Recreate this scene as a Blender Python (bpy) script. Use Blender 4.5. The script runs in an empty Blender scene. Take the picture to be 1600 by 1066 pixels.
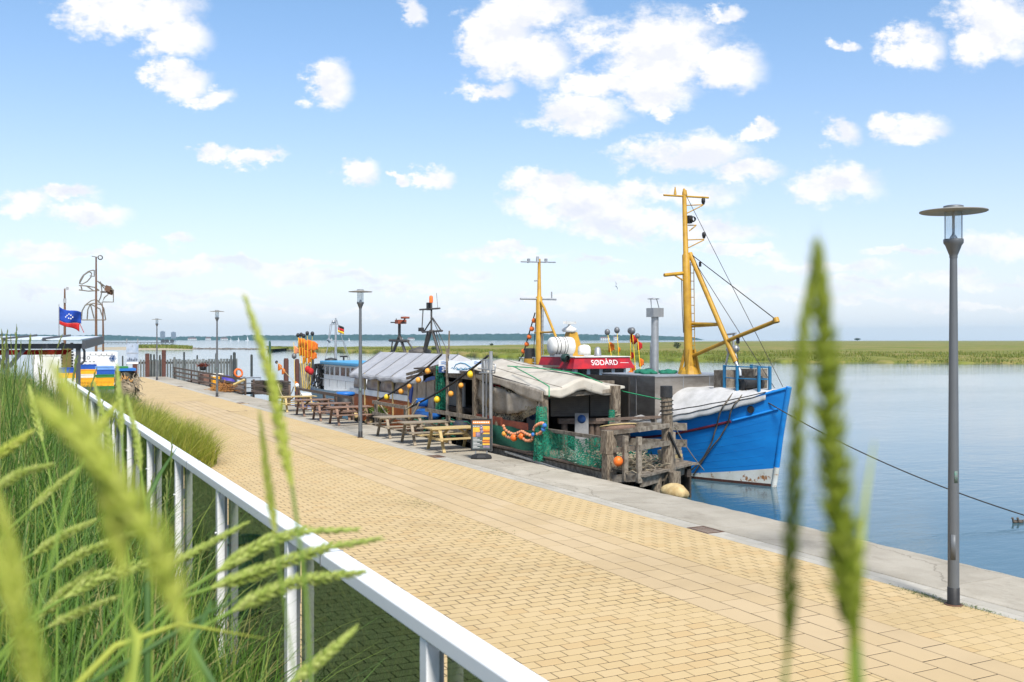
import bpy, math, random
import numpy as np
from mathutils import Vector, Matrix

# ------------------------------------------------------------------ camera, sky, sun, exposure
SC = bpy.context.scene
COL = SC.collection
R = math.radians
EYE = 3.6                       # the camera stands on the dune, 3.6 m above the promenade
FPX, HY = 1556.0, 530.0         # 35 mm lens on a 1600 px wide frame; row of the horizon
TH = math.atan(790 / FPX)       # heading: the quay runs along +Y, the water lies at +X
WATER = -0.8

cam = bpy.data.objects.new('camera', bpy.data.cameras.new('camera'))
COL.objects.link(cam)
cam.location = (0, 0, EYE)
cam.rotation_euler = (R(90), 0, -TH)
cam.data.lens, cam.data.sensor_width = 35, 36
cam.data.shift_y = -(533 - HY) / 1600
cam.data.clip_start, cam.data.clip_end = 0.05, 60000
cam.data.dof.use_dof = True
cam.data.dof.focus_distance = 26
cam.data.dof.aperture_fstop = 8.0
SC.camera = cam

SC.view_settings.view_transform = 'Standard'
SC.view_settings.look = 'None'
SC.view_settings.gamma = 1
SC.view_settings.use_curve_mapping = False
SC.view_settings.exposure = 0.98
try:
    SC.cycles.max_bounces = 6; SC.cycles.transparent_max_bounces = 16
    SC.cycles.volume_bounces = 0; SC.cycles.caustics_reflective = False; SC.cycles.caustics_refractive = False
    SC.cycles.use_denoising = True
except Exception:
    pass

SUN_EL, SUN_AZ = 50.0, (-0.20, -0.98)      # sun high behind the camera, over the water side
sv = Vector((SUN_AZ[0], SUN_AZ[1], 0)).normalized() * math.cos(R(SUN_EL)) + Vector((0, 0, math.sin(R(SUN_EL))))
sun = bpy.data.objects.new('sun', bpy.data.lights.new('sun', 'SUN'))
COL.objects.link(sun)
sun.data.energy = 2.9
sun.data.angle = R(11)
sun.data.color = (1.0, 0.95, 0.87)
sun.rotation_euler = (-sv).to_track_quat('-Z', 'Y').to_euler()

class NT:
    """tiny helper round a node tree"""
    def __init__(s, tree): s.t = tree; tree.nodes.clear()
    def n(s, typ, ins=(), **kw):
        nd = s.t.nodes.new(typ)
        for k, v in kw.items(): setattr(nd, k, v)
        for i, v in (ins.items() if isinstance(ins, dict) else enumerate(ins)):
            if v is None: continue
            sk = nd.inputs[i]
            if isinstance(v, bpy.types.NodeSocket): s.t.links.new(v, sk)
            elif isinstance(v, bpy.types.Node): s.t.links.new(v.outputs[0], sk)
            else: sk.default_value = v
        return nd
    def m(s, op, *a, clamp=False): return s.n('ShaderNodeMath', a, operation=op, use_clamp=clamp).outputs[0]
    def v(s, op, *a):
        nd = s.n('ShaderNodeVectorMath', a, operation=op)
        return nd.outputs[1] if op in ('LENGTH', 'DOT_PRODUCT', 'DISTANCE') else nd.outputs[0]
    def mix(s, f, a, b, blend='MIX'):
        nd = s.n('ShaderNodeMix', data_type='RGBA', blend_type=blend)
        for i, x in ((0, f), (6, a), (7, b)):
            if isinstance(x, bpy.types.NodeSocket): s.t.links.new(x, nd.inputs[i])
            elif i == 0: nd.inputs[0].default_value = x
            else: nd.inputs[i].default_value = (*x[:3], 1)
        return nd.outputs[2]
    def step(s, x, a, b):
        nd = s.n('ShaderNodeMapRange', (x, a, b, 0.0, 1.0), interpolation_type='SMOOTHSTEP'); return nd.outputs[0]

world = bpy.data.worlds.new('World'); SC.world = world; world.use_nodes = True
def build_world():
    W = NT(world.node_tree)
    STR = 0.085
    sky = W.n('ShaderNodeTexSky', sky_type='NISHITA', sun_disc=False, sun_elevation=R(SUN_EL),
              sun_rotation=math.atan2(SUN_AZ[0], SUN_AZ[1]), altitude=0, air_density=1.0, dust_density=0.6, ozone_density=2.0)
    d = W.n('ShaderNodeTexCoord').outputs['Generated']
    d = W.v('NORMALIZE', d)
    sp = W.n('ShaderNodeSeparateXYZ', (d,))
    x, y, z = sp.outputs
    # sky coordinates round the heading of the quay: across, up
    s_, c_ = math.sin(TH), math.cos(TH)
    fw = W.m('ADD', W.m('MULTIPLY', x, s_), W.m('MULTIPLY', y, c_))
    rt = W.m('SUBTRACT', W.m('MULTIPLY', x, c_), W.m('MULTIPLY', y, s_))
    fwc = W.m('MAXIMUM', fw, 0.05)
    u, v = W.m('DIVIDE', rt, fwc), W.m('DIVIDE', z, fwc)
    p0 = W.n('ShaderNodeCombineXYZ', (u, v, 0.0)).outputs[0]
    # billows: fine noise warps the cloud outlines
    pn = W.v('MULTIPLY', p0, (1.0, 1.5, 1.0))
    nz = W.n('ShaderNodeTexNoise', {0: pn, 'Scale': 15.0, 'Detail': 9.0, 'Roughness': 0.64, 'Lacunarity': 2.1}, noise_dimensions='3D')
    nz2 = W.n('ShaderNodeTexNoise', {0: W.v('ADD', pn, (0.008, 0.026, 0.0)), 'Scale': 15.0, 'Detail': 6.0, 'Roughness': 0.6, 'Lacunarity': 2.1})
    wp = W.v('MULTIPLY', W.v('SUBTRACT', nz.outputs['Color'], (0.5, 0.5, 0.5)), (0.085, 0.06, 0.0))
    p = W.v('ADD', p0, wp)
    clouds = [(215,18,115,46),(275,55,60,36),(285,122,48,28),(330,150,34,22),(515,138,40,40),(400,240,52,13),(330,232,40,13),(560,267,38,20),(685,272,30,20),
        (635,273,16,9),(640,22,24,30),(780,60,62,78),(830,15,95,42),(1010,75,150,66),(1135,105,66,44),(905,182,84,27),(762,140,44,22),(950,135,70,30),
        (1040,175,18,15),(1070,240,105,30),(1170,270,60,22),(1195,202,24,15),(1310,210,38,26),(1430,203,58,28),(1305,292,84,34),(1435,75,46,34),
        (1550,40,84,62),(1320,76,32,11),(1140,18,34,14),(900,315,125,36),(1050,300,110,26),(1105,365,120,22),(960,345,80,24),(36,315,48,20),
        (140,335,70,24),(60,395,70,17),(220,390,26,13),(275,365,28,15),(330,415,160,15),(470,430,70,11),(790,397,110,11),(925,408,60,9),
        (735,430,42,11),(1290,412,120,13),(1570,388,70,24),(1340,438,100,10),(1420,385,60,9),(30,432,70,14),(205,442,70,11),(560,440,90,8),(1480,430,90,9),(860,290,70,22),(990,345,150,22),(1010,140,90,34),(840,100,60,50),(100,300,60,14),(380,408,120,10),(120,405,80,10),(640,455,120,7),(300,460,160,8),(1000,440,130,8),(1250,455,150,8),(1150,395,90,9),(1560,440,80,10),(900,470,200,7),(460,410,90,8),(60,460,90,7),(230,478,130,6),(480,482,150,6),(720,490,160,5),(1330,470,160,7),(1520,480,120,7),(1050,465,110,6)]
    dm = None
    for cx, cy, rx, ry in clouds:
        q = W.v('SUBTRACT', p, ((cx - 800) / FPX, (HY - cy) / FPX, 0.0))
        q = W.v('MULTIPLY', q, (FPX / rx, FPX / ry, 0.0))
        l = W.v('LENGTH', q)
        dm = l if dm is None else W.m('MINIMUM', dm, l)
    dens = W.m('SUBTRACT', 1.0, dm)
    # the rest of the sky carries the same kind of broken cloud
    pl = W.v('DIVIDE', W.n('ShaderNodeCombineXYZ', (x, y, 0.0)).outputs[0], W.n('ShaderNodeCombineXYZ', (W.m('ADD', W.m('ABSOLUTE', z), 0.12),) * 3).outputs[0])
    ng = W.n('ShaderNodeTexNoise', {0: pl, 'Scale': 1.3, 'Detail': 7.0, 'Roughness': 0.55})
    gen = W.m('MULTIPLY', W.m('SUBTRACT', ng.outputs[0], 0.53), 5.0)
    out = W.m('MAXIMUM', W.step(W.m('ABSOLUTE', u), 0.52, 0.75), W.m('MAXIMUM', W.step(v, 0.35, 0.5), W.step(fw, 0.3, 0.05)))
    gen = W.m('SUBTRACT', gen, W.m('MULTIPLY', W.m('SUBTRACT', 1.0, out), 6.0))
    dens = W.m('MAXIMUM', W.m('MAXIMUM', dens, -3.0), gen)
    dens = W.m('ADD', dens, W.m('MULTIPLY', W.m('SUBTRACT', nz.outputs[0], 0.5), 2.3))
    mask = W.step(dens, -0.16, 0.55)
    el = W.m('MAXIMUM', z, 0.0)
    mask = W.m('MULTIPLY', mask, W.m('ADD', 0.66, W.m('MULTIPLY', W.step(el, 0.03, 0.15), 0.34)))
    relief = W.m('ADD', 0.5, W.m('MULTIPLY', W.m('SUBTRACT', nz.outputs[0], nz2.outputs[0]), 4.5), clamp=True)
    thick = W.step(dens, 0.1, 1.0)
    lit = W.m('ADD', W.m('MULTIPLY', relief, 0.75), W.m('SUBTRACT', 0.44, W.m('MULTIPLY', thick, W.m('SUBTRACT', 0.30, W.m('MULTIPLY', W.step(el, 0.08, 0.24), 0.20)))), clamp=True)
    ccol = W.mix(lit, (4.7, 5.0, 5.8), (6.7, 6.6, 6.55))
    # clear air: deep blue overhead, paling to a milky horizon
    haze = W.m('POWER', 2.718, W.m('MULTIPLY', el, -9.0))
    tint = W.mix(W.step(el, 0.04, 0.36), (1.08, 0.97, 1.05), (0.90, 1.06, 1.14))
    base = W.mix(1.0, sky.outputs[0], tint, 'MULTIPLY')
    base = W.mix(W.m('MULTIPLY', haze, 0.78), base, (4.75, 5.6, 6.6))
    colr = W.mix(mask, base, ccol)
    bg = W.n('ShaderNodeBackground', (colr, STR))
    W.n('ShaderNodeOutputWorld', (bg,))
build_world()

# ------------------------------------------------------------------ helpers
RNG = random.Random(7)
NP = np.random.default_rng(11)
def ray(px):
    a = (px - 800) / FPX
    return math.sin(TH) + a * math.cos(TH), math.cos(TH) - a * math.sin(TH)
def _pt(px, py, D):
    dx, dy = ray(px); return Vector((dx * D, dy * D, EYE - D * (py - HY) / FPX))
def pz(px, py, z=0.0): return _pt(px, py, (EYE - z) * FPX / (py - HY))     # the point of the place at height z
def pX(px, py, X): return _pt(px, py, X / ray(px)[0])                      # ... in the plane at distance X from the dune line
def pY(px, py, Y): return _pt(px, py, Y / ray(px)[1])                      # ... in the cross plane Y
def pD(px, py, D): return _pt(px, py, D)

def tag(o, label=None, cat=None, group=None, kind=None):
    if label: o['label'] = label
    if cat: o['category'] = cat
    if group: o['group'] = group
    if kind: o['kind'] = kind
    return o
def thing(name, label, cat, loc=(0, 0, 0), rz=0, group=None):
    o = bpy.data.objects.new(name, None); COL.objects.link(o)
    o.empty_display_size = 0.2
    o.location = loc; o.rotation_euler = (0, 0, rz)
    return tag(o, label, cat, group)
def root_loc(o):
    while o.parent: o = o.parent
    return Vector(o.location)
def copy_tree(o, parent=None):
    c = o.copy(); COL.objects.link(c); c.parent = parent
    for ch in o.children: copy_tree(ch, c)
    return c

class MB:
    """collects shapes (world or local coordinates) into one mesh"""
    def __init__(s): s.v, s.f, s.sm = [], [], []
    def add(s, vs, fs, smooth=False):
        b = len(s.v); s.v += [tuple(p) for p in vs]; s.f += [tuple(i + b for i in f) for f in fs]; s.sm += [smooth] * len(fs); return s
    BF = [(0, 3, 2, 1), (4, 5, 6, 7), (0, 1, 5, 4), (1, 2, 6, 5), (2, 3, 7, 6), (3, 0, 4, 7)]
    def box(s, x0, x1, y0, y1, z0, z1):
        return s.add([(x0, y0, z0), (x1, y0, z0), (x1, y1, z0), (x0, y1, z0), (x0, y0, z1), (x1, y0, z1), (x1, y1, z1), (x0, y1, z1)], MB.BF)
    def cbox(s, c, sx, sy, sz, M=None):
        M = M or Matrix.Identity(3); c = Vector(c)
        k = [(-1, -1, -1), (1, -1, -1), (1, 1, -1), (-1, 1, -1), (-1, -1, 1), (1, -1, 1), (1, 1, 1), (-1, 1, 1)]
        return s.add([c + M @ Vector((a * sx / 2, b * sy / 2, d * sz / 2)) for a, b, d in k], MB.BF)
    def bar(s, p, q, w, h=None, up=(0, 0, 1)):
        p, q = Vector(p), Vector(q); h = h or w; d = (q - p); L = d.length
        if L < 1e-6: return s
        d.normalize(); up = Vector(up)
        if abs(d.dot(up)) > 0.97: up = Vector((0, 1, 0)) if abs(d.y) < 0.9 else Vector((1, 0, 0))
        a = d.cross(up).normalized(); b = a.cross(d).normalized()
        M = Matrix((a, d, b)).transposed()
        return s.cbox((p + q) / 2, w, L, h, M)
    def tube(s, pts, r, n=8, cap=True, smooth=True):
        pts = [Vector(p) for p in pts]; m = len(pts)
        rs = r if isinstance(r, (list, tuple)) else [r] * m
        vs, a = [], None
        for i, p in enumerate(pts):
            d = (pts[min(i + 1, m - 1)] - pts[max(i - 1, 0)]).normalized()
            if a is None:
                a = d.cross(Vector((0, 0, 1)))
                if a.length < 0.05: a = d.cross(Vector((1, 0, 0)))
            a = (a - d * a.dot(d)).normalized(); b = d.cross(a)
            for k in range(n):
                t = 2 * math.pi * k / n
                vs.append(p + (a * math.cos(t) + b * math.sin(t)) * rs[i])
        fs = [(i * n + k, i * n + (k + 1) % n, (i + 1) * n + (k + 1) % n, (i + 1) * n + k) for i in range(m - 1) for k in range(n)]
        s.add(vs, fs, smooth)
        if cap:
            s.add(vs[:n], [tuple(range(n))[::-1]]); s.add(vs[-n:], [tuple(range(n))])
        return s
    def lathe(s, prof, c=(0, 0, 0), n=16, M=None, smooth=True):
        c = Vector(c); M = M or Matrix.Identity(3); vs = []
        for r, z in prof:
            for k in range(n):
                t = 2 * math.pi * k / n; vs.append(c + M @ Vector((r * math.cos(t), r * math.sin(t), z)))
        fs = [(i * n + k, i * n + (k + 1) % n, (i + 1) * n + (k + 1) % n, (i + 1) * n + k) for i in range(len(prof) - 1) for k in range(n)]
        return s.add(vs, fs, smooth)
    def ball(s, c, r, n=10, m=6, sc=(1, 1, 1), M=None):
        prof = [(max(1e-4, math.sin(math.pi * i / m)) * r, -math.cos(math.pi * i / m) * r) for i in range(m + 1)]
        b = len(s.v); s.lathe(prof, (0, 0, 0), n, Matrix.Diagonal(sc) if M is None else M @ Matrix.Diagonal(sc))
        for i in range(b, len(s.v)): s.v[i] = tuple(Vector(s.v[i]) + Vector(c))
        return s
    def grid(s, fn, nu, nv, smooth=True):
        vs = [fn(i / nu, j / nv) for j in range(nv + 1) for i in range(nu + 1)]; w = nu + 1
        return s.add(vs, [(j * w + i, j * w + i + 1, (j + 1) * w + i + 1, (j + 1) * w + i) for j in range(nv) for i in range(nu)], smooth)
    def poly(s, pts, d):
        """a flat outline given thickness d (a vector)"""
        pts = [Vector(p) for p in pts]; d = Vector(d); n = len(pts)
        return s.add(pts + [p + d for p in pts], [tuple(range(n))[::-1], tuple(range(n, 2 * n))] + [(i, (i + 1) % n, (i + 1) % n + n, i + n) for i in range(n)])
    def build(s, name, mat, parent=None, label=None, cat=None, group=None, kind=None, bevel=0, solid=0, origin=None):
        me = bpy.data.meshes.new(name)
        V = np.array(s.v, dtype=float).reshape(-1, 3)
        if parent is not None: o0 = np.array(root_loc(parent))
        elif origin is not None: o0 = np.array(origin, dtype=float)
        elif kind in ('structure',): o0 = np.zeros(3)
        else: lo, hi = V.min(0), V.max(0); o0 = np.array([(lo[0] + hi[0]) / 2, (lo[1] + hi[1]) / 2, lo[2]])
        me.from_pydata((V - o0).tolist(), [], s.f); me.update()
        if any(s.sm): me.polygons.foreach_set('use_smooth', s.sm)
        if mat is not None: me.materials.append(mat)
        o = bpy.data.objects.new(name, me); COL.objects.link(o)
        if parent is not None: o.parent = parent
        else: o.location = o0
        if solid:
            k = o.modifiers.new('t', 'SOLIDIFY'); k.thickness = solid; k.offset = 0
        if bevel:
            k = o.modifiers.new('b', 'BEVEL'); k.width = bevel; k.segments = 2; k.limit_method = 'ANGLE'
        return tag(o, label, cat, group, kind)

def fast_mesh(name, V, Fq, mat, kind=None, parent=None, label=None, cat=None, smooth=False):
    """numpy quads -> one object"""
    me = bpy.data.meshes.new(name); n = len(Fq)
    me.vertices.add(len(V)); me.vertices.foreach_set('co', V.astype(np.float32).ravel())
    me.loops.add(n * 4); me.loops.foreach_set('vertex_index', Fq.astype(np.int32).ravel())
    me.polygons.add(n); me.polygons.foreach_set('loop_start', np.arange(0, n * 4, 4, dtype=np.int32))
    me.polygons.foreach_set('use_smooth', np.full(n, smooth, dtype=bool))
    me.update(calc_edges=True)
    me.materials.append(mat)
    o = bpy.data.objects.new(name, me); COL.objects.link(o)
    if parent is not None: o.parent = parent
    return tag(o, label, cat, None, kind)

MATS = {}
def mat(name, c1, c2=None, rough=0.7, metal=0.0, scale=6.0, stretch=(1, 1, 1), bump=0.0, bscale=None, wear=None, island=0.0, obj=0.0, spec=0.4, contrast=(0.3, 0.7), trans=0.0):
    """principled material with noise colour, optional worn patches, optional piece-to-piece variation"""
    if name in MATS: return MATS[name]
    m = bpy.data.materials.new(name); m.use_nodes = True; T = NT(m.node_tree); MATS[name] = m
    tc = T.n('ShaderNodeTexCoord')
    co = T.v('MULTIPLY', tc.outputs['Object'], tuple(stretch))
    if island or obj:
        rnd = T.n('ShaderNodeNewGeometry').outputs['Random Per Island'] if island else T.n('ShaderNodeObjectInfo').outputs['Random']
        co = T.v('ADD', co, T.n('ShaderNodeCombineXYZ', (T.m('MULTIPLY', rnd, 37.0), T.m('MULTIPLY', rnd, 91.0), 0.0)).outputs[0])
    nz = T.n('ShaderNodeTexNoise', {0: co, 'Scale': scale, 'Detail': 6.0, 'Roughness': 0.6})
    c2 = c2 or tuple(k * 0.8 for k in c1)
    col = T.mix(T.step(nz.outputs[0], *contrast), c1, c2)
    if island or obj:
        k = T.m('ADD', 1.0 - (island or obj), T.m('MULTIPLY', rnd, 2 * (island or obj)))
        g = T.n('ShaderNodeCombineXYZ', (k, k, k)).outputs[0]
        col = T.mix(1.0, col, g, 'MULTIPLY')
    rg = rough
    if wear:
        wc, a, ws = wear
        nw = T.n('ShaderNodeTexNoise', {0: co, 'Scale': ws, 'Detail': 8.0, 'Roughness': 0.7})
        f = T.step(nw.outputs[0], a, a + 0.06)
        col = T.mix(f, col, wc)
    b = T.n('ShaderNodeBsdfPrincipled', {'Base Color': col, 'Roughness': rg, 'Metallic': metal, 'Specular IOR Level': spec})
    if bump:
        nb = T.n('ShaderNodeTexNoise', {0: co, 'Scale': bscale or scale * 4, 'Detail': 5.0})
        bp = T.n('ShaderNodeBump', {'Strength': bump, 'Distance': 0.02, 'Height': nb.outputs[0]})
        T.t.links.new(bp.outputs[0], b.inputs['Normal'])
    sh = b.outputs[0]
    if trans:
        tl = T.n('ShaderNodeBsdfTranslucent', {'Color': col})
        sh = T.n('ShaderNodeMixShader', (trans, sh, tl.outputs[0])).outputs[0]
    T.n('ShaderNodeOutputMaterial', (sh,))
    return m

# ------------------------------------------------------------------ water, air and far land
def water_mat():
    m = bpy.data.materials.new('harbour_water'); m.use_nodes = True; T = NT(m.node_tree)
    co = T.n('ShaderNodeTexCoord').outputs['Object']
    n1 = T.n('ShaderNodeTexNoise', {0: T.v('MULTIPLY', co, (0.7, 1.5, 1)), 'Scale': 1.6, 'Detail': 5.0, 'Roughness': 0.6})
    n2 = T.n('ShaderNodeTexNoise', {0: T.v('MULTIPLY', co, (0.4, 0.7, 1)), 'Scale': 0.35, 'Detail': 3.0})
    n3 = T.n('ShaderNodeTexNoise', {0: T.v('MULTIPLY', co, (0.5, 1, 1)), 'Scale': 0.05, 'Detail': 3.0})
    calm = T.m('ADD', 0.35, T.m('MULTIPLY', T.step(n3.outputs[0], 0.35, 0.65), 0.65))
    h = T.m('ADD', T.m('MULTIPLY', n1.outputs[0], T.m('MULTIPLY', calm, 0.065)), T.m('MULTIPLY', n2.outputs[0], 0.10))
    bp = T.n('ShaderNodeBump', {'Strength': 0.27, 'Distance': 1.0, 'Height': h})
    b = T.n('ShaderNodeBsdfPrincipled', {'Base Color': (0.045, 0.105, 0.135, 1), 'Roughness': 0.06, 'IOR': 1.333, 'Normal': bp.outputs[0]})
    T.n('ShaderNodeOutputMaterial', (b,)); return m
wm = MB()
wm.add([(12.5, -150, WATER), (5300, -150, WATER), (5300, 5300, WATER), (12.5, 5300, WATER)], [(0, 1, 2, 3)])
wm.add([(-2600, 108, WATER), (12.5, 108, WATER), (12.5, 5300, WATER), (-2600, 5300, WATER)], [(0, 1, 2, 3)])
wm.build('water', water_mat(), kind='structure')

def air():
    m = bpy.data.materials.new('sea_air'); m.use_nodes = True; T = NT(m.node_tree)
    vol = T.n('ShaderNodeVolumePrincipled', {'Color': (0.52, 0.81, 1.0, 1), 'Density': 0.00008, 'Anisotropy': 0.2})
    o = T.n('ShaderNodeOutputMaterial'); T.t.links.new(vol.outputs[0], o.inputs['Volume'])
    MB().box(-2700, 5400, -250, 5400, WATER - 1.6, 75).build('haze', m, kind='stuff', label='thin blue sea haze over the whole bay')
air()

def marsh_mat():
    m = bpy.data.materials.new('marsh_grass'); m.use_nodes = True; T = NT(m.node_tree)
    co = T.n('ShaderNodeTexCoord').outputs['Object']
    a = T.n('ShaderNodeTexNoise', {0: T.v('MULTIPLY', co, (0.02, 0.02, 0)), 'Scale': 1.0, 'Detail': 7.0, 'Roughness': 0.65})
    b = T.n('ShaderNodeTexNoise', {0: T.v('MULTIPLY', co, (0.3, 0.3, 0.3)), 'Scale': 1.0, 'Detail': 6.0, 'Roughness': 0.7})
    c = T.mix(T.step(a.outputs[0], 0.38, 0.60), (0.15, 0.18, 0.03), (0.26, 0.21, 0.075))
    c = T.mix(T.step(b.outputs[0], 0.45, 0.62), c, (0.13, 0.15, 0.03))
    s = T.n('ShaderNodeBsdfPrincipled', {'Base Color': c, 'Roughness': 0.9, 'Specular IOR Level': 0.1})
    T.n('ShaderNodeOutputMaterial', (s,)); return m
MARSH = marsh_mat()
near_px = [(418, 546), (450, 548), (480, 549.5), (560, 551.5), (630, 553.5), (700, 556), (770, 558.5), (830, 560.5), (930, 562.5), (1000, 563.5), (1100, 565), (1200, 566), (1300, 566.5), (1450, 567.5), (1600, 568.5), (1900, 570), (2400, 572)]
far_px = [(418, 545.5), (450, 543.3), (480, 542.5), (560, 541.2), (630, 540.8), (700, 540), (770, 539), (830, 538), (930, 536.3), (1000, 535), (1100, 533.4), (1200, 533), (1300, 532.8), (1450, 532.7), (1600, 532.7), (1900, 532.7), (2400, 532.7)]
def interp(tab, t):
    s = t * (len(tab) - 1); i = min(int(s), len(tab) - 2); k = s - i
    return tab[i][0] * (1 - k) + tab[i + 1][0] * k, tab[i][1] * (1 - k) + tab[i + 1][1] * k
def marsh_pt(u, v):
    n, f = interp(near_px, u), interp(far_px, u)
    a, b = pz(n[0], n[1] + 0.9 * math.sin(u * 190) * math.sin(u * 47), WATER), pz(f[0], f[1], 0.3)
    k = v ** 2.2
    p = a.lerp(b, k); p.z = WATER + (0.95 * min(1, v * 9) if v > 0 else -0.3) + (0.22 * math.sin(u * 90 + v * 13) * math.sin(u * 31 - v * 40) if 0 < v < 1 else 0)
    return p
MB().grid(marsh_pt, 160, 40).build('marsh', MARSH, kind='structure')

def grass_mat(name, stops, trans=0.35, rough=0.55):
    m = bpy.data.materials.new(name); m.use_nodes = True; T = NT(m.node_tree)
    r = T.n('ShaderNodeNewGeometry').outputs['Random Per Island']
    cr = T.n('ShaderNodeValToRGB', (r,)); e = cr.color_ramp.elements
    while len(e) < len(stops): e.new(0.5)
    for i, c in enumerate(stops): e[i].position = i / max(1, len(stops) - 1); e[i].color = (*c, 1)
    b = T.n('ShaderNodeBsdfPrincipled', {'Base Color': cr.outputs[0], 'Roughness': rough, 'Specular IOR Level': 0.35})
    tl = T.n('ShaderNodeBsdfTranslucent', {'Color': cr.outputs[0]})
    T.n('ShaderNodeOutputMaterial', (T.n('ShaderNodeMixShader', (trans, b.outputs[0], tl.outputs[0])),)); return m

def blades(base, h, w, bend, K=5, seed=1, az=None):
    g = np.random.default_rng(seed); n = len(base)
    phi = g.uniform(0, 2 * np.pi, n) if az is None else az
    t = np.linspace(0, 1, K + 1)[None, :]
    hor = (h * bend)[:, None] * t ** 2
    ver = h[:, None] * (t - 0.38 * np.minimum(bend, 1.2)[:, None] * t ** 2.2)
    cx = base[:, 0:1] + np.cos(phi)[:, None] * hor; cy = base[:, 1:2] + np.sin(phi)[:, None] * hor; cz = base[:, 2:3] + ver
    ww = w[:, None] * np.clip(1.06 - t ** 1.6, 0.06, 1) * 0.5
    tw = phi + np.pi / 2 + g.uniform(-0.9, 0.9, n)
    sx, sy = np.cos(tw)[:, None] * ww, np.sin(tw)[:, None] * ww
    L = np.stack([cx - sx, cy - sy, cz], -1); Rr = np.stack([cx + sx, cy + sy, cz], -1)
    V = np.stack([L, Rr], 2).reshape(n, (K + 1) * 2, 3)
    q = np.array([[2 * i, 2 * i + 1, 2 * i + 3, 2 * i + 2] for i in range(K)])
    Fq = (np.arange(n)[:, None, None] * (K + 1) * 2 + q[None]).reshape(-1, 4)
    return V.reshape(-1, 3), Fq

REED = grass_mat('marsh_reed', [(0.13, 0.18, 0.025), (0.19, 0.23, 0.035), (0.26, 0.24, 0.055)], 0.35)
def reeds():
    bs = []
    for i in range(34000):
        u = RNG.random() ** 1.0; n = interp(near_px, u)
        k = RNG.random() ** 1.4 * 34
        p = pz(n[0] + RNG.uniform(-3, 3), n[1] - k * 0.32 * (n[1] - 544) / 22, WATER)
        bs.append((p.x, p.y, WATER + 0.1 + 0.8 * min(1, k / 6)))
    bs = np.array(bs); n = len(bs)
    V, Fq = blades(bs, NP.uniform(0.25, 0.75, n) * (0.55 + 0.9 * np.abs(np.sin(bs[:, 0] * .21) * np.sin(bs[:, 1] * .13 + bs[:, 0] * .05))), NP.uniform(0.08, 0.22, n), NP.uniform(0.05, 0.5, n), K=2, seed=3)
    fast_mesh('marsh_reeds', V, Fq, REED, 'stuff', label='green reeds fringing the water side of the marsh')
reeds()
BUSH = grass_mat('bush_leaf', [(0.02, 0.045, 0.012), (0.04, 0.075, 0.02), (0.06, 0.09, 0.03)], 0.2)
BARK = mat('bark', (0.10, 0.07, 0.045), (0.05, 0.04, 0.03), 0.9, scale=9)
def bush(px, py, wpx, label, hpx):
    p = pz(px, py + 0.6, 0.1); D = p.x * math.sin(TH) + p.y * math.cos(TH); r = wpx * D / FPX / 2; h = hpx * D / FPX
    t = thing('marsh_bush', label, 'bush', p, group='bushes on the marsh')
    k = MB(); k.tube([p, p + Vector((0, 0, h * 0.6))], [0.06 * h, 0.03 * h], 6)
    for i in range(4): k.tube([p + Vector((0, 0, h * 0.3)), p + Vector((RNG.uniform(-r, r) * .6, RNG.uniform(-r, r) * .6, h * 0.7))], [0.03 * h, 0.01 * h], 5)
    k.build('trunk', BARK, t)
    bs = []
    while len(bs) < 420:
        q = Vector((RNG.uniform(-1, 1), RNG.uniform(-1, 1), RNG.uniform(-1, 1)))
        if 0.35 < q.length < 1 + 0.25 * math.sin(q.x * 9 + px) * math.cos(q.y * 8): bs.append((q.x * r, q.y * r, h * 0.55 + q.z * h * 0.42))
    bs = np.array(bs); n = len(bs)
    V, Fq = blades(bs, NP.uniform(0.1, 0.26, n) * r, NP.uniform(0.12, 0.25, n) * r, NP.uniform(0.5, 1.6, n), K=2, seed=int(px))
    fast_mesh('crown', V, Fq, BUSH, None, t)
bush(678, 548, 9, 'small dark bush alone behind the crosstree mast of the grey boat', 7)
bush(843, 540, 10, 'round dark bush behind the aft yellow mast', 6)
bush(1058, 545, 12, 'largest dark green bush beside the foot of the tall yellow mast', 11)
bush(1340, 532, 9, 'flat dark bush on the skyline between the blurred ears and the big lamp', 4)
bush(768, 540, 6, 'tiny dark bush on the far edge of the marsh above the fish sign', 4)

# far shore
HILL = mat('far_forest', (0.020, 0.055, 0.045), (0.04, 0.085, 0.07), 0.95, scale=0.02, spec=0.05)
hill_px = [(-260, 520), (-120, 519), (0, 520), (60, 521), (110, 523), (150, 521), (200, 523), (250, 525), (300, 523.5), (340, 524.5), (385, 521.5), (430, 522.5), (470, 521.5), (560, 521), (620, 521), (700, 520.5), (760, 520), (840, 519.6), (900, 520.4), (960, 521.5), (1010, 522.5), (1060, 524), (1085, 526), (1096, 529)]
def hill_pt(u, v):
    x, y = interp(hill_px, u)
    D = 4300 + 600 * v
    h = max(0.5, (529.4 - y) * 4300 / FPX)
    jag = 1 + 0.13 * math.sin(u * 830 + v * 9) * math.sin(u * 311) + 0.1 * math.sin(u * 1900 + v * 20)
    prof = min(1, v * 3.2) ** 0.6 if v < 0.6 else 1 - (v - 0.6) * 0.8
    p = pD(x + v * 6, HY, D); p.z = WATER - 0.2 + h * prof * (jag if 0 < v else 0)
    return p
MB().grid(hill_pt, 460, 10, smooth=False).build('hills', HILL, kind='structure')
WALLW = mat('far_white_wall', (0.75, 0.74, 0.70), rough=0.8)
WALLG = mat('far_grey_wall', (0.30, 0.33, 0.38), rough=0.8)
ROOFR = mat('far_roof', (0.25, 0.10, 0.07), rough=0.8)
DARKW = mat('far_window', (0.05, 0.06, 0.08), rough=0.2)
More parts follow.
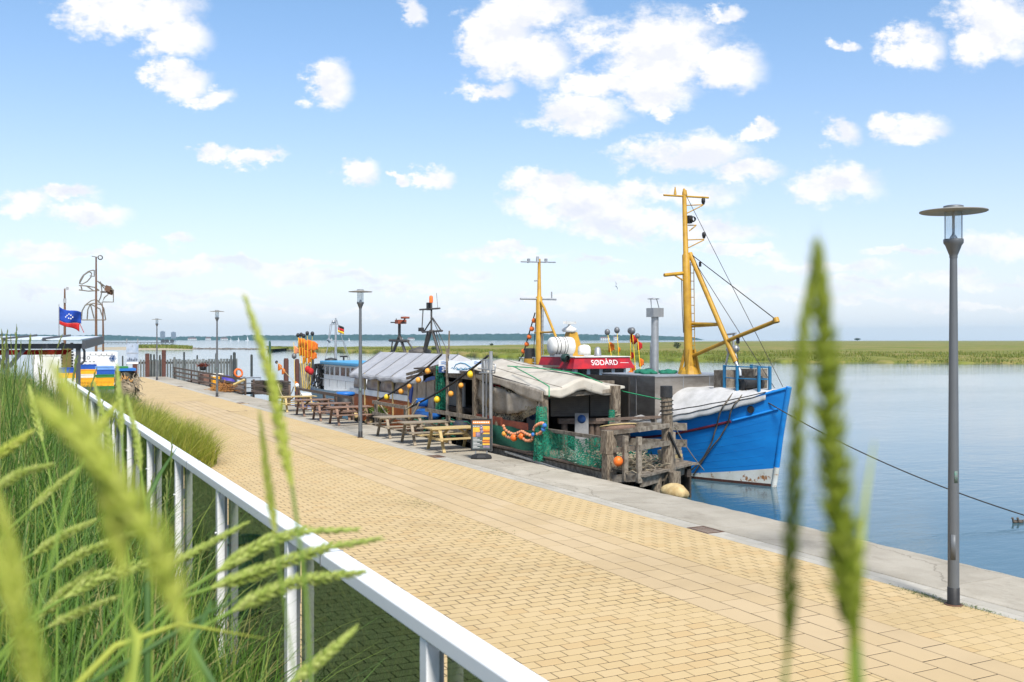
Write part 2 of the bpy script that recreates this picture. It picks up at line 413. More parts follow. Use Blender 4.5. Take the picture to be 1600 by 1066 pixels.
def block(px, label, w, floors, D=4150):
    p = pD(px, HY, D); p.z = 6
    t = thing('tower_block', label, 'building', p, group='tower blocks on the far shore')
    x, y = p.x, p.y
    MB().box(x - w / 2, x + w / 2, y - 8, y + 8, WALLG and 6, 6 + floors * 2.9).build('wall', WALLG, t)
    MB().box(x - w / 4, x + w / 4, y - 4, y + 4, 6 + floors * 2.9, 9 + floors * 2.9).build('plant_room', WALLG, t)
    k = MB()
    for f in range(floors): k.box(x - w * 0.44, x + w * 0.44, y - 8.15, y - 8.02, 7.0 + f * 2.9, 8.4 + f * 2.9)
    k.build('window_band', DARKW, t)
block(254, 'taller grey tower block on the far wooded shore', 18, 10)
block(271, 'lower grey tower block beside the taller one on the far shore', 18, 9)
def far_house(px, w, h, label, D=4230):
    p = pD(px, HY, D); p.z = WALLW and 0.3
    t = thing('shore_house', label, 'house', p, group='white houses along the far shore')
    x, y = p.x, p.y
    MB().box(x - w / 2, x + w / 2, y - 5, y + 5, 0.0, h).build('wall', WALLW, t)
    MB().poly([(x - w / 2 - .5, y - 6, h), (x + w / 2 + .5, y - 6, h), (x + w * .3, y - 6, h + 4), (x - w * .3, y - 6, h + 4)], (0, 12, 0)).build('roof', ROOFR, t)
    for i in range(4): MB().box(x - w * .4 + i * w * .22, x - w * .4 + i * w * .22 + w * .12, y - 5.1, y - 5.01, h * .3, h * .7).build('window', DARKW, t)
for px, w, h, lb in [(20, 30, 7, 'white shore house above the pergola at the far end of the bay'), (300, 36, 6, 'long white shore house just past the two tower blocks'), (325, 22, 7, 'white shore house before the second farthest lamp'),
                     (350, 30, 6, 'white shore house just behind the second farthest lamp'), (625, 22, 7, 'white shore house behind the small flag mast'), (642, 30, 6, 'white shore house beside the grey boat mast'),
                     (945, 44, 9, 'large white shore building behind the orange marker flags'), (962, 18, 12, 'tall white shore building behind the orange marker flags')]: far_house(px, w, h, lb)
SAIL = mat('sail', (0.8, 0.8, 0.8), rough=0.7)
def sailboat(px, label, D=2600, hpx=7):
    p = pD(px, HY, D); p.z = WATER; h = hpx * D / FPX
    t = thing('sailing_boat', label, 'sailing boat', p, group='sailing boats far out on the bay')
    x, y = p.x, p.y
    MB().poly([(x - h * .33, y, WATER - .2), (x + h * .3, y, WATER - .2), (x + h * .42, y, WATER + h * .1), (x - h * .36, y, WATER + h * .1)], (0, 2.5, 0)).build('hull', SAIL, t)
    MB().tube([(x, y + 1, WATER), (x, y + 1, WATER + h)], .12, 6).build('mast', WALLG, t)
    MB().poly([(x + .3, y + 1, WATER + h * .16), (x + h * .3, y + 1, WATER + h * .16), (x + .3, y + 1, WATER + h * .97)], (0, .12, 0)).build('sail', SAIL, t)
for px, lb, h in [(360, 'small white sailing boat beside the second farthest lamp', 5), (372, 'white sailing boat left of the tall blurred ear', 6), (386, 'tall white sailing boat touching the blurred ear tip', 8), (545, 'white sailing boat just before the middle lamp', 5), (518, 'white sailing boat behind the blue roofed boat mast', 5)]: sailboat(px, lb, 2600, h)

ROCK = mat('shore_rock', (0.22, 0.19, 0.16), (0.11, 0.10, 0.09), 0.9, scale=2, island=0.3, bump=0.4)
def rocks(name, n, at_, r0, r1, label, kind='stuff'):
    k = MB()
    for i in range(n):
        p, f = at_(i / n)
        r = RNG.uniform(r0, r1)
        M = Matrix.Rotation(RNG.random() * 6, 3, 'Z') @ Matrix.Rotation(RNG.random() * 2, 3, 'X')
        k.ball(p, r, 6, 4, (1, RNG.uniform(.6, 1), RNG.uniform(.45, .8)), M)
    k.sm = [False] * len(k.f)
    return k.build(name, ROCK, kind=kind, label=label)
rocks('shore_rocks', 260, lambda t: (pz(430 + 95 * t + RNG.uniform(-4, 4), 547.4 + t * 2.2 - RNG.random() * 2.8, WATER + .15), 0), .25, 1.0, 'brown boulders protecting the tip of the marsh')
rocks('breakwater', 130, lambda t: (pz(302 + 120 * t, 545 + t * .8 + RNG.uniform(-.25, .25), WATER + .1), 0), .3, .75, 'low broken line of stones in the bay')
SAND = mat('beach_sand', (0.42, 0.36, 0.25), (0.34, 0.28, 0.19), 0.95, scale=.3)
def islet(u, v):
    x = 150 + 155 * u; y = 547.2 - 5.0 * v
    p = pz(x, y, WATER); k = math.sin(math.pi * min(1, max(0, u))) ** .6 * math.sin(math.pi * v); p.z = WATER - .1 + .9 * k; return p
MB().grid(islet, 40, 8).build('sandbank', SAND, kind='structure')
def islet_grass():
    n = 2600; bs = []
    for i in range(n):
        u, v = RNG.uniform(.35, .97), RNG.uniform(.22, .8); p = islet(u, v); bs.append(p[:])
    bs = np.array(bs)
    V, Fq = blades(bs, NP.uniform(.7, 1.5, n), NP.uniform(.3, .8, n), NP.uniform(.1, .6, n), K=2, seed=8)
    fast_mesh('sandbank_grass', V, Fq, REED, 'stuff', label='green dune grass on the low sandbank')
islet_grass()
PIERD = mat('far_pier_timber', (0.07, 0.075, 0.08), rough=.8)
def far_pier():
    t = thing('long_pier', 'long low dark pier far out in the bay with huts at its end', 'pier', pz(240, 537, WATER))
    k = MB(); a, b = pz(140, 537, WATER), pz(270, 537, WATER)
    k.bar(a + Vector((0, 0, 1.0)), b + Vector((0, 0, 1.0)), 3, .5); k.build('deck', PIERD, t)
    for i in range(24):
        p = a.lerp(b, i / 23); q = MB().box(p.x - .2, p.x + .2, p.y - .2, p.y + .2, WATER - 1, WATER + .8).build('pile', PIERD, t)
    for dx in (0.88, 0.93, 0.99):
        p = a.lerp(b, dx); MB().box(p.x - 1.6, p.x + 1.6, p.y - 1.5, p.y + 1.5, WATER + 1.25, WATER + 3.2).poly([(p.x - 2, p.y - 1.6, WATER + 3.2), (p.x + 2, p.y - 1.6, WATER + 3.2), (p.x, p.y - 1.6, WATER + 4.2)], (0, 3.2, 0)).build('hut', PIERD, t)
far_pier()

# ------------------------------------------------------------------ promenade and quay
def paver_mat(name, c1, c2, c3, brick=False):
    m = bpy.data.materials.new(name); m.use_nodes = True; T = NT(m.node_tree)
    tc = T.n('ShaderNodeTexCoord'); geo = T.n('ShaderNodeNewGeometry'); pos = geo.outputs['Position']
    if brick:
        br = T.n('ShaderNodeTexBrick', {0: pos, 'Color1': (0.3, 0.3, 0.3, 1), 'Color2': (1, 1, 1, 1), 'Mortar': (0, 0, 0, 1), 'Scale': 1.0, 'Mortar Size': 0.006, 'Brick Width': 0.3, 'Row Height': 0.2})
        rnd, mort = br.outputs[0], br.outputs[1]
    else:
        rnd = T.m('FRACT', T.m('ADD', geo.outputs['Random Per Island'], T.m('MULTIPLY', T.n('ShaderNodeObjectInfo').outputs['Random'], 7.3)))
    c = T.mix(T.step(rnd, 0.1, 0.95), c1, c2)
    c = T.mix(T.m('MULTIPLY', T.m('GREATER_THAN', T.m('FRACT', T.m('MULTIPLY', rnd, 17.3)), 0.88), .6), c, c3)
    st = T.n('ShaderNodeTexNoise', {0: pos, 'Scale': 0.35, 'Detail': 5.0, 'Roughness': 0.6})
    c = T.mix(T.m('MULTIPLY', T.step(st.outputs[0], 0.46, 0.70), 0.42), c, tuple(k * .74 for k in c1))
    sp = T.n('ShaderNodeTexNoise', {0: pos, 'Scale': 3.2, 'Detail': 9.0, 'Roughness': 0.75})
    c = T.mix(T.m('MULTIPLY', T.step(sp.outputs[0], 0.63, 0.72), 0.35), c, (0.22, 0.16, 0.09))
    gr = T.n('ShaderNodeTexNoise', {0: pos, 'Scale': 160.0, 'Detail': 2.0})
    c = T.mix(T.m('MULTIPLY', T.step(gr.outputs[0], 0.5, 0.75), 0.30), c, tuple(k * .62 for k in c1))
    if brick: c = T.mix(mort, c, (0.10, 0.075, 0.045))
    bp = T.n('ShaderNodeBump', {'Strength': 0.25, 'Distance': 0.004, 'Height': gr.outputs[0]})
    b = T.n('ShaderNodeBsdfPrincipled', {'Base Color': c, 'Roughness': 0.85, 'Specular IOR Level': 0.25, 'Normal': bp.outputs[0]})
    T.n('ShaderNodeOutputMaterial', (b,)); return m
PAV = paver_mat('sand_paver', (0.515, 0.38, 0.195), (0.535, 0.40, 0.215), (0.50, 0.345, 0.165))
PAVFAR = paver_mat('sand_paver_far', (0.515, 0.38, 0.195), (0.535, 0.40, 0.215), (0.50, 0.345, 0.165), True)
SLABM = paver_mat('sand_slab', (0.49, 0.365, 0.205), (0.52, 0.395, 0.235), (0.48, 0.36, 0.21))
GREYP = paver_mat('grey_paver', (0.40, 0.37, 0.31), (0.44, 0.41, 0.35), (0.37, 0.34, 0.29))
JOINT = mat('joint_sand', (0.060, 0.043, 0.024), (0.035, 0.030, 0.018), 0.95, scale=3)
YF = 60.0       # pavers are single stones up to here, courses in the material beyond
pm = MB()
pm.add([(-40, -6, -.003), (11.56, -6, -.003), (11.56, YF, -.003), (-40, YF, -.003)], [(0, 1, 2, 3)])
pm.add([(11.56, -6, -.014), (11.97, -6, -.014), (11.97, YF, -.014), (11.56, YF, -.014)], [(0, 1, 2, 3)])
PROM = pm.build('promenade', JOINT, kind='structure')
fm = MB()
fm.add([(-40, YF, 0), (11.55, YF, 0), (11.55, 100.5, 0), (-40, 100.5, 0)], [(0, 1, 2, 3)])
fm.add([(-40, 100.5, 0), (11.55, 100.5, 0), (11.55, 100.5, -3), (-40, 100.5, -3)], [(0, 1, 2, 3)])
fm.build('far_paving', PAVFAR, PROM)
fm = MB(); fm.add([(11.55, YF, -.004), (11.97, YF, -.004), (11.97, 100.5, -.004), (11.55, 100.5, -.004)], [(0, 1, 2, 3)]); fm.build('far_gutter', GREYP, PROM)

def lay(rects, matl, pname, near_n, g=0.0052, gy=0.009):
    """rects: x0,x1,y0,y1 of each stone; the near_n largest in view are single parts, the rest one part"""
    rc = np.array(rects); 
    cx, cy = (rc[:, 0] + rc[:, 1]) / 2, (rc[:, 2] + rc[:, 3]) / 2
    D = cx * math.sin(TH) + cy * math.cos(TH); rr = cx * math.cos(TH) - cy * math.sin(TH)
    px, py = 800 + FPX * rr / D, HY + FPX * EYE / D
    vis = (px > 700) & (px < 1615) & (py < 1080)
    order = np.argsort(np.where(vis, D, D + 1000))
    one = set(order[:near_n].tolist())
    cache = {}
    for i in sorted(one):
        w, l = round(rc[i, 1] - rc[i, 0] - 2 * g, 3), round(rc[i, 3] - rc[i, 2] - 2 * (gy if cx[i] < 9.8 else g * 1.15), 4)
        if (w, l) not in cache:
            me = bpy.data.meshes.new(pname); e = .003
            vs = [(sx * (w / 2 - k), sy * (l / 2 - k), z) for k, z in ((0, -.032), (0, -.004), (e, 0)) for sx, sy in ((-1, -1), (1, -1), (1, 1), (-1, 1))]
            fs = [(a * 4 + j, a * 4 + (j + 1) % 4, a * 4 + 4 + (j + 1) % 4, a * 4 + 4 + j) for a in (0, 1) for j in range(4)] + [(8, 9, 10, 11)]
            me.from_pydata(vs, [], fs); me.materials.append(matl); cache[(w, l)] = me
        o = bpy.data.objects.new(pname, cache[(w, l)]); COL.objects.link(o); o.parent = PROM
        o.location = (cx[i], cy[i], RNG.uniform(-.0006, .0012)); o.rotation_euler = (RNG.uniform(-.003, .003), RNG.uniform(-.003, .003), RNG.uniform(-.006, .006))
    rest = np.array([i for i in range(len(rc)) if i not in one]); n = len(rest); q = rc[rest]; dz = NP.uniform(-.0008, .0012, n)
    x0, x1, y0, y1 = q[:, 0] + g, q[:, 1] - g, q[:, 2] + np.where(q[:, 0] < 9.8, gy, g * .8), q[:, 3] - np.where(q[:, 0] < 9.8, gy, g * .8)
    V = np.zeros((n, 8, 3)); e = .003
    for k, (a, b) in enumerate(((x0, y0), (x1, y0), (x1, y1), (x0, y1))):
        V[:, k, 0], V[:, k, 1], V[:, k, 2] = a, b, -.032
        V[:, k + 4, 0] = a + (e if k in (0, 3) else -e); V[:, k + 4, 1] = b + (e if k < 2 else -e); V[:, k + 4, 2] = dz
    qd = np.array([(0, 1, 5, 4), (1, 2, 6, 5), (2, 3, 7, 6), (3, 0, 4, 7), (4, 5, 6, 7)])
    fast_mesh(pname + '_field', V.reshape(-1, 3), (np.arange(n)[:, None, None] * 8 + qd[None]).reshape(-1, 4), matl, 'stuff', PROM)
rects = []
for j in range(int((YF - 4) / .2)):
    y = 4 + j * .2; off = (.15 if j % 2 else 0) + .012 * (j // 2 % 5)
    x = 1.3 + off - .3
    while x < 8.31:
        a, b = max(x, 1.3), min(x + .3, 8.31)
        if b - a > .04: rects.append((a, b, y, y + .2))
        x += .3
    x = 9.9 - ((j % 2) * .14)
    while x < 11.55:
        a, b = max(x, 9.9), min(x + .275, 11.55)
        if b - a > .04: rects.append((a, b, y, y + .2))
        x += .275
lay(rects, PAV, 'paver', 300)
rects = []
for c in range(4):
    x = 8.31 + c * .3975; y = 4 - [0, .32, .1, .4][c]
    while y < YF: rects.append((x, x + .3975, y, min(y + .655, YF))); y += .655
lay(rects, SLABM, 'paving_slab', 150, .008, .010)
rects = []
y = 4
while y < YF:
    for c in range(2): rects.append((11.55 + c * .205, 11.755 + c * .205, y + c * .1, y + .3 + c * .1))
    y += .3
lay(rects, GREYP, 'gutter_paver', 60, .003, .003)

def concrete_mat():
    m = bpy.data.materials.new('quay_concrete'); m.use_nodes = True; T = NT(m.node_tree)
    pos = T.n('ShaderNodeNewGeometry').outputs['Position']
    rnd = T.n('ShaderNodeObjectInfo').outputs['Random']
    a = T.n('ShaderNodeTexNoise', {0: pos, 'Scale': 0.9, 'Detail': 8.0, 'Roughness': 0.65})
    b = T.n('ShaderNodeTexNoise', {0: pos, 'Scale': 45.0, 'Detail': 4.0, 'Roughness': 0.7})
    c = T.mix(T.step(a.outputs[0], .35, .68), (0.335, 0.30, 0.24), (0.425, 0.385, 0.315))
    c = T.mix(T.m('MULTIPLY', T.step(b.outputs[0], .5, .72), .5), c, (0.20, 0.18, 0.15))
    e_ = T.n('ShaderNodeTexNoise', {0: T.v('MULTIPLY', pos, (1, .35, 1)), 'Scale': 1.7, 'Detail': 9.0, 'Roughness': .7})
    c = T.mix(T.m('MULTIPLY', T.step(e_.outputs[0], .52, .66), .38), c, (0.19, 0.165, 0.125))
    v_ = T.n('ShaderNodeTexVoronoi', {0: T.v('ADD', pos, T.v('MULTIPLY', a.outputs['Color'], (.8, .8, .8))), 'Scale': .28}, feature='DISTANCE_TO_EDGE')
    c = T.mix(T.m('MULTIPLY', T.m('SUBTRACT', 1.0, T.step(v_.outputs[0], .001, .006)), .5), c, (0.12, 0.105, 0.08))
    k = T.m('ADD', .9, T.m('MULTIPLY', rnd, .2)); c = T.mix(1.0, c, T.n('ShaderNodeCombineXYZ', (k, k, k)).outputs[0], 'MULTIPLY')
    # algae and damp low on the wall
    z = T.n('ShaderNodeSeparateXYZ', (pos,)).outputs[2]
    c = T.mix(T.step(T.m('ADD', z, T.m('MULTIPLY', a.outputs[0], .3)), -.15, -.5), c, (0.035, 0.045, 0.02))
    bp = T.n('ShaderNodeBump', {'Strength': .5, 'Distance': .01, 'Height': b.outputs[0]})
    s = T.n('ShaderNodeBsdfPrincipled', {'Base Color': c, 'Roughness': .9, 'Specular IOR Level': .2, 'Normal': bp.outputs[0]})
    T.n('ShaderNodeOutputMaterial', (s,)); return m
CONC = concrete_mat()
qw = MB().box(11.975, 13.62, -6, 100.5, -4, -.16)
QUAY = qw.build('quay', CONC, kind='structure')
y = -5.0; L = 5.02
while y < 100:
    y1 = min(y + L, 100.5)
    def slab(u, v, y=y, y1=y1):
        # across: joint side, top, chipped outer edge, face
        prof = [(12.0, -.155), (12.0, -.012), (12.012, 0), (13.66, 0), (13.735, -.03), (13.75, -.15)]
        i = round(u * 5); X, Z = prof[i]; Y = y + .006 + (y1 - y - .012) * v
        if i in (3, 4): X += .022 * math.sin(Y * 7.1) * math.sin(Y * 2.3 + 1) - .02 * max(0, math.sin(Y * 3.7)) ** 6; Z -= .012 * max(0, math.sin(Y * 9.3 + 2)) ** 3 if i == 4 else 0
        return (X, Y, Z)
    k = MB().grid(slab, 5, 60, smooth=False); n = 6
    k.add([slab(i / 5, 0) for i in range(6)], [tuple(range(6))[::-1]]); k.add([slab(i / 5, 1) for i in range(6)], [tuple(range(6))])
    k.build('concrete_slab', CONC, QUAY); y = y1
IRON = mat('rusty_iron', (0.16, 0.075, 0.04), (0.09, 0.06, 0.05), .8, .3, scale=12, bump=.3)
def drain(Y, label):
    t = thing('drain_grate', label, 'drain grate', (11.76, Y, 0), group='iron drain grates in the gutter')
    k = MB(); x0, x1, y0, y1 = 11.56, 11.95, Y - .32, Y + .32
    for a in ((x0, x1, y0, y0 + .03), (x0, x1, y1 - .03, y1), (x0, x0 + .03, y0 + .03, y1 - .03), (x1 - .03, x1, y0 + .03, y1 - .03)): k.box(*a, -.02, .008)
    k.build('frame', IRON, t)
    for i in range(9): MB().box(x0 + .032, x1 - .032, y0 + .05 + i * .063, y0 + .078 + i * .063, -.02, .004).build('bar', IRON, t)
for px, py, lb in [(1105, 828, 'rusty drain grate nearest the blue bow'), (1160 - 522, 716, 'drain grate beside the front picnic table'), (375, 630, 'drain grate just past the second farthest lamp'), (283, 604, 'farthest drain grate near the last lamp')]: drain(pz(px, py).y, lb)
def cover(px, py, w, l, label):
    p = pz(px, py); t = thing('access_cover', label, 'manhole cover', p, group='flat covers in the promenade')
    MB().box(p.x - w / 2, p.x + w / 2, p.y - l / 2, p.y + l / 2, -.02, .004).build('frame', IRON, t)
    MB().box(p.x - w / 2 + .05, p.x + w / 2 - .05, p.y - l / 2 + .05, p.y + l / 2 - .05, -.02, .008).build('lid', PAV, t)
cover(370, 642, .9, .9, 'flat square cover in the paving beyond the yellow grass bed')
cover(382, 631, .5, .4, 'small iron cover in the paving near the orange nets')

# weeds in the joints and the slots round them
WEED = grass_mat('weed', [(0.05, 0.10, 0.015), (0.10, 0.17, 0.03), (0.16, 0.20, 0.05)], .3)
def weeds():
    bs = []
    for px, py, n, sx, sy in [(1446, 931, 260, .22, .05), (1470, 938, 60, .35, .02), (1534, 952, 170, .2, .05), (1425, 924, 30, .3, .02), (1480, 946, 40, .25, .03), (1395, 915, 20, .2, .02), (1545, 958, 60, .3, .03)]:
        p = pz(px, py)
        for i in range(n):
            q = RNG.gauss(0, 1), RNG.gauss(0, 1)
            bs.append((min(11.6, p.x + q[1] * sy * 1.2), p.y + q[0] * sx, -.01))
    for px, py, n in [(648, 785, 120), (665, 790, 60), (768, 830, 110), (560, 684, 90), (780, 836, 40), (820, 700, 20)]:
        p = pz(px, py)
        for i in range(n):
            j = round((p.y + RNG.gauss(0, .22)) / .2) * .2
            bs.append((p.x + RNG.gauss(0, .22), j, -.01))
    bs = np.array(bs); n = len(bs)
    V, Fq = blades(bs, NP.uniform(.015, .055, n), NP.uniform(.004, .011, n), NP.uniform(.4, 1.6, n), K=3, seed=5)
    fast_mesh('joint_weeds', V, Fq, WEED, 'stuff', label='small green weeds growing in the paving joints')
weeds()

# ------------------------------------------------------------------ dune, white railing
SOIL = mat('dune_soil', (0.07, 0.065, 0.03), (0.04, 0.05, 0.02), .95, scale=4, bump=.5)
def bank_z(x, y):
    tab = [(-30, 2.6), (-2, 2.5), (-.6, 2.3), (.1, 2.12), (.5, 1.95), (.9, 1.7), (1.2, 1.5), (1.27, 1.48)]
    for (a, za), (b, zb) in zip(tab, tab[1:]):
        if x <= b: z = za + (zb - za) * (x - a) / (b - a); break
    else: z = tab[-1][1]
    k = 1 if y < 26 else max(0, 1 - (y - 26) / 4)
    return z * k - (0 if k > 0 else .05)
def bank_pt(u, v):
    xs = [-30, -8, -2, -1.2, -.6, -.2, .1, .3, .5, .7, .9, 1.05, 1.2, 1.27]
    x = xs[round(u * 13)]; y = -6 + 36.5 * v; return (x, y, bank_z(x, y) + .04 * math.sin(x * 9 + y * 3) * math.sin(y * 5))
MB().grid(bank_pt, 13, 60).build('dune_bank', SOIL, kind='structure')
MB().box(1.275, 1.36, -6, 26, -.05, 1.47).build('retaining_wall', CONC, kind='structure')

WHITE = mat('white_powder_coat', (0.80, 0.80, 0.80), (0.77, 0.775, 0.78), .35, scale=3, wear=((0.60, 0.58, 0.54), .68, 22))
GREYM = mat('grey_alloy', (0.42, 0.43, 0.44), rough=.4, metal=.6)
RUBBER = mat('black_rubber', (0.02, 0.02, 0.022), rough=.6)
def glass_mat():
    m = bpy.data.materials.new('green_tinted_glass'); m.use_nodes = True; T = NT(m.node_tree)
    tr = T.n('ShaderNodeBsdfTransparent', {0: (0.29, 0.385, 0.34, 1)})
    gl = T.n('ShaderNodeBsdfGlossy', {'Color': (.9, .95, .92, 1), 'Roughness': .03})
    fr = T.n('ShaderNodeFresnel', {'IOR': 1.45})
    T.n('ShaderNodeOutputMaterial', (T.n('ShaderNodeMixShader', (T.m('MULTIPLY', fr.outputs[0], T.m('SUBTRACT', .7, T.m('MULTIPLY', T.n('ShaderNodeNewGeometry').outputs['Backfacing'], .7))), tr.outputs[0], gl.outputs[0])),)); return m
GLASS = glass_mat()
RX, RZ = 1.18, EYE - .9
def railing():
    t = thing('glass_railing', 'long white metal railing with dark green glass panes along the dune', 'railing', (RX, 10, 1.5))
    y0, y1, pitch = -1.0, 25.0, 1.75
    rl = MB()
    rl.box(RX, RX + .095, y0, y1, RZ - .055, RZ)
    rl.build('handrail', WHITE, t, bevel=.006)
    for yj in (4.1, 7.6, 11.1, 14.6, 18.1, 21.6): MB().box(RX - .002, RX + .097, yj, yj + .012, RZ - .057, RZ + .0015).build('joint_band', GREYM, t)
    k = -2
    while 2.93 + pitch * k < y1:
        y = 2.93 + pitch * k; k += 1
        if y < y0: continue
        p = MB().box(RX + .004, RX + .05, y, y + .06, 1.42, RZ - .056).build('post', WHITE, t, bevel=.004)
        MB().box(RX + .0505, RX + .068, y + .008, y + .052, 1.42, RZ - .06).build('channel', GREYM, p)
        for zz in (RZ - .33, RZ - .85):
            c = MB().box(RX + .012, RX + .085, y + .062, y + .082, zz - .04, zz + .04)
            c.tube([(RX + .008, y + .04, zz), (RX - .006, y + .04, zz)], .011, 8).build('clamp', GREYM, p)
        if y + pitch < y1:
            g = MB().box(RX + .069, RX + .077, y + .075, y + pitch - .015, 1.5, RZ - .10).build('glass_pane', GLASS, t)
            MB().box(RX + .066, RX + .080, y + .075, y + pitch - .015, RZ - .0995, RZ - .09).build('edge_trim', RUBBER, g)
railing()

# ------------------------------------------------------------------ grasses
LYME = grass_mat('lyme_grass', [(0.035, 0.085, 0.010), (0.07, 0.16, 0.016), (0.13, 0.25, 0.03), (0.09, 0.18, 0.05), (0.24, 0.33, 0.05), (0.36, 0.31, 0.12)], .38)
EAR = grass_mat('lyme_ear', [(0.36, 0.45, 0.08), (0.45, 0.53, 0.12), (0.54, 0.58, 0.18)], .42, .6)
EARY = grass_mat('lyme_ear_young', [(0.40, 0.48, 0.06), (0.50, 0.55, 0.09), (0.58, 0.60, 0.14)], .45, .6)
DARKEAR = grass_mat('lyme_ear_deep', [(0.22, 0.29, 0.02), (0.30, 0.36, 0.035), (0.38, 0.43, 0.06)], .5, .6)
def dune_grass():
    n = 23000
    y = NP.uniform(0, 1, n) ** 1.35 * 26.5 + 1.0
    x = np.where(NP.random(n) < .8, NP.uniform(-.1, 1.12, n), NP.uniform(-1.4, 0, n))
    keep = (y > 3.8) | (x < .50 + .06 * y)
    keep &= ~((y < 2.4) & (x > .22)) & ~((y < 1.7) & (x > -.1))
    x, y = x[keep], y[keep]; n = len(x)
    z = np.array([bank_z(a, b) for a, b in zip(x, y)])
    h = NP.uniform(.55, 1.15, n) * np.where(x > .75, .72, 1.0) * np.where(y < 3.2, .84, 1) * np.where(y > 6, np.where(x < .5, 1.05, .82), 1)
    V, Fq = blades(np.stack([x, y, z - .02], 1), h, NP.uniform(.006, .013, n), NP.uniform(.05, .85, n), K=6, seed=21)
    fast_mesh('dune_grass', V, Fq, LYME, 'stuff', label='tall dense green lyme grass covering the dune beside the railing')
dune_grass()
BED = grass_mat('bed_grass', [(0.21, 0.29, 0.03), (0.32, 0.37, 0.045), (0.42, 0.43, 0.07), (0.46, 0.41, 0.10)], .45)
BEDG = grass_mat('bed_grass_green', [(0.05, 0.11, 0.018), (0.08, 0.16, 0.025), (0.14, 0.21, 0.04)], .35)
def bed_grass():
    n = 30000
    y = NP.uniform(26.6, 55, n); x = NP.uniform(1.5, 5.55, n)
    rr = np.where(y < 31, ((31 - y) / 4.4) ** 2 + (np.maximum(0, x - 2.6) / 3.0) ** 2, (np.maximum(0, x - 2.6) / (2.95 - (y - 31) * .035)) ** 2)
    k = rr < 1; x, y, rr = x[k], y[k], rr[k]; n = len(x)
    edge = np.sqrt(np.clip(1 - rr, 0.02, 1))
    cl = np.sin(x * 3.1 + y * 1.3) * np.sin(y * 2.1 - x * 2.0)
    h = (.85 + .68 * edge + .22 * cl) * NP.uniform(.7, 1.15, n)
    green = NP.random(n) < np.clip(.08 + (y - 38) * .04 + .2 * cl, .03, .75)
    out = np.arctan2((y - 33) * np.where(y < 33, .8, 0), x - 2.2) + NP.normal(0, .9, n)
    for nm, sel, mt, lb in (('ornamental_grass', ~green, BED, 'yellow green mound of ornamental grass in the promenade bed'), ('broad_leaf_grass', green, BEDG, 'darker green grass tufts mixed through the promenade bed')):
        bs = np.stack([x, y, np.full(n, -.02)], 1)[sel]; m = len(bs)
        V, Fq = blades(bs, h[sel] * (1.08 if mt is BEDG else 1), NP.uniform(.010, .022, m), NP.uniform(.15, 1.0, m), K=4, seed=33, az=out[sel])
        fast_mesh(nm, V, Fq, mt, 'stuff', label=lb)
    n = 12000
    y = NP.uniform(6, 28, n); x = NP.uniform(1.42, 3.15, n); cl = np.sin(x * 4 + y * 2.2) * np.sin(y * 1.7) + np.sin(y * .9)
    k = (x < 2.75 + .35 * cl) & ((x - 2.64) ** 2 + (y - 13.2) ** 2 > .12) & ~((y < 17) & (x > 1.9 + .5 * cl)); x, y, cl = x[k], y[k], cl[k]; n = len(x)
    V, Fq = blades(np.stack([x, y, np.full(n, -.02)], 1), (.6 + .18 * cl) * NP.uniform(.6, 1.2, n), NP.uniform(.008, .014, n), NP.uniform(.1, .8, n), K=4, seed=35)
    fast_mesh('wall_foot_grass', V, Fq, BEDG, 'stuff', label='green grass strip at the foot of the wall behind the glass')
bed_grass()
SOILB = MB().add([(1.37, 5, -.012), (3.0, 5, -.012), (3.0, 28, -.012), (1.37, 28, -.012)], [(0, 1, 2, 3)])

def ear(k, pts, w, rows=14, flat=.6):
    """one grass ear: a rachis carrying overlapping pairs of spikelets; pts run from its base to its tip"""
    pts = [Vector(p) for p in pts]; m = len(pts) - 1
    L = sum((pts[i + 1] - pts[i]).length for i in range(m))
    def at_(t):
        s = max(0, min(.9999, t)) * m; i = int(s); return pts[i].lerp(pts[i + 1], s - i), (pts[i + 1] - pts[i]).normalized()
    k.tube(pts, [w * .16] * m + [w * .05], 5)
    ph = RNG.random() * 6
    for j in range(rows):
        t = j / rows; c, d = at_(t)
        a = d.cross(Vector((math.cos(ph), math.sin(ph), .3))).normalized(); b = d.cross(a)
        env = (min(1, t * 5 + .5)) * (1 - .70 * max(0, (t - .35) / .65) ** 1.5)
        for q in range(6):
            # spikelets stand in two opposite rows, three to a node, the middle one foremost
            an = (0 if q < 3 else math.pi) + (q % 3 - 1) * .75 + (.28 if j % 2 else -.28) + RNG.uniform(-.15, .15)
            o = a * math.cos(an) + b * math.sin(an)
            ln = L / rows * RNG.uniform(1.5, 2.1); rad = w * .52 * env * RNG.uniform(.85, 1.15)
            c2 = c + d * (L / rows * (.5 if q >= 3 else 0))
            tip = c2 + d * ln + o * rad * 1.05
            mid = c2 + d * ln * .45 + o * rad * .62; wd = rad * .33
            s = d.cross(o) * wd; oo = o * wd * .8
            k.add([c2 + o * w * .05, mid + s, mid + oo, mid - s, mid - oo, tip], [(0, 1, 2), (0, 2, 3), (0, 3, 4), (0, 4, 1), (5, 2, 1), (5, 3, 2), (5, 4, 3), (5, 1, 4)])
            if RNG.random() < .4: k.add([tip - d * ln * .15 + s * .15, tip - d * ln * .15 - s * .15, tip + d * ln * .5 + o * rad * .2], [(0, 1, 2)])
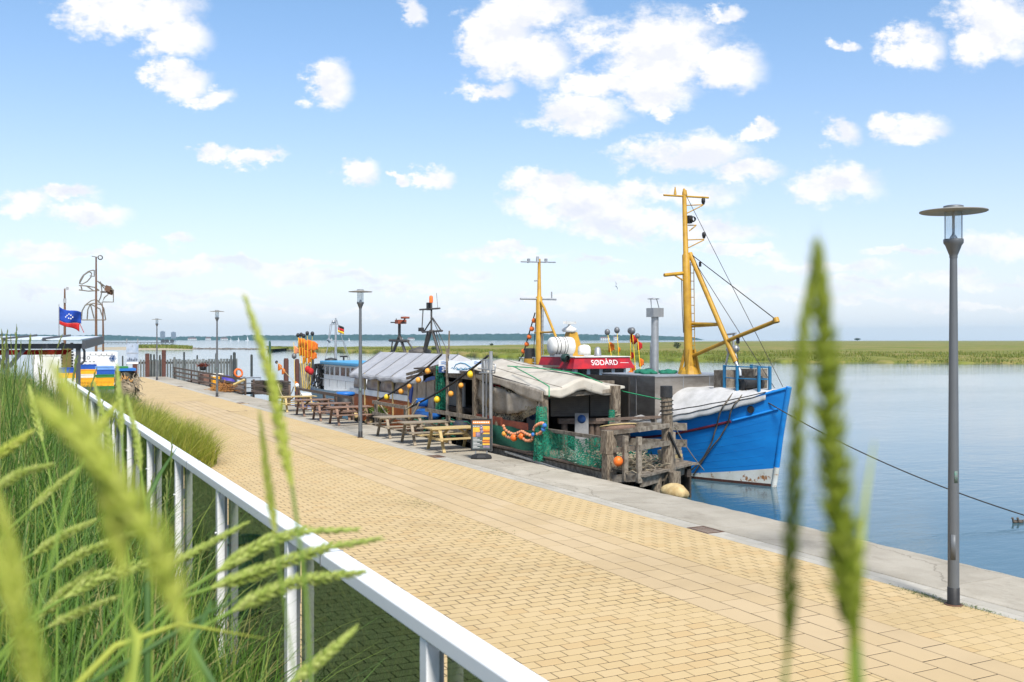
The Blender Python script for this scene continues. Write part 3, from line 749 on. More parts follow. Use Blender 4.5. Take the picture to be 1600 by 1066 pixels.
def skyline_ears():
    k = MB(); st = MB()
    for i in range(120):
        y = RNG.uniform(4.5, 16); x = RNG.uniform(-.25, .75); z = bank_z(x, y); h = RNG.uniform(1.05, 1.55) - (.25 if x > .5 else 0)
        lean = Vector((RNG.gauss(0, .12), RNG.gauss(0, .1), 1)); b = Vector((x, y, z)); tp = b + lean * h
        mid = b + lean * h * .5 + Vector((RNG.gauss(0, .02), 0, 0)); e0 = tp - lean * RNG.uniform(.13, .24)
        st.tube([b, mid, e0], [.003, .0025, .002], 4, cap=False)
        w = RNG.uniform(.007, .012)
        k.tube([e0, e0.lerp(tp, .25), e0.lerp(tp, .6), tp], [w * .3, w * .5, w * .42, w * .08], 5)
        for j in range(9):
            c = e0.lerp(tp, j / 10); o = Vector((math.cos(j * 2.2), math.sin(j * 2.2), 0)) * w * .55
            k.add([c, c + o + lean * .02 + Vector((.003, 0, 0)), c + o + lean * .034, c + o + lean * .02 - Vector((.003, 0, 0))], [(0, 1, 2, 3)])
    k.build('grass_ears', grass_mat('lyme_ear_olive', [(0.13, 0.18, 0.04), (0.18, 0.23, 0.05), (0.24, 0.26, 0.08)], .3, .6), kind='stuff', label='many slender pale ears standing above the dune grass')
    st.build('ear_stems', LYME, kind='stuff', label='thin stems of the distant grass ears')
skyline_ears()

def stalk(head, D, w, label, stem=None, mt=None, rows=26, bend=.06, leaf=None):
    """a single near grass stalk; head = pixel track from base to tip of the ear, D its distance, w the ear's breadth in metres"""
    hp = [pD(x, y, D * (1 + .02 * i)) for i, (x, y) in enumerate(head)]
    foot = Vector((hp[0].x * .75, hp[0].y * .8 + .1, 0)); 
    if stem: foot = pD(stem[-1][0], stem[-1][1], D)
    foot.z = min(foot.z, bank_z(foot.x, foot.y)) if not stem else foot.z
    t = thing('grass_stalk', label, 'grass stalk', (foot.x, foot.y, foot.z), group='ripe grass stalks close to the camera')
    k = MB()
    fine = []
    for i in range(len(hp) - 1):
        for q in range(4): fine.append(hp[i].lerp(hp[i + 1], q / 4))
    fine.append(hp[-1]); ear(k, fine, w, int(rows * .8)); k.build('seed_head', mt or EAR, t)
    if stem: sp = [pD(x, y, D) for x, y in stem]
    else:
        d = (hp[0] - hp[1]).normalized(); L = (hp[0] - foot).length
        sp = [hp[0] + d * .04, hp[0] + d * min(.12, L * .3) + Vector((0, 0, -.05))]
        sp += [sp[-1].lerp(foot, .45) + Vector((d.x, d.y, 0)) * .03, foot]
    z = bank_z(sp[-1].x, sp[-1].y)
    if sp[-1].z > z + .02: sp.append(Vector((sp[-1].x + .01, sp[-1].y + .05, z - .02)))
    ps = [hp[0]] + sp
    k = MB(); k.tube(ps, [w * .12] + [w * .13] * (len(ps) - 2) + [w * .16], 6, cap=False); k.build('stem', STEM, t)
    return t
STEM = grass_mat('grass_stem', [(0.19, 0.32, 0.04), (0.25, 0.37, 0.06)], .35)
NEAR = [
 ([(1338, 1010), (1318, 860), (1300, 700), (1288, 520), (1277, 396)], .30, .0120, 'broad blurred ear standing before the water, its tip above the horizon', [(1341, 1066), (1345, 1200)], DARKEAR, 34),
 ([(1230, 1030), (1236, 850), (1245, 680), (1256, 520), (1266, 448)], .33, .0062, 'narrow blurred ear beside the broad one before the water', [(1226, 1066), (1222, 1220)], DARKEAR, 30),
 ([(288, 985), (250, 860), (190, 760), (118, 680), (60, 628)], .27, .0092, 'biggest blurred ear slanting across the dune grass', None, EARY, 32),
 ([(192, 905), (178, 800), (150, 690), (118, 630), (82, 572)], .28, .0070, 'blurred ear crossing behind the biggest slanting one', None, EARY, 28),
 ([(62, 1100), (30, 960), (-10, 850)], .26, .0070, 'blurred ear rising from the bottom corner of the grass', None, EARY, 26),
 ([(40, 930), (12, 840), (-10, 760)], .30, .0048, 'thin blurred ear at the very edge above the corner ear', None, EARY, 22),
 ([(456, 760), (441, 690), (428, 610), (408, 540), (385, 471)], .62, .0095, 'upright ear reaching to the horizon beside the picnic tables', [(466, 830), (478, 930), (486, 1066), (490, 1180)], EARY, 30),
 ([(430, 835), (422, 780), (414, 715), (406, 648)], .66, .0062, 'slim upright ear left of the tall one over the paving', [(438, 900), (452, 1000), (462, 1066), (468, 1150)], EARY, 26),
 ([(338, 894), (372, 872), (415, 848), (470, 830), (560, 828)], 1.10, .0160, 'upper of the three ears lying across the white handrail', None, EAR, 30),
 ([(330, 919), (380, 902), (440, 880), (510, 856), (593, 842)], 1.05, .0155, 'longest ear lying across the white handrail', None, EAR, 34),
 ([(363, 955), (410, 930), (460, 910), (520, 900), (568, 894)], 1.00, .0155, 'lowest ear lying across the white handrail', None, EAR, 32),
 ([(455, 1066), (490, 1040), (525, 1010), (556, 982)], .95, .0125, 'short ear low in front of the nearest glass pane', None, EAR, 26),
 ([(271, 882), (305, 862), (345, 840), (386, 817)], 1.20, .0125, 'ear pointing at the second nearest white post', None, EAR, 26),
 ([(-12, 716), (20, 696), (50, 674)], 1.0, .0135, 'ear at the edge level with the far end of the grass bed', None, EARY, 20),
 ([(-8, 764), (30, 740), (81, 726)], 1.05, .0120, 'ear at the edge just under the uppermost one', None, EAR, 22),
 ([(47, 797), (80, 766), (121, 733)], 1.25, .0120, 'straight ear just left of the biggest blurred one', None, EAR, 24),
 ([(52, 866), (96, 838), (147, 814)], 1.20, .0130, 'ear running under the biggest blurred one at middle height', None, EAR, 26),
 ([(82, 892), (130, 864), (190, 842), (236, 826)], 1.15, .0125, 'ear crossing the stem of the biggest blurred one', None, EAR, 28),
 ([(100, 935), (150, 905), (223, 883), (262, 868)], 1.10, .0150, 'thick fluffy ear low in the dune grass', None, EAR, 28),
 ([(62, 965), (100, 925), (147, 887)], 1.15, .0125, 'ear slanting just under the thick fluffy one', None, EAR, 26),
 ([(76, 980), (125, 955), (185, 932)], 1.10, .0110, 'lowest pale ear in the dune grass', None, EAR, 24),
 ([(66, 690), (54, 645), (46, 605)], 1.7, .0125, 'upright ear above the edge of the dune grass', None, EAR, 22),
 ([(190, 680), (187, 630), (183, 572)], 1.4, .0100, 'upright ear in front of the white container corner', None, EAR, 28),
 ([(220, 736), (213, 685), (199, 622)], 1.3, .0105, 'upright ear in front of the net pile', None, EAR, 28),
 ([(178, 722), (164, 660), (147, 600)], 1.35, .0110, 'upright ear in front of the coloured crates', None, EAR, 28),
 ([(145, 690), (160, 660), (185, 628)], .8, .0085, 'bent pale ear crossing the handrail below the crates', None, EARY, 18),
]
for a in NEAR: stalk(a[0], a[1], a[2], a[3], a[4], a[5], a[6])
def leafblade(track, D, w, label, mt):
    ps = [pD(x, y, D * (1 + .03 * i)) for i, (x, y) in enumerate(track)]
    z = bank_z(ps[0].x, ps[0].y); ps = [Vector((ps[0].x, ps[0].y, min(z, ps[0].z - .1)))] + ps
    k = MB(); n = len(ps); sd = Vector((math.cos(TH), -math.sin(TH), .15)).normalized()
    vs = []
    for i, p in enumerate(ps):
        d = (ps[min(i + 1, n - 1)] - ps[max(0, i - 1)]).normalized(); s = d.cross(Vector((math.sin(TH), math.cos(TH), 0.2))).normalized()
        ww = w * .5 * (1 - (i / (n - 1)) ** 2 * .93); vs += [p - s * ww, p + d.cross(s) * ww * .3, p + s * ww]
    k.add(vs, [(3 * i + j, 3 * i + j + 1, 3 * i + j + 4, 3 * i + j + 3) for i in range(n - 1) for j in (0, 1)], True)
    k.build('grass_leaf', mt, None, label, 'grass leaf', 'long grass leaves close to the camera', solid=.0006)
for a in [([(1332, 1000), (1342, 880), (1352, 780), (1366, 690)], .32, .0030, 'blurred yellow leaf beside the broad ear before the water', EARY),
          ([(90, 1100), (180, 1010), (280, 975), (415, 998)], .85, .008, 'long bright leaf arching low across the grass to the glass', EARY),
          ([(200, 1100), (215, 1000), (200, 960)], .6, .010, 'broad bright leaf standing low beneath the biggest ear', EARY),
          ([(345, 1090), (300, 1010), (330, 940), (335, 945)], .9, .008, 'bluish leaf bending over by the second nearest post', LYME),
          ([(230, 780), (250, 740), (276, 700)], 2.2, .016, 'dark leaf crossing the handrail beside the yellow grass bed', LYME),
          ([(120, 1080), (240, 1010), (330, 955), (400, 925)], .95, .007, 'narrow leaf rising under the three ears', LYME)]: leafblade(*a)

# ------------------------------------------------------------------ shared paints and timbers
POLEG = mat('lamp_grey', (0.13, 0.14, 0.15), (0.115, 0.125, 0.135), .5, .2, scale=2, wear=((0.08, 0.08, 0.08), .72, 14))
BLACK = mat('black_paint', (0.018, 0.018, 0.02), (0.03, 0.03, 0.03), .55, scale=8)
def clear_mat():
    m = bpy.data.materials.new('clear_lamp_glass'); m.use_nodes = True; T = NT(m.node_tree)
    gl = T.n('ShaderNodeBsdfGlossy', {'Roughness': .05})
    T.n('ShaderNodeOutputMaterial', (T.n('ShaderNodeMixShader', (0.05, T.n('ShaderNodeBsdfTransparent', {0: (.93, .95, .96, 1)}), gl.outputs[0])),)); return m
CLEARG = clear_mat()
CLEAR = mat('opal_tube', (0.6, 0.62, 0.62), rough=.15)
DISCU = mat('lamp_disc', (0.30, 0.29, 0.26), (0.25, 0.24, 0.22), .6, scale=4)
OLDWOOD = mat('weathered_wood', (0.25, 0.215, 0.17), (0.12, 0.095, 0.07), .85, scale=7, stretch=(1, 1, 1), bump=.6, bscale=30, obj=.14, contrast=(.35, .65))
PILEW = mat('pile_wood', (0.27, 0.22, 0.16), (0.09, 0.065, 0.045), .9, scale=9, stretch=(4, 4, .7), bump=.9, bscale=22, contrast=(.38, .62))
DARKWOOD = mat('dark_wet_wood', (0.075, 0.055, 0.042), (0.035, 0.03, 0.025), .8, scale=8, stretch=(1, 1, 3), bump=.5, obj=.2)
BROWNW = mat('brown_jetty_wood', (0.16, 0.115, 0.085), (0.085, 0.06, 0.048), .85, scale=8, bump=.5, obj=.2)
FRESHW = mat('fresh_pine', (0.52, 0.40, 0.19), (0.40, 0.285, 0.12), .7, scale=6, stretch=(1, 6, 6), bump=.2, obj=.08)
GREYW = mat('grey_table_wood', (0.33, 0.27, 0.20), (0.22, 0.18, 0.125), .8, scale=6, stretch=(1, 6, 6), bump=.3, obj=.12)
REDW = mat('reddish_table_wood', (0.27, 0.165, 0.115), (0.17, 0.105, 0.075), .75, scale=6, stretch=(1, 6, 6), bump=.3, obj=.15)
STEEL = mat('galvanised_steel', (0.42, 0.43, 0.44), (0.33, 0.34, 0.35), .45, .6, scale=5)
ROPE = mat('hemp_rope', (0.40, 0.34, 0.24), (0.28, 0.23, 0.16), .95, scale=60, bump=.5)
ROPED = mat('dark_rope', (0.05, 0.045, 0.04), rough=.9)
CABLE = mat('black_cable', (0.012, 0.012, 0.013), rough=.6)
WHITEP = mat('white_boat_paint', (0.74, 0.75, 0.74), (0.66, 0.67, 0.66), .45, scale=2, wear=((0.33, 0.20, 0.11), .76, 6))
ORANGE = mat('orange_float', (0.80, 0.17, 0.02), (0.68, 0.13, 0.02), .45, scale=6)
PEACH = mat('faded_float', (0.62, 0.27, 0.14), (0.52, 0.20, 0.10), .6, scale=5, obj=.15)
YELLOWF = mat('yellow_float', (0.82, 0.56, 0.02), (0.72, 0.46, 0.02), .45, scale=5)
AMBER = mat('amber_float', (0.78, 0.36, 0.05), (0.66, 0.28, 0.04), .5, scale=5)
BLUEF = mat('blue_float', (0.04, 0.18, 0.50), rough=.5)
FLAGO = mat('orange_flag', (0.85, 0.24, 0.03), (0.75, 0.18, 0.02), .8, scale=8, trans=.3)
FLAGR = mat('red_flag', (0.62, 0.03, 0.03), (0.5, 0.02, 0.02), .8, scale=8, trans=.25)
MASTY = mat('mast_yellow', (0.50, 0.285, 0.027), (0.38, 0.20, 0.02), .5, scale=4, wear=((0.18, 0.08, 0.03), .70, 7))
DARKGL = mat('cabin_window', (0.012, 0.017, 0.02), rough=.15, spec=.25)
TXTW = mat('white_lettering', (0.82, 0.80, 0.78), rough=.6)

def lit(px_pts, X): return [pX(x, y, X) for x, y in px_pts]
def rails(pts, r, k=None, n=6): k = k or MB(); [k.tube([a, b], r, n) for a, b in pts]; return k
def sag(a, b, d, n=10):
    a, b = Vector(a), Vector(b)
    return [a.lerp(b, i / n) - Vector((0, 0, d * 4 * (i / n) * (1 - i / n))) for i in range(n + 1)]
def text(s, mtl, parent, loc, M, size, label=None, ext=.004):
    cu = bpy.data.curves.new('lettering', 'FONT'); cu.body = s; cu.size = size; cu.extrude = ext; cu.align_x = 'CENTER'; cu.align_y = 'CENTER'
    tmp = bpy.data.objects.new('tmp', cu); me = bpy.data.meshes.new_from_object(tmp); bpy.data.objects.remove(tmp); bpy.data.curves.remove(cu)
    me.materials.clear(); me.materials.append(mtl); o = bpy.data.objects.new('lettering', me); COL.objects.link(o); o.parent = parent
    o.matrix_local = Matrix.Translation(Vector(loc) - root_loc(parent)) @ M.to_4x4(); return o
def face(nx, ny):
    """axes of an upright sheet whose front looks along (nx, ny)"""
    n = Vector((nx, ny, 0)).normalized(); up = Vector((0, 0, 1)); r = up.cross(n)
    return Matrix((r, up, n)).transposed()

# ------------------------------------------------------------------ street lamps
def lamp_proto():
    t = thing('street_lamp', 'nearest tall grey street lamp standing at the edge of the gutter', 'street lamp', group='grey street lamps along the quay')
    MB().lathe([(.074, .235), (.072, 1.2), (.060, 3.2), (.047, 4.72), (.047, 4.74)], n=20).build('pole', POLEG, t)
    MB().lathe([(.085, 0), (.080, .012), (.079, .235), (.075, .238)], n=20).build('base_sleeve', BLACK, t)
    MB().lathe([(.052, 4.70), (.054, 4.74), (.06, 4.75), (.105, 4.87), (.127, 4.90), (.13, 4.935), (.127, 4.955), (.02, 4.956)], n=24).build('collar', POLEG, t)
    MB().lathe([(.12, 0), (.12, .008), (.09, .014)], n=20).build('flange', IRON, t)
    MB().grid(lambda u, v: (.0735 * math.sin(-2.2 + .9 * (u - .5)), .0735 * math.cos(-2.2 + .9 * (u - .5)), .62 + .34 * v), 6, 1).build('access_door', POLEG, t, solid=.004)
    MB().grid(lambda u, v: (.0712 * math.sin(-2.75 + .7 * (u - .5)), .0712 * math.cos(-2.75 + .7 * (u - .5)), 1.66 + .16 * v), 6, 1).build('sticker', mat('sticker_green', (0.05, 0.16, 0.12), (0.14, 0.15, 0.15), .6, scale=30), t, solid=.002)
    for i in range(4):
        a = math.pi / 4 + i * math.pi / 2; x, y = .105 * math.cos(a), .105 * math.sin(a)
        MB().tube([(x, y, 4.95), (x, y, 5.335)], .0075, 6).build('rod', STEEL, t)
    k = MB(); k.lathe([(.05, 4.956), (.05, 4.98), (.02, 5.02), (.006, 5.06), (.006, 5.33)], n=12); k.tube([(.03, .02, 4.96), (.03, .02, 5.03)], .012, 6); k.build('lamp_holder', STEEL, t)
    MB().lathe([(.118, 4.957), (.118, 5.322), (.114, 5.322), (.114, 4.957)], n=24).build('glass_cylinder', CLEARG, t)
    MB().lathe([(.02, 5.325), (.115, 5.325), (.13, 5.335), (.42, 5.318), (.434, 5.325), (.434, 5.337), (.16, 5.375), (.001, 5.38)], n=40).build('shade', DISCU, t)
    MB().lathe([(.13, 5.376), (.128, 5.405), (.10, 5.412), (.001, 5.413)], n=24).build('cap', POLEG, t)
    return t
L0 = lamp_proto()
for i, (px, py, lb) in enumerate([(1490, 945, None), (563, 684, 'grey street lamp beside the picnic tables and the brown sided barge'), (339, 620, 'grey street lamp beside the yellow crates and orange nets'), (245, 594, 'farthest grey street lamp near the palisade')]):
    o = L0 if i == 0 else copy_tree(L0); p = pz(px, py); o.location = (p.x, p.y, .0)
    if lb: o['label'] = lb

# ------------------------------------------------------------------ picnic tables
def picnic(mtl):
    t = thing('picnic_table', 'x', 'picnic table', group='picnic tables on the quay')
    L = 1.86
    for i in range(5): MB().box(-L / 2, L / 2, -.37 + i * .15, -.37 + i * .15 + .14, .715, .752).build('top_plank', mtl, t)
    for s in (-1, 1):
        for j in range(2):
            y = s * .60 + (j * .15 if s > 0 else -j * .15); y0, y1 = (y, y + .14) if s > 0 else (y - .14, y)
            MB().box(-L / 2, L / 2, y0, y1, .425, .46).build('bench_plank', mtl, t)
    for x in (-.64, .64):
        for s in (-1, 1): MB().bar((x, s * .30, .712), (x, s * .66, .004), .045, .095, up=(1, 0, 0)).build('leg', mtl, t)
        MB().box(x + .025, x + .068, -.78, .78, .33, .422).build('crossbeam', mtl, t)
        MB().box(x - .068, x - .025, -.36, .36, .63, .712).build('top_bearer', mtl, t)
        MB().bar((x * .9, 0, .40), (x * .28, 0, .70), .045, .07).build('brace', mtl, t)
    return t
PROTO = {id(m): picnic(m) for m in (FRESHW, GREYW, REDW)}; used = set()
for Y, mtl, dx, rz, lb in [(29.65, FRESHW, .02, .012, 'fresh yellow pine picnic table nearest the menu board'), (32.05, GREYW, .0, -.015, 'weathered grey picnic table between the yellow one and the lamp side one'),
                      (34.7, GREYW, .05, .02, 'weathered grey picnic table just past the middle street lamp'), (40.7, REDW, .0, .01, 'reddish picnic table closest to the middle lamp in the far row of four'),
                      (43.2, REDW, -.03, -.02, 'second reddish picnic table beyond the middle lamp'), (46.2, REDW, .02, .015, 'third reddish picnic table beyond the middle lamp'), (49.2, FRESHW, .0, -.01, 'yellowish picnic table farthest along the quay')]:
    p = PROTO[id(mtl)]; o = p if id(mtl) not in used else copy_tree(p); used.add(id(mtl))
    o.location = (12.93 + dx, Y, .004); o.rotation_euler = (0, 0, rz); o['label'] = lb

# ------------------------------------------------------------------ menu board
def menu_board():
    p = pz(752, 717); t = thing('menu_board', 'black framed menu board with burger pictures on a heavy dark foot', 'sign')
    M = Matrix.Rotation(-.62, 3, 'Z')
    PR = {'o': mat('print_orange', (0.75, 0.27, 0.04), (0.6, 0.18, 0.03), .35, scale=14), 'y': mat('print_yellow', (0.85, 0.50, 0.05), (0.7, 0.33, 0.05), .35, scale=18), 'd': mat('print_slate', (0.09, 0.12, 0.115), (0.07, 0.085, 0.09), .3, scale=5),
          'b': mat('print_brown', (0.25, 0.07, 0.03), (0.45, 0.14, 0.03), .35, scale=25), 'v': mat('print_mauve', (0.35, 0.25, 0.33), (0.12, 0.10, 0.16), .35, scale=22), 'w': TXTW}
    k = MB()
    k.lathe([(.001, .0), (.29, .0), (.31, .03), (.28, .10), (.16, .15), (.001, .155)], n=8, M=Matrix.Diagonal((1.12, .62, 1)) @ Matrix.Rotation(math.pi / 8, 3, 'Z'), smooth=False); k.build('foot', RUBBER, t, bevel=.012)
    for x in (-.17, .17): MB().tube([(x, 0, .13), (x, 0, .25)], .022, 8).build('spring_post', STEEL, t)
    W, Z0, Z1 = .315, .235, 1.20
    k = MB()
    for a in ((-W, -W + .045, Z0, Z1), (W - .045, W, Z0, Z1), (-W + .045, W - .045, Z0, Z0 + .05), (-W + .045, W - .045, Z1 - .045, Z1)): k.box(a[0], a[1], -.022, .022, a[2], a[3])
    k.build('frame', BLACK, t, bevel=.004)
    b = MB().box(-W + .046, W - .046, -.010, .012, Z0 + .051, Z1 - .046).build('poster', PR['d'], t)
    def pr(c, x0, x1, z0, z1, d=.0125): MB().box(x0, x1, -d, -.0102, z0, z1).build('print', PR[c], b)
    pr('o', -.262, .262, 1.04, 1.14); pr('y', -.25, .0, .80, .94); pr('o', -.25, -.17, .66, .795); pr('v', -.165, -.03, .66, .795)
    for i in range(9): pr('w', -.245 + i * .055, -.205 + i * .055, 1.075, 1.112, .0145)
    for i in range(6): pr('w', -.245 + i * .05, -.208 + i * .05, .965, .985)
    for j, (c, a, z, h) in enumerate([('y', .04, .88, .10), ('o', .03, .83, .05), ('b', .04, .79, .035), ('y', .03, .74, .04), ('y', .05, .57, .07), ('b', .04, .53, .035), ('o', .03, .50, .03), ('b', .05, .465, .03), ('y', .04, .41, .05), ('v', .06, .33, .06)]): pr(c, a, .25, z, z + h)
    k = MB()
    for dx, z, r in ((0, .985, .03), (.0, .90, .055), (.01, .80, .06)): k.lathe([(.001, 0), (r, 0), (r, .003), (.001, .003)], (-.0 + dx, -.013, z), 14, Matrix.Rotation(R(90), 3, 'X'))
    k.build('print', PR['v'], b)
    for i in range(8): pr('w', -.25, -.25 + .13 + .07 * ((i * 7) % 3), .615 - i * .042, .627 - i * .042)
    t.location = (p.x, p.y, .004); t.rotation_euler = (0, 0, -.45)
menu_board()

# ------------------------------------------------------------------ blue cutter
BLUE = mat('hull_blue', (0.012, 0.235, 0.64), (0.010, 0.18, 0.53), .38, scale=1.1, stretch=(1, .5, 3), wear=((0.06, 0.14, 0.26), .63, 4), bump=.12, bscale=2.5)
BLUEL = mat('patch_blue', (0.02, 0.26, 0.68), (0.016, 0.21, 0.6), .4, scale=3)
BOOT = mat('boot_white', (0.70, 0.69, 0.64), (0.55, 0.53, 0.46), .6, scale=2, wear=((0.30, 0.13, 0.04), .555, 3.2))
RUST = mat('antifouling_rust', (0.09, 0.030, 0.020), (0.05, 0.022, 0.016), .8, scale=6)
MAROON = mat('rub_rail_maroon', (0.13, 0.012, 0.025), rough=.5)
TARPW = mat('white_tarpaulin', (0.55, 0.54, 0.53), (0.43, 0.425, 0.41), .6, scale=2.5, wear=((0.40, 0.38, 0.33), .70, 5), bump=.5, bscale=5)
SHEET = mat('stainless_sheet', (0.42, 0.38, 0.335), (0.27, 0.235, 0.20), .38, .75, scale=1.2, stretch=(1, 1, 3))
REDP = mat('wheelhouse_red', (0.46, 0.006, 0.014), (0.26, 0.005, 0.02), .6, scale=3, wear=((0.62, 0.30, 0.26), .67, 9))
PALEB = mat('pale_blue_paint', (0.50, 0.66, 0.74), (0.42, 0.58, 0.68), .5, scale=3)
TEALB = mat('rail_blue', (0.02, 0.17, 0.33), (0.015, 0.12, 0.25), .45, scale=6, wear=((0.25, 0.12, 0.06), .72, 10))
CANV = mat('raft_white', (0.75, 0.74, 0.70), (0.6, 0.58, 0.54), .5, scale=4)
NETG = mat('net_green', (0.012, 0.13, 0.085), (0.02, 0.20, 0.12), .9, scale=30, bump=.8)
XC, YS, LEN = 20.4, 22.35, 18.0
def sheer(t): return .92 + 1.22 * max(0, 1 - t / .30) ** 1.7 + .35 * max(0, (t - .5) / .5) ** 2
def half(t, z):
    bs = 2.42 * (1 - (1 - min(t, .42) / .42) ** 2.2) * (1 - .30 * max(0, (t - .8) / .2) ** 2) + .07
    bw = 2.28 * (1 - (1 - min(t, .5) / .5) ** 1.75) * (1 - .5 * max(0, (t - .8) / .2) ** 2) + .045
    k = max(-.25, (z - WATER) / (sheer(t) - WATER)); return max(.03, bw + (bs - bw) * (k ** 1.25 if k > 0 else k * .8))
def hp(t, z, s):
    k = (sheer(t) - z) / (sheer(0) - WATER)
    return (XC - s * half(t, z), YS + LEN * t + .62 * max(0, (sheer(0) - z) / (sheer(0) - WATER)) * max(0, 1 - t * 3), z)
def hull_rows(zf):
    k = MB()
    for s in (1, -1): k.grid(lambda u, v, s=s: hp(u ** 1.4, zf(u ** 1.4)[0] + (zf(u ** 1.4)[1] - zf(u ** 1.4)[0]) * v, s), 70, 8)
    return k
def ztop_white(t): return -.72 + .48 * max(0, 1 - t / .22) ** 1.35
def cutter():
    t = thing('fishing_cutter', 'big blue fishing cutter with white tarpaulin over its foredeck and tall yellow masts', 'boat', (XC, 30, WATER))
    h = hull_rows(lambda u: (ztop_white(u), sheer(u))).build('hull', BLUE, t)
    hull_rows(lambda u: (-.72, ztop_white(u))).build('boot_top', BOOT, h)
    hull_rows(lambda u: (WATER - .9, -.72)).build('bottom_paint', RUST, h)
    k = MB(); k.tube([(XC, YS - .06, 2.2), (XC, YS + .02, 1.9), (XC, YS + .30, .7), (XC, YS + .46, -.2)], .085, 8); k.build('stem_post', BLUE, h)
    k = MB(); k.tube([(XC, YS + .455, -.2), (XC, YS + .60, -.85)], .086, 8); k.build('stem_foot', BOOT, h)
    for s in (1, -1):
        pts = [hp(u, sheer(u) - .55 - .12 * u, s) for u in [.075 + .9 * i / 40 for i in range(41)]]
        MB().tube([(x - s * .02, y, z) for x, y, z in pts], .045, 6).build('rub_rail', MAROON, h)
        pts = [hp(u, sheer(u) - .55, s) for u in [.006 + .066 * i / 8 for i in range(9)]]
        MB().tube([(x - s * .012, y, z) for x, y, z in pts], .04, 6).build('rub_patch', BLUEL, h, label='bright blue stretch of the rub rail at the bow')
        for j in range(6):      # planking seams
            pts = []
            for i in range(41):
                u = .02 + .95 * i / 40; z0, z1 = ztop_white(u), sheer(u) - .62; pts.append(hp(u, z0 + (z1 - z0) * (j + .6) / 6.4, s))
            MB().tube([(x - s * .001, y, z) for x, y, z in pts], .006, 4).build('plank_seam', BLUE, h)
        pts = [hp(u, sheer(u), s) for u in [i / 40 for i in range(41)]]
        MB().tube([(x, y, z + .01) for x, y, z in pts], .05, 6).build('gunwale', BLUE, h)
    k = MB(); k.grid(lambda u, v: (XC + (2 * v - 1) * (half(u, sheer(u)) - .05), YS + LEN * u + .1, sheer(u) - .28 - .12 * (1 - (2 * v - 1) ** 2) + .1), 40, 6); k.build('deck', GREYW, t)
    k = MB(); k.tube([hp(.045, 1.5, 1), (hp(.045, 1.5, 1)[0] - .05, hp(.045, 1.5, 1)[1] - .02, 1.5)], .11, 10); k.build('hawse_pipe', BLACK, t)
    # tarpaulin over the foredeck, hanging down outside the gunwale
    def tarp(u, v):
        tt = .022 + .255 * u; s = 2 * v - 1; a = abs(s)
        b = half(tt, sheer(tt)) + .07
        top = 2.02 + .06 * (1 - u) + .03 * math.sin(u * 19) * (1 - a)
        rim = sheer(tt) + .02
        fall = 1 if u < .86 else max(0.0, 1 - (u - .86) / .14) ** .5
        z = rim + (max(top, rim + .05) - rim) * (max(0, 1 - max(0, (a - .28) / .60) ** 2.1) if a < .88 else 0) * fall
        x = b * min(1, a / .88) + .012 * math.sin(u * 31 + s * 3)
        if a > .88: z = rim - .20 * (a - .88) / .12 - .025 * math.sin(u * 23) ** 2
        z += .02 * math.sin(u * 40 + a * 8) * (1 - a)
        return (XC + (x if s > 0 else -x), YS + LEN * tt + .08 - .15 * a * u, z)
    tp = MB().grid(tarp, 70, 44).build('foredeck_tarpaulin', TARPW, t, solid=.015)
    k = MB()
    for a in (.055, .09): k.tube([Vector(tarp(i / 40, a)) + Vector((-.02, 0, .01)) for i in range(41)], .012, 5)
    k.build('tarpaulin_hem', ROPED, tp)
    # stainless deckhouse
    x0, x1, y0, y1, z1 = 18.3, 21.9, 26.05, 29.2, 2.40
    dh = MB().box(x0, x1, y0, y1, .85, z1).build('deckhouse', SHEET, t)
    k = MB()
    for x in (19.4, 20.45): k.box(x - .01, x + .01, y0 - .012, y0 - .001, .85, z1)
    for y in (27.1, 28.15): k.box(x0 - .012, x0 - .001, y - .01, y + .01, .85, z1)
    k.build('panel_seam', STEEL, dh)
    MB().box(x0 - .03, x1 + .03, y0 - .03, y1 + .03, z1 + .001, z1 + .035).build('roof_edge', STEEL, dh)
    k = MB()
    for i in range(22): k.ball((18.9 + RNG.uniform(0, 1.3), 27.9 + RNG.uniform(-.5, .7), z1 + .05 + RNG.uniform(0, .06)), RNG.uniform(.10, .2), 8, 5, (1.2, 1, .6))
    k.build('net_heap', NETG, dh, label='green net heaped on the deckhouse roof')
    p = pX(1035, 590, 19.6); k = MB(); k.tube([(p.x, 27.9, 2.3), (p.x, 27.9, 4.35)], .125, 12); k.build('exhaust_stack', STEEL, t)
    k = MB(); k.cbox((p.x, 27.9, 4.5), .42, .42, .30); k.tube([(p.x - .14, 27.9, 4.65), (p.x - .17, 27.9, 4.95)], .015, 5); k.tube([(p.x + .17, 27.9, 4.65), (p.x + .07, 27.9, 4.95)], .015, 5); k.lathe([(.001, .05), (.2, .02), (.2, 0), (.001, 0)], (p.x - .06, 27.9, 4.95), 12); k.build('stack_head', STEEL, t)
    # foremast
    my = 27.0; F_ = lambda x, y: pX(x, y, XC); G_ = lambda x, y: pY(x, y, my)
    zt = F_(1069, 300).z
    mt_ = Vector(G_(1069, 298)); mb_ = Vector((XC, my, .9)); M_ = lambda z: mb_.lerp(mt_, (z - .9) / (mt_.z - .9))
    ms = MB().tube([M_(.9), M_(4.0), M_(6.4), M_(6.45), M_(zt - .1), M_(zt + .05)], [.145, .14, .125, .09, .07, .03], 14).build('foremast', MASTY, t)
    k = MB(); k.lathe([(.38, 2.43), (.33, 2.55), (.2, 2.7), (.18, 3.1)], (XC, my, 0), 10, smooth=False)
    for i in range(5): a = i * 1.256; k.bar((XC + .36 * math.cos(a), my + .36 * math.sin(a), 2.43), (XC + .16 * math.cos(a), my + .16 * math.sin(a), 3.25), .05, .12)
    k.build('mast_foot', MASTY, ms)
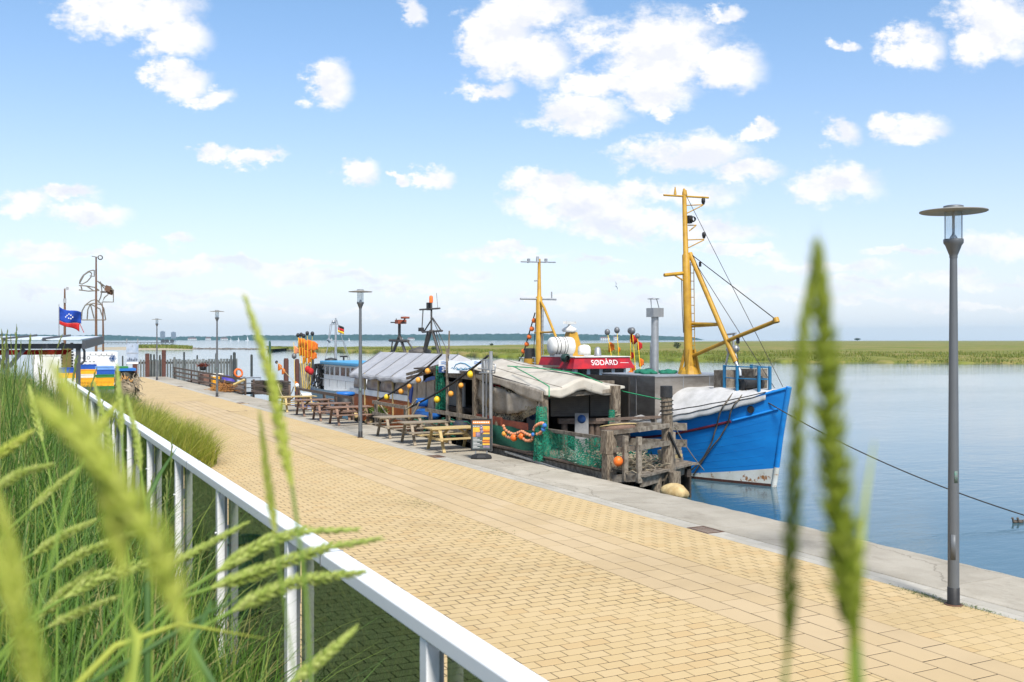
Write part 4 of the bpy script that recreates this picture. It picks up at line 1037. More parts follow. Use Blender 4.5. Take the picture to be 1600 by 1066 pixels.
    k = MB(); k.tube([G_(1037, 305), G_(1107, 309)], .032, 8); k.tube([G_(1055, 304), G_(1055, 292)], [.05, .015], 8); k.tube([G_(1070, 305), G_(1070, 297)], [.09, .06], 8); k.build('top_yard', MASTY, ms)
    k = MB()
    for a, b in [((1071, 321), (1099, 320)), ((1074, 333), (1098, 321)), ((1075, 375), (1100, 374)), ((1076, 387), (1100, 375)), ((1075, 352), (1088, 352)), ((1077, 361), (1087, 353))]: k.tube([G_(*a), G_(*b)], .02, 6)
    k.build('lamp_bracket', MASTY, ms)
    for x, y in ((1099, 315), (1100, 368)):
        c = G_(x, y); k = MB().lathe([(.035, -.10), (.05, -.07), (.05, -.04), (.065, -.03), (.065, .08), (.04, .11), (.001, .12)], c, 10); k.build('navigation_lamp', BLACK, ms)
    c = G_(1075, 343); k = MB(); k.cbox(c + Vector((.05, 0, 0)), .14, .16, .26); k.lathe([(.10, 0), (.10, .08), (.07, .14)], c + Vector((.10, -.08, 0)), 10, Matrix.Rotation(R(90), 3, 'X')); k.build('search_light', BLACK, ms)
    k = MB(); k.tube([G_(1038, 430), G_(1067, 427)], .06, 8); k.tube([G_(1052, 429), G_(1067, 438)], .025, 6); k.build('stub_yard', MASTY, ms)
    k = MB(); k.tube([F_(1078, 396), F_(1150, 566)], .085, 10); k.build('mast_leg', MASTY, ms)
    k = MB(); k.tube([F_(1150, 566), F_(1156, 580), F_(1157, 592)], .06, 8); k.build('leg_foot', STEEL, ms)
    k = MB(); k.tube([F_(1076, 506), F_(1126, 507)], .055, 8); k.tube([F_(1076, 511), F_(1124, 508)], .035, 6); k.build('cross_strut', MASTY, ms)
    k = MB(); k.tube([F_(1083, 556), F_(1150, 527), F_(1214, 501)], .062, 10); k.tube([F_(1212, 497), F_(1214, 504)], .09, 8); k.build('cargo_boom', MASTY, ms)
    k = MB()
    for dx in (0, 5): k.tube([F_(1079 + dx, 410), F_(1081 + dx, 571)], .014, 5)
    k.build('ladder', MASTY, ms)
    for i in range(13): MB().tube([F_(1079 + i * .15, 414 + i * 12.6), F_(1084 + i * .15, 414.3 + i * 12.6)], .012, 5).build('rung', MASTY, ms)
    bow = (XC, YS + .15, 2.2)
    for nm, pts, r in [('forestay', [F_(1073, 307), (XC, YS + .2, 2.2)], .010), ('boom_stay', [F_(1078, 396), F_(1213, 500)], .016), ('forestay', [F_(1081, 402), (XC - .05, YS + .5, 2.15)], .011), ('halyard', [G_(1065, 435), G_(1066, 480), G_(1068, 520)], .014), ('boom_tackle', [F_(1153, 529), F_(1153, 560), F_(1156, 590)], .012)]: MB().tube(pts, r, 5).build(nm, ROPED, ms)
    c = F_(1153, 532); MB().cbox(c, .09, .06, .2).build('pulley_block', BLACK, ms)
    c = F_(1094, 413); MB().cbox(c, .06, .06, .16).build('pulley_block', BLACK, ms)
    # foredeck pipe rail and gear
    zr0, zr1 = 2.0, 2.76
    st = [(18.95 + .95 + .0, 24.9), (19.95, 23.75), (20.75, 22.95), (21.0, 23.7), (21.3, 24.7)]
    st = [(pX(1132, 600, 20.0)), (pX(1152, 600, 19.85)), (pX(1186, 600, 19.98)), (pX(1203, 600, 20.25)), (pX(1174, 600, 21.2))]
    rl = MB(); q = [Vector((a.x, a.y, 0)) for a in (st[0], st[1], st[2], st[3], st[4])]
    for z in (zr1, 2.40): rl.tube([v + Vector((0, 0, z)) for v in q[:4]], .02, 6); rl.tube([q[3] + Vector((0, 0, z)), q[4] + Vector((0, 0, z))], .02, 6)
    rl.build('bow_rail', TEALB, t)
    for v in q: MB().tube([v + Vector((0, 0, 1.95)), v + Vector((0, 0, zr1 + .03))], .052, 8).build('rail_post', TEALB, t)
    k = MB()
    c = Vector((20.3, 23.9, 2.1)); k.tube([c + Vector((-.35, 0, .15)), c + Vector((.35, 0, .15))], .17, 12); k.cbox(c + Vector((.0, .25, .1)), .5, .25, .35)
    for dx in (-.35, .35): k.lathe([(.001, -.04), (.24, -.04), (.24, .04), (.001, .04)], c + Vector((dx, 0, .15)), 12, Matrix.Rotation(R(90), 3, 'Y'))
    k.build('windlass', BLACK, t)
    k = MB(); k.box(20.0, 20.65, 24.75, 25.25, 2.0, 2.62); k.box(20.8, 21.35, 24.3, 24.9, 2.0, 2.66); k.build('deck_box', OLDWOOD, t)
    k = MB()
    for a, b in [((1128, 598), (1139, 548)), ((1160, 596), (1148, 548)), ((1139, 548), (1150, 546)), ((1146, 548), (1146, 520)), ((1135, 523), (1150, 521))]: k.tube([pX(*a, 21.0), pX(*b, 21.0)], .035, 6)
    k.ball(pX(1139, 546, 21.0), .10, 8, 5); k.ball(pX(1150, 545, 21.0), .12, 8, 5); k.build('gallows', STEEL, t)
    # wheelhouse
    wx0, wx1, wy0, wy1 = 19.2, 21.75, 32.6, 35.2
    wh = MB().box(wx0 + .12, wx1 - .12, wy0 + .15, wy1, .7, 2.60).build('wheelhouse', PALEB, t)
    for i in range(3): MB().box(wx0 + .105, wx0 + .119, wy0 + .4 + i * .75, wy0 + .95 + i * .75, 1.85, 2.45).build('window', DARKGL, wh)
    for i in range(4): x = wx0 + .24 + i * .56; MB().box(x, x + .40, wy0 + .135, wy0 + .149, 1.85, 2.45).build('window', DARKGL, wh)
    zb0, zb1 = 2.47, 2.90
    ring = lambda o, z: [(wx0 - o, wy0 - o, z), (wx1 + o, wy0 - o, z), (wx1 + o, wy1 + .1, z), (wx0 - o, wy1 + .1, z)]
    a, b = ring(.12, zb0), ring(-.04, zb1)
    k = MB(); k.add(a + b, [(i, (i + 1) % 4, (i + 1) % 4 + 4, i + 4) for i in range(4)] + [tuple(range(4, 8)), tuple(range(4))[::-1]])
    vs = k.build('roof_visor', REDP, t)
    rx = Vector((1, 0, 0)); up = (Vector(b[0]) - Vector(a[0])); up.x = 0; up.normalize(); nm = rx.cross(up)
    M = Matrix((rx, up, nm)).transposed()
    f0 = lambda s, h: Vector((wx0 + (wx1 - wx0) * s, wy0 - .12 + .16 * h, zb0 + (zb1 - zb0) * h))
    text('SØDÅRD', TXTW, vs, f0(.52, .5) + nm * .006, M, .30)
    MB().bar(f0(.80, .5) + nm * .006, f0(.95, .48) + nm * .006, .006, .014, up=up).build('visor_stripe', TXTW, vs)
    MB().box(wx0 + .02, wx1 - .02, wy0 - .02, wy1 + .08, zb1 + .001, zb1 + .03).build('roof', CANV, t)
    rz = 2.93
    c = pY(877, 558, 33.5); k = MB(); k.lathe([(.001, -.52), (.22, -.52), (.34, -.45), (.36, -.3), (.36, .3), (.34, .45), (.22, .52), (.001, .52)], (c.x, 33.5, rz + .40), 20, Matrix.Rotation(R(90), 3, 'Y')); lr = k.build('life_raft', CANV, t)
    k = MB()
    for o in (-.34, -.20, .0, .1): k.lathe([(.365, -.014), (.372, 0), (.365, .014)], (c.x + o, 33.5, rz + .40), 20, Matrix.Rotation(R(90), 3, 'Y'))
    k.build('strap', BLACK, lr)
    MB().box(c.x - .4, c.x + .4, 33.3, 33.7, rz + .001, rz + .10).build('raft_cradle', STEEL, lr)
    c = pY(893, 560, 34.4); k = MB(); k.add([(c.x + sx * w, 34.4 + sy * w, z) for z, w in ((rz, .36), (rz + .95, .17)) for sx, sy in ((-1, -1), (1, -1), (1, 1), (-1, 1))], [(0, 1, 5, 4), (1, 2, 6, 5), (2, 3, 7, 6), (3, 0, 4, 7), (4, 5, 6, 7)]); rm = k.build('radar_mast', MASTY, t)
    zz = rz + .96; MB().lathe([(.26, 0), (.3, .05), (.28, .14), (.15, .19), (.06, .24), (.06, .30)], (c.x - .1, 34.4, zz), 12).build('radar_base', CANV, rm)
    MB().bar((c.x - .55, 34.0, zz + .36), (c.x + .40, 34.8, zz + .36), .12, .10).build('radar_scanner', CANV, rm)
    c = pY(913, 560, 33.4); MB().lathe([(.05, 0), (.25, .02), (.26, .18), (.24, .32), (.15, .40), (.001, .42)], (c.x, 33.4, rz + .04), 16).build('satellite_dome', CANV, t)
    c = pY(934, 560, 33.4); MB().lathe([(.15, 0), (.12, .30), (.05, .36), (.001, .37)], (c.x, 33.4, rz), 8).build('roof_vent', STEEL, t)
    k = MB(); k.lathe([(.12, -.10), (.17, 0), (.17, .18), (.10, .24)], (19.0, 33.0, rz - .05), 10, Matrix.Rotation(R(90), 3, 'X')); k.cbox((19.25, 33.1, rz - .1), .25, .2, .2); k.build('deck_flood_light', mat('lamp_green_black', (0.02, 0.05, 0.04), rough=.4), t)
    # aft mast
    ay = 37.6; A_ = lambda x, y: pX(x, y, XC); B_ = lambda x, y: pY(x, y, ay)
    zt = A_(840, 405).z; am = MB().tube([(XC, ay, 1.0), (XC, ay, 5.4), (XC, ay, 5.45), (XC, ay, zt)], [.15, .14, .09, .06], 12).build('aft_mast', MASTY, t)
    k = MB(); k.tube([B_(814, 409), B_(868, 410)], .03, 6); k.tube([B_(813, 467), B_(869, 468)], .045, 6); k.tube([B_(862, 467), B_(862, 456)], .03, 6)
    for x in (826, 853): k.cbox(B_(x, 407.5), .10, .10, .18)
    k.tube([B_(840, 410), B_(840, 401)], [.08, .06], 8); k.tube([B_(835, 439), B_(842, 438)], .03, 5); k.build('yard', STEEL, am)
    k = MB(); k.tube([A_(845, 471), A_(850, 480), A_(874, 540)], .055, 8); k.tube([A_(836, 520), A_(864, 519)], .045, 6); k.build('mast_leg', MASTY, am)
    k = MB(); k.tube([A_(846, 483), A_(846, 555)], .014, 4); k.tube([A_(849, 483), A_(849, 555)], .014, 4)
    for i in range(9): k.tube([A_(846, 486 + i * 8), A_(849, 486 + i * 8)], .01, 4)
    k.build('ladder', STEEL, am)
    MB().tube([A_(839, 478), A_(833, 560)], .018, 5).build('stay', ROPED, am)
    ln = MB().tube([A_(836, 489), A_(817, 555), A_(806, 572)], .03, 6).build('float_line', CABLE, am)
    for x, y in ((834.5, 501), (831, 514), (827, 526.5), (823, 538), (818, 549)): MB().ball(A_(x, y), .11, 10, 6).build('float', ORANGE, ln)
    c = A_(828, 570); k = MB(); k.tube([(XC, c.y, 1.2), (XC, c.y, 2.75)], .28, 12); k.build('funnel', MASTY, t)
    k = MB(); k.tube([(XC, c.y, 2.751), (XC, c.y, 3.2)], [.25, .22], 12); k.build('funnel_cap', BLACK, t)
    k = MB()
    for x in (814, 818, 832, 836): k.tube([A_(x, 575), A_(x, 559)], .025, 5)
    k.tube([A_(812, 559), A_(838, 559)], .025, 5); k.tube([A_(812, 567), A_(838, 567)], .02, 5); k.build('stern_rail', WHITEP, t)
    # mooring lines over the tarpaulin
    LB = mat('line_brown', (0.12, 0.10, 0.075), rough=.95)
    def stick(px, py, fn, us, vs):
        best = None
        for i in range(90):
            for j in range(50):
                p = Vector(fn(us[0] + (us[1] - us[0]) * i / 89, vs[0] + (vs[1] - vs[0]) * j / 49))
                D = p.x * math.sin(TH) + p.y * math.cos(TH); r = p.x * math.cos(TH) - p.y * math.sin(TH)
                e = (800 + FPX * r / D - px) ** 2 + (HY + FPX * (EYE - p.z) / D - py) ** 2
                if best is None or e < best[0]: best = (e, p)
        return best[1] + Vector((-.035, -.02, .012))
    side = lambda u, v: hp(u, -.7 + (sheer(u) + .65) * v, 1)
    for up_, low in (([(1152, 609), (1136, 628), (1128, 645)], [(1122, 668), (1114, 690), (1098, 716), (1078, 738)]), ([(1168, 609), (1154, 626), (1145, 643)], [(1138, 662), (1128, 682), (1110, 706), (1084, 744)])):
        ps = [stick(x, y, tarp, (.05, .95), (0.0, .48)) for x, y in up_] + [stick(x, y, side, (.02, .3), (0, 1)) for x, y in low]
        q = []
        for i in range(len(ps) - 1):
            p0, p1, p2, p3 = ps[max(0, i - 1)], ps[i], ps[i + 1], ps[min(len(ps) - 1, i + 2)]
            for j in range(5):
                w = j / 5; q.append(.5 * (2 * p1 + (p2 - p0) * w + (2 * p0 - 5 * p1 + 4 * p2 - p3) * w * w + (3 * p1 - p0 - 3 * p2 + p3) * w ** 3) + Vector((-.03, -.02, 0)) * math.sin(math.pi * w))
        MB().tube(q + [ps[-1]], .024, 6).build('bow_line', LB, t)
cutter()

def dan_buoy(base, top, label, flags, balls, mtl=YELLOWF, grp='marker buoys with flags on boats'):
    t = thing('marker_buoy', label, 'marker buoy', base, group=grp); base, top = Vector(base), Vector(top); d = top - base
    MB().tube([base, top], .016, 6).build('pole', mtl, t)
    for f, sz, mt in flags:
        c = base + d * f
        k = MB(); k.grid(lambda u, v: c + Vector((sz * .55 * u, -sz * .35 * u + .05 * math.sin(u * 7 + v * 2), -sz * v * (.95 - .25 * u) - sz * .22 * u + .04 * math.sin(u * 5 + v * 4))), 7, 5); k.build('flag', mt, t, solid=.006)
    for f, r, mt in balls: MB().ball(base + d * f, r, 10, 6, (1, 1, 1.15)).build('float', mt, t)
REFL = mat('radar_reflector', (0.10, 0.11, 0.12), (0.22, 0.22, 0.22), .5, .4, scale=20)
X_ = 22.6
for a, b, lb, fl, bl in [((960, 585), (949, 519), 'marker buoy with faded orange pennants above the red visor', [(.75, .38, FLAGO), (.30, .3, FLAGO)], [(1.0, .12, REFL)]),
                         ((969, 585), (964, 516), 'bare yellow marker pole between the orange pennants and the red flags', [(.6, .15, FLAGO)], [(1.0, .12, REFL)]),
                         ((986, 592), (985, 517), 'marker buoy wrapped in red and orange cloth beside the visor end', [(.92, .3, FLAGR), (.55, .25, FLAGR), (.3, .3, FLAGO)], [(1.0, .12, REFL), (.1, .13, FLAGO)]),
                         ((994, 590), (988, 517), 'marker buoy with a bright red flag nearest the steel stack', [(.9, .34, FLAGR)], [(1.0, .13, REFL)]),
                         ((1002, 590), (996, 525), 'marker buoy with a dark red flag and low orange patch', [(.85, .3, FLAGR), (.45, .3, FLAGO)], [(1.0, .1, REFL)])]: dan_buoy(pX(*a, X_), pX(*b, X_), lb, fl, bl)
k = MB().tube([pX(1016, 590, 20.9), pX(1017, 535, 20.9)], .03, 6); k.tube([pX(1024, 592, 20.9), pX(1017, 537, 20.9)], .025, 6); k.build('boat_hook', STEEL, None, 'leaning steel pole between the flags and the steel stack', 'pole')

def mooring(pts, r, name, label, mtl=ROPED, cat='rope'): return MB().tube(pts, r, 6).build(name, mtl, None, label, cat)
mooring(sag(pX(1172, 612, 19.95), pz(1660, 823, WATER + .05), .35, 24), .016, 'mooring_rope', 'long dark mooring rope running from the blue bow into the water')

# ------------------------------------------------------------------ net stall on its wooden pontoon
TARPC = mat('cream_tarpaulin', (0.50, 0.46, 0.39), (0.40, 0.36, 0.30), .75, scale=2.0, wear=((0.24, 0.20, 0.15), .62, 3), bump=.5, bscale=4)
TARPD = mat('dirty_valance', (0.33, 0.29, 0.24), (0.22, 0.19, 0.15), .8, scale=4, wear=((0.12, 0.10, 0.07), .62, 6), bump=.5)
SHUT = mat('dark_shutter', (0.14, 0.125, 0.11), (0.10, 0.09, 0.08), .6, scale=4)
REDWD = mat('red_brown_board', (0.30, 0.075, 0.035), (0.20, 0.05, 0.03), .7, scale=6, stretch=(1, 1, 4), wear=((0.18, 0.14, 0.11), .66, 9))
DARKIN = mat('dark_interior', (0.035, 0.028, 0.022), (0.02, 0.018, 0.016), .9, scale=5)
CARD = mat('print_grey', (0.24, 0.24, 0.25), (0.30, 0.30, 0.30), .6, scale=9)
NAVY = mat('print_navy', (0.02, 0.09, 0.28), (0.02, 0.07, 0.22), .5, scale=9)
def net_mat(name, c, op, sc):
    m = bpy.data.materials.new(name); m.use_nodes = True; T = NT(m.node_tree)
    co = T.n('ShaderNodeTexCoord').outputs['Object']
    n = T.n('ShaderNodeTexNoise', {0: co, 'Scale': 3.5, 'Detail': 6.0, 'Roughness': .7})
    vo = T.n('ShaderNodeTexVoronoi', {0: co, 'Scale': sc}, feature='DISTANCE_TO_EDGE')
    f = T.n('ShaderNodeTexNoise', {0: T.v('MULTIPLY', co, (1, 1, 2.2)), 'Scale': sc * .8, 'Detail': 4.0, 'Roughness': .75})
    col = T.mix(T.step(f.outputs[0], .4, .62), tuple(k * .5 for k in c), c)
    col = T.mix(T.m('MULTIPLY', T.step(n.outputs[0], .52, .72), .55), col, (0.25, 0.23, 0.12))
    b = T.n('ShaderNodeBsdfPrincipled', {'Base Color': col, 'Roughness': .85, 'Specular IOR Level': .2})
    thr = T.m('ADD', .05, T.m('MULTIPLY', T.step(n.outputs[0], .38, .62), op))
    a = T.m('SUBTRACT', 1.0, T.step(T.m('SUBTRACT', vo.outputs[0], thr), -.04, .06))
    a = T.m('MAXIMUM', a, .12)
    T.n('ShaderNodeOutputMaterial', (T.n('ShaderNodeMixShader', (a, T.n('ShaderNodeBsdfTransparent'), b.outputs[0])),)); return m
NETT = net_mat('green_net', (0.02, 0.25, 0.15), .20, 17)
NETB = net_mat('grey_brown_net', (0.30, 0.25, 0.17), .28, 15)
def plank_row(p, name, mtl, x0, x1, ys, z, w, th, jit=.012):
    for y in ys: MB().box(x0 + RNG.uniform(-jit, jit), x1 + RNG.uniform(-jit, jit), y + .006, y + w - .006, z - th, z + RNG.uniform(-.006, .006)).build(name, mtl, p)
def post(p, x, y, z0, z1, r, mtl, name='post', sq=True):
    k = MB()
    if sq: k.bar((x, y, z0), (x + RNG.uniform(-.02, .02), y + RNG.uniform(-.02, .02), z1), r * 2, r * 1.9)
    else: k.tube([(x, y, z0), (x + .01, y, (z0 + z1) / 2), (x + RNG.uniform(-.03, .03), y, z1)], [r * 1.08, r, r * .95], 12)
    return k.build(name, mtl, p, bevel=.012 if sq else 0)
DZ = .17
def pontoon():
    t = thing('wooden_pontoon', 'weathered wooden pontoon with plank railing standing between the quay and the blue hull', 'pontoon', (15, 26, WATER))
    plank_row(t, 'deck_plank', OLDWOOD, 13.98, 17.1, [22.25 + i * .2 for i in range(40)], DZ, .2, .05)
    # end boards reach over the water on the far side
    c0, c1 = pz(1003, 742, DZ), pz(1083, 722, DZ)
    for i in range(6):
        a, b = c0 + Vector((0, i * .21, 0)), c1 + Vector((0, i * .21, 0)); MB().bar(a + Vector((0, 0, -.03)), b + Vector((0, 0, -.03)), .2, .055).build('end_plank', OLDWOOD, t)
    MB().bar(c0 + Vector((.02, .05, -.20)), c1 + Vector((-.2, .05, -.20)), .08, .24).build('end_beam', OLDWOOD, t)
    MB().bar((14.05, 21.9, -.03), c0 + Vector((0, .05, -.07)), .09, .2).build('side_beam', OLDWOOD, t)
    MB().bar((14.03, 22.3, .0), (14.03, 30.3, .0), .1, .2).build('side_beam', OLDWOOD, t)
    MB().bar((14.02, 22.3, DZ - .005), (14.02, 30.3, DZ + .02), .2, .045).build('edge_board', BROWNW, t)
    MB().bar((16.8, 22.3, -.1), (16.8, 30.3, -.1), .12, .22).build('side_beam', DARKWOOD, t)
    for y in (23.5, 26, 28.5): MB().bar((13.98, y, -.16), (17.0, y, -.16), .14, .16).build('cross_beam', DARKWOOD, t)
    a = pz(941, 748, -.05); pa = post(t, 14.0, 22.0, -1.6, .62, .15, PILEW, 'pile')
    post(t, 13.985, 22.0, .62, 1.22, .16, PILEW, 'pile')
    for x, y, zt, r in ((15.62, 21.35, .12, .17), (15.2, 21.6, .02, .14), (16.6, 25.0, 0, .15), (14.3, 27.0, -.1, .14), (14.3, 30.0, -.1, .14), (16.7, 29.5, -.1, .14)): post(t, x, y, -2.2, zt, r, PILEW, 'pile', False)
    for i in range(9): MB().box(16.9, 16.96, 22.4 + i * .9, 23.26 + i * .9, -1.1, .1).build('added_dark_board', DARKWOOD, t)  # dark boards added to stand in for the shadow under the deck
    # tall mooring pile with the black cap
    tp = MB().tube([(15.72, 21.75, -2.2), (15.70, 21.75, 0), (15.64, 21.7, 1.2), (15.60, 21.68, 2.22)], [.2, .18, .15, .145], 14).build('pile', PILEW, t)
    MB().tube([(15.598, 21.68, 2.06), (15.595, 21.68, 2.36)], [.165, .16], 14).build('cap', BLACK, tp)
    # railing round the end
    rp = [(941, 1.0), (1000, 1), (1054, 1)]
    P0, P1, P2 = Vector((14.02, 21.95, 0)), pz(1001, 742, DZ), pz(1053, 731, DZ)
    P1.y += .07; P2.y += .07; Pm = P0.lerp(P1, .52)
    for p in (Pm, P1, P2): post(t, p.x, p.y, DZ - .22, 1.12, .062, OLDWOOD, 'railing_post')
    for z, h in ((1.16, .12), (.70, .13)):
        MB().bar(P0 + Vector((0, 0, z)), P1 + Vector((.04, 0, z - .02)), .05, h).build('rail', OLDWOOD, t)
        MB().bar(P1 + Vector((-.04, -.055, z - .02)), P2 + Vector((.1, -.055, z - .01)), .05, h).build('rail', OLDWOOD, t)
    for z in (1.12, .66): MB().bar((15.5, 24.3, z), (16.8, 22.4, z + .05), .07, .20).build('rail', OLDWOOD, t)
    for x, y in ((15.75, 23.9), (16.5, 22.9)): post(t, x, y, DZ, 1.2, .075, OLDWOOD, 'railing_post')
    MB().bar((15.35, 24.8, 1.24), (16.9, 23.6, 1.36), .10, .08).build('rail', BROWNW, t)
    for i in range(4): MB().bar((15.9, 22.35 + i * .03, .22 + i * .1), (17.0, 22.9 + i * .03, .22 + i * .1), .1, .09).build('stacked_board', FRESHW if i == 1 else GREYW, t)
    MB().tube([(15.62 + .17 * math.cos(i * .7), 21.70 + .17 * math.sin(i * .7), 1.55 + i * .012) for i in range(40)], .014, 5).build('rope_wrap', ROPED, t)
    MB().bar((15.55, 21.5, 1.15), (15.95, 21.55, .45), .06, .04).build('strap', BLACK, t)
pontoon()
def stall():
    t = thing('fish_stall', 'open market stall hung with nets beneath a cream tarpaulin roof on the pontoon', 'market stall', (15.4, 27, DZ))
    A, B, C = Vector((14.15, 31.0, 2.62)), pX(850, 612, 14.02), pX(976, 604, 16.75)
    Pk = pX(913, 589, 15.3)
    yb = B.y
    # posts
    np_ = post(t, 14.12, B.y + .15, DZ, B.z - .05, .10, PILEW); rp = pX(964, 640, 16.35)
    pr = post(t, rp.x, rp.y + .1, DZ, 2.2, .125, PILEW)
    post(t, 14.15, 30.6, DZ, 2.55, .09, PILEW); post(t, 16.6, 30.4, DZ, 2.6, .09, PILEW)
    MB().bar((14.12, B.y + .17, B.z - .16), (rp.x, rp.y + .14, 2.05), .08, .12).build('front_beam', OLDWOOD, t)
    MB().bar((14.13, B.y, B.z - .04), (14.13, 31.0, 2.54), .08, .12).build('eave_beam', DARKWOOD, t)
    k = MB()
    for i in range(26):
        z = 2.49 - .005 * i
        k.tube([(rp.x + .16 * math.cos(i * .9), rp.y + .1 + .16 * math.sin(i * .9), .98 + i * .018), (rp.x + .163 * math.cos(i * .9 + .9), rp.y + .1 + .163 * math.sin(i * .9 + .9), .99 + i * .018)], .016, 5)
    k.build('rope_wrap', ROPE, pr)
    # roof cloth
    def roof(u, v):
        # u along the front edge B -> peak -> C, v from the front to the far end
        fr = B.lerp(Pk, u * 2) if u < .5 else Pk.lerp(C, u * 2 - 1)
        fr = fr + Vector((0, 0, -.07 * math.sin(math.pi * (u * 2 % 1.0001)) ))
        a2, k2, c2 = A, Vector((15.4, 31.2, 2.92)), Vector((17.0, 31.0, 2.62))
        bk = a2.lerp(k2, u * 2) if u < .5 else k2.lerp(c2, u * 2 - 1)
        p = fr.lerp(bk, v)
        p.z += -.06 * math.sin(math.pi * min(1, v * 1.0)) * (1 - abs(2 * u - 1) * .6) + .018 * math.sin(v * 17 + u * 9) * math.sin(u * 14) + .015 * math.sin(v * 6 + u * 22)
        return p
    rf = MB().grid(roof, 36, 30).build('roof_tarpaulin', TARPC, t, solid=.01)
    for u_ in (.22, .5, .78): MB().tube([roof(u_, j / 24) + Vector((0, 0, .012)) for j in range(25)], .012, 5).build('seam', TARPD, rf)
    MB().grid(lambda u, v: roof(u, 0) + Vector((-.005, -.012 - .02 * math.sin(u * 40) * v, -v * (.10 + .27 * math.sin(math.pi * u) + .04 * math.sin(u * 11)) )), 36, 4).build('front_flap', TARPC, rf, solid=.008)
    MB().grid(lambda u, v: roof(0, u) + Vector((-.02 - .03 * v + .02 * math.sin(u * 37) * v, 0, -v * (.32 + .06 * math.sin(u * 9)) * (1 - .35 * u))), 34, 5).build('valance', TARPD, rf, solid=.008)
    MB().grid(lambda u, v: Vector((14.08 - .05 * math.sin(v * 5 + u * 3), B.y + .15 + u * .35, B.z - .08 - v * .55)), 5, 6).build('hanging_flap', TARPC, rf, solid=.008)
    # side screen of grey brown net, gathered near the post
    def scr(u, v):
        y = B.y + .75 + u * 4.3; top = 1.78 + u * .48; bot = top - .30 - 1.1 * min(1, u * 1.6) ** .8 if u < .62 else top - 1.35
        return Vector((14.22 + .07 * math.sin(u * 28) + .05 * math.sin(v * 5 + u * 9), y, top + (bot - top) * v))
    MB().grid(scr, 40, 8).build('side_net', NETB, t)
    MB().grid(lambda u, v: scr(u, v * .45) + Vector((-.06 + .03 * math.sin(u * 15), 0, -.04 - .22 * math.sin(math.pi * u) * v)), 30, 5).build('gathered_net', TARPD, t, solid=.01)
    k = MB()
    for i in range(7): k.tube([(14.12, 30.2 - i * .02, 2.2), (14.05, 29.5, 1.55 - i * .03), (14.12, 29.0, 2.0)], .012, 4)
    k.build('hanging_line', ROPE, t)
    MB().grid(lambda u, v: Vector((14.3, 29.0 + .6 * u + .1 * v, 2.1 - .55 * v)), 3, 3).build('red_cloth', FLAGR, t, solid=.01)
    # back wall with louvred shutters
    bx = 16.9
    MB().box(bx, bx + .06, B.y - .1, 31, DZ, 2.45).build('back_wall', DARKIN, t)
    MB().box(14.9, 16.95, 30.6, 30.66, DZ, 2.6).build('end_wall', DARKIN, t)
    SA, SB_ = Vector((15.05, 27.0, 0)), Vector((16.9, 26.25, 0)); dv = (SB_ - SA).normalized(); nv_ = Vector((dv.y, -dv.x, 0))
    for f0, f1 in ((0, .60), (.62, 1.0)):
        a0, a1 = SA.lerp(SB_, f0), SA.lerp(SB_, f1)
        sh = MB().bar(a0 + Vector((0, 0, 1.70)), a1 + Vector((0, 0, 1.70)), .04, 1.0).build('shutter', SHUT, t)
        for i in range(15): MB().bar(a0 + nv_ * .035 + dv * .02 + Vector((0, 0, 1.24 + i * .066)), a1 + nv_ * .035 - dv * .02 + Vector((0, 0, 1.24 + i * .066)), .04, .03).build('slat', SHUT, sh)
    MB().bar(SA + nv_ * .03 + Vector((0, 0, 2.26)), SB_ + nv_ * .03 + Vector((0, 0, 2.26)), .06, .10).build('shutter_header', OLDWOOD, t)
    MB().bar(SA + nv_ * .25 + dv * .2 + Vector((0, 0, 1.08)), SB_ + nv_ * .25 + Vector((0, 0, 1.08)), .34, .16).build('counter', BROWNW, t)
    for f in (.2, .45, .62, .72, .95): q = SA.lerp(SB_, f) + nv_ * .25; MB().tube([q + Vector((0, 0, DZ)), q + Vector((0, 0, 1.0))], .10, 8).build('counter_post', BROWNW, t)
    # red brown side boards along the quay side
    for z0, z1 in ((.82, 1.06),):
        MB().box(14.14, 14.19, B.y + 1.3, B.y + 3.0, z0 - .03, z1 - .03).build('side_board', REDWD, t); MB().box(14.14, 14.19, B.y + 3.08, 30.6, z0, z1 + .02).build('side_board', REDWD, t)
    MB().box(14.10, 14.139, B.y + 2.96, B.y + 3.1, DZ, 1.05).build('side_upright', REDWD, t)
    MB().bar((14.14, B.y + .2, .93), (14.05, 22.1, .98), .06, .10).build('front_rail', OLDWOOD, t)
stall()
def hung_net(name, label, fn, nu, nv, mtl=NETT): return MB().grid(fn, nu, nv).build(name, mtl, None, label, 'fishing net')
By = 25.6
hung_net('fishing_net', 'green fishing net stretched along the pontoon side in front of the shutters', lambda u, v: Vector((13.93 - .05 * math.sin(v * 4 + u * 11) - .06 * math.sin(u * 6), 22.2 + u * (By - 22.3), 1.0 - .10 * math.sin(math.pi * u) * (1 - v) - .80 * v + .03 * math.sin(u * 14) * (1 - v))), 40, 12)
hung_net('fishing_net', 'dark green net spread below the red brown boards behind the float garland', lambda u, v: Vector((14.07 - .03 * math.sin(v * 4 + u * 11), By + .3 + u * 4.8, .84 - .62 * v + .02 * math.sin(u * 19))), 30, 10, mat('dark_green_net', (0.010, 0.085, 0.055), (0.015, 0.13, 0.08), .9, scale=28, bump=.7))
hung_net('fishing_net', 'gathered green net wrapped round the front post and trailing onto the quay', lambda u, v: Vector((14.02 + .18 * math.cos(u * 6.28) * (.8 + .5 * v) + .02 * math.sin(u * 40), By + .08 + .2 * math.sin(u * 6.28) * (.75 + .7 * v), 1.62 - v * 1.58 + .01 * math.sin(u * 50))), 40, 24)
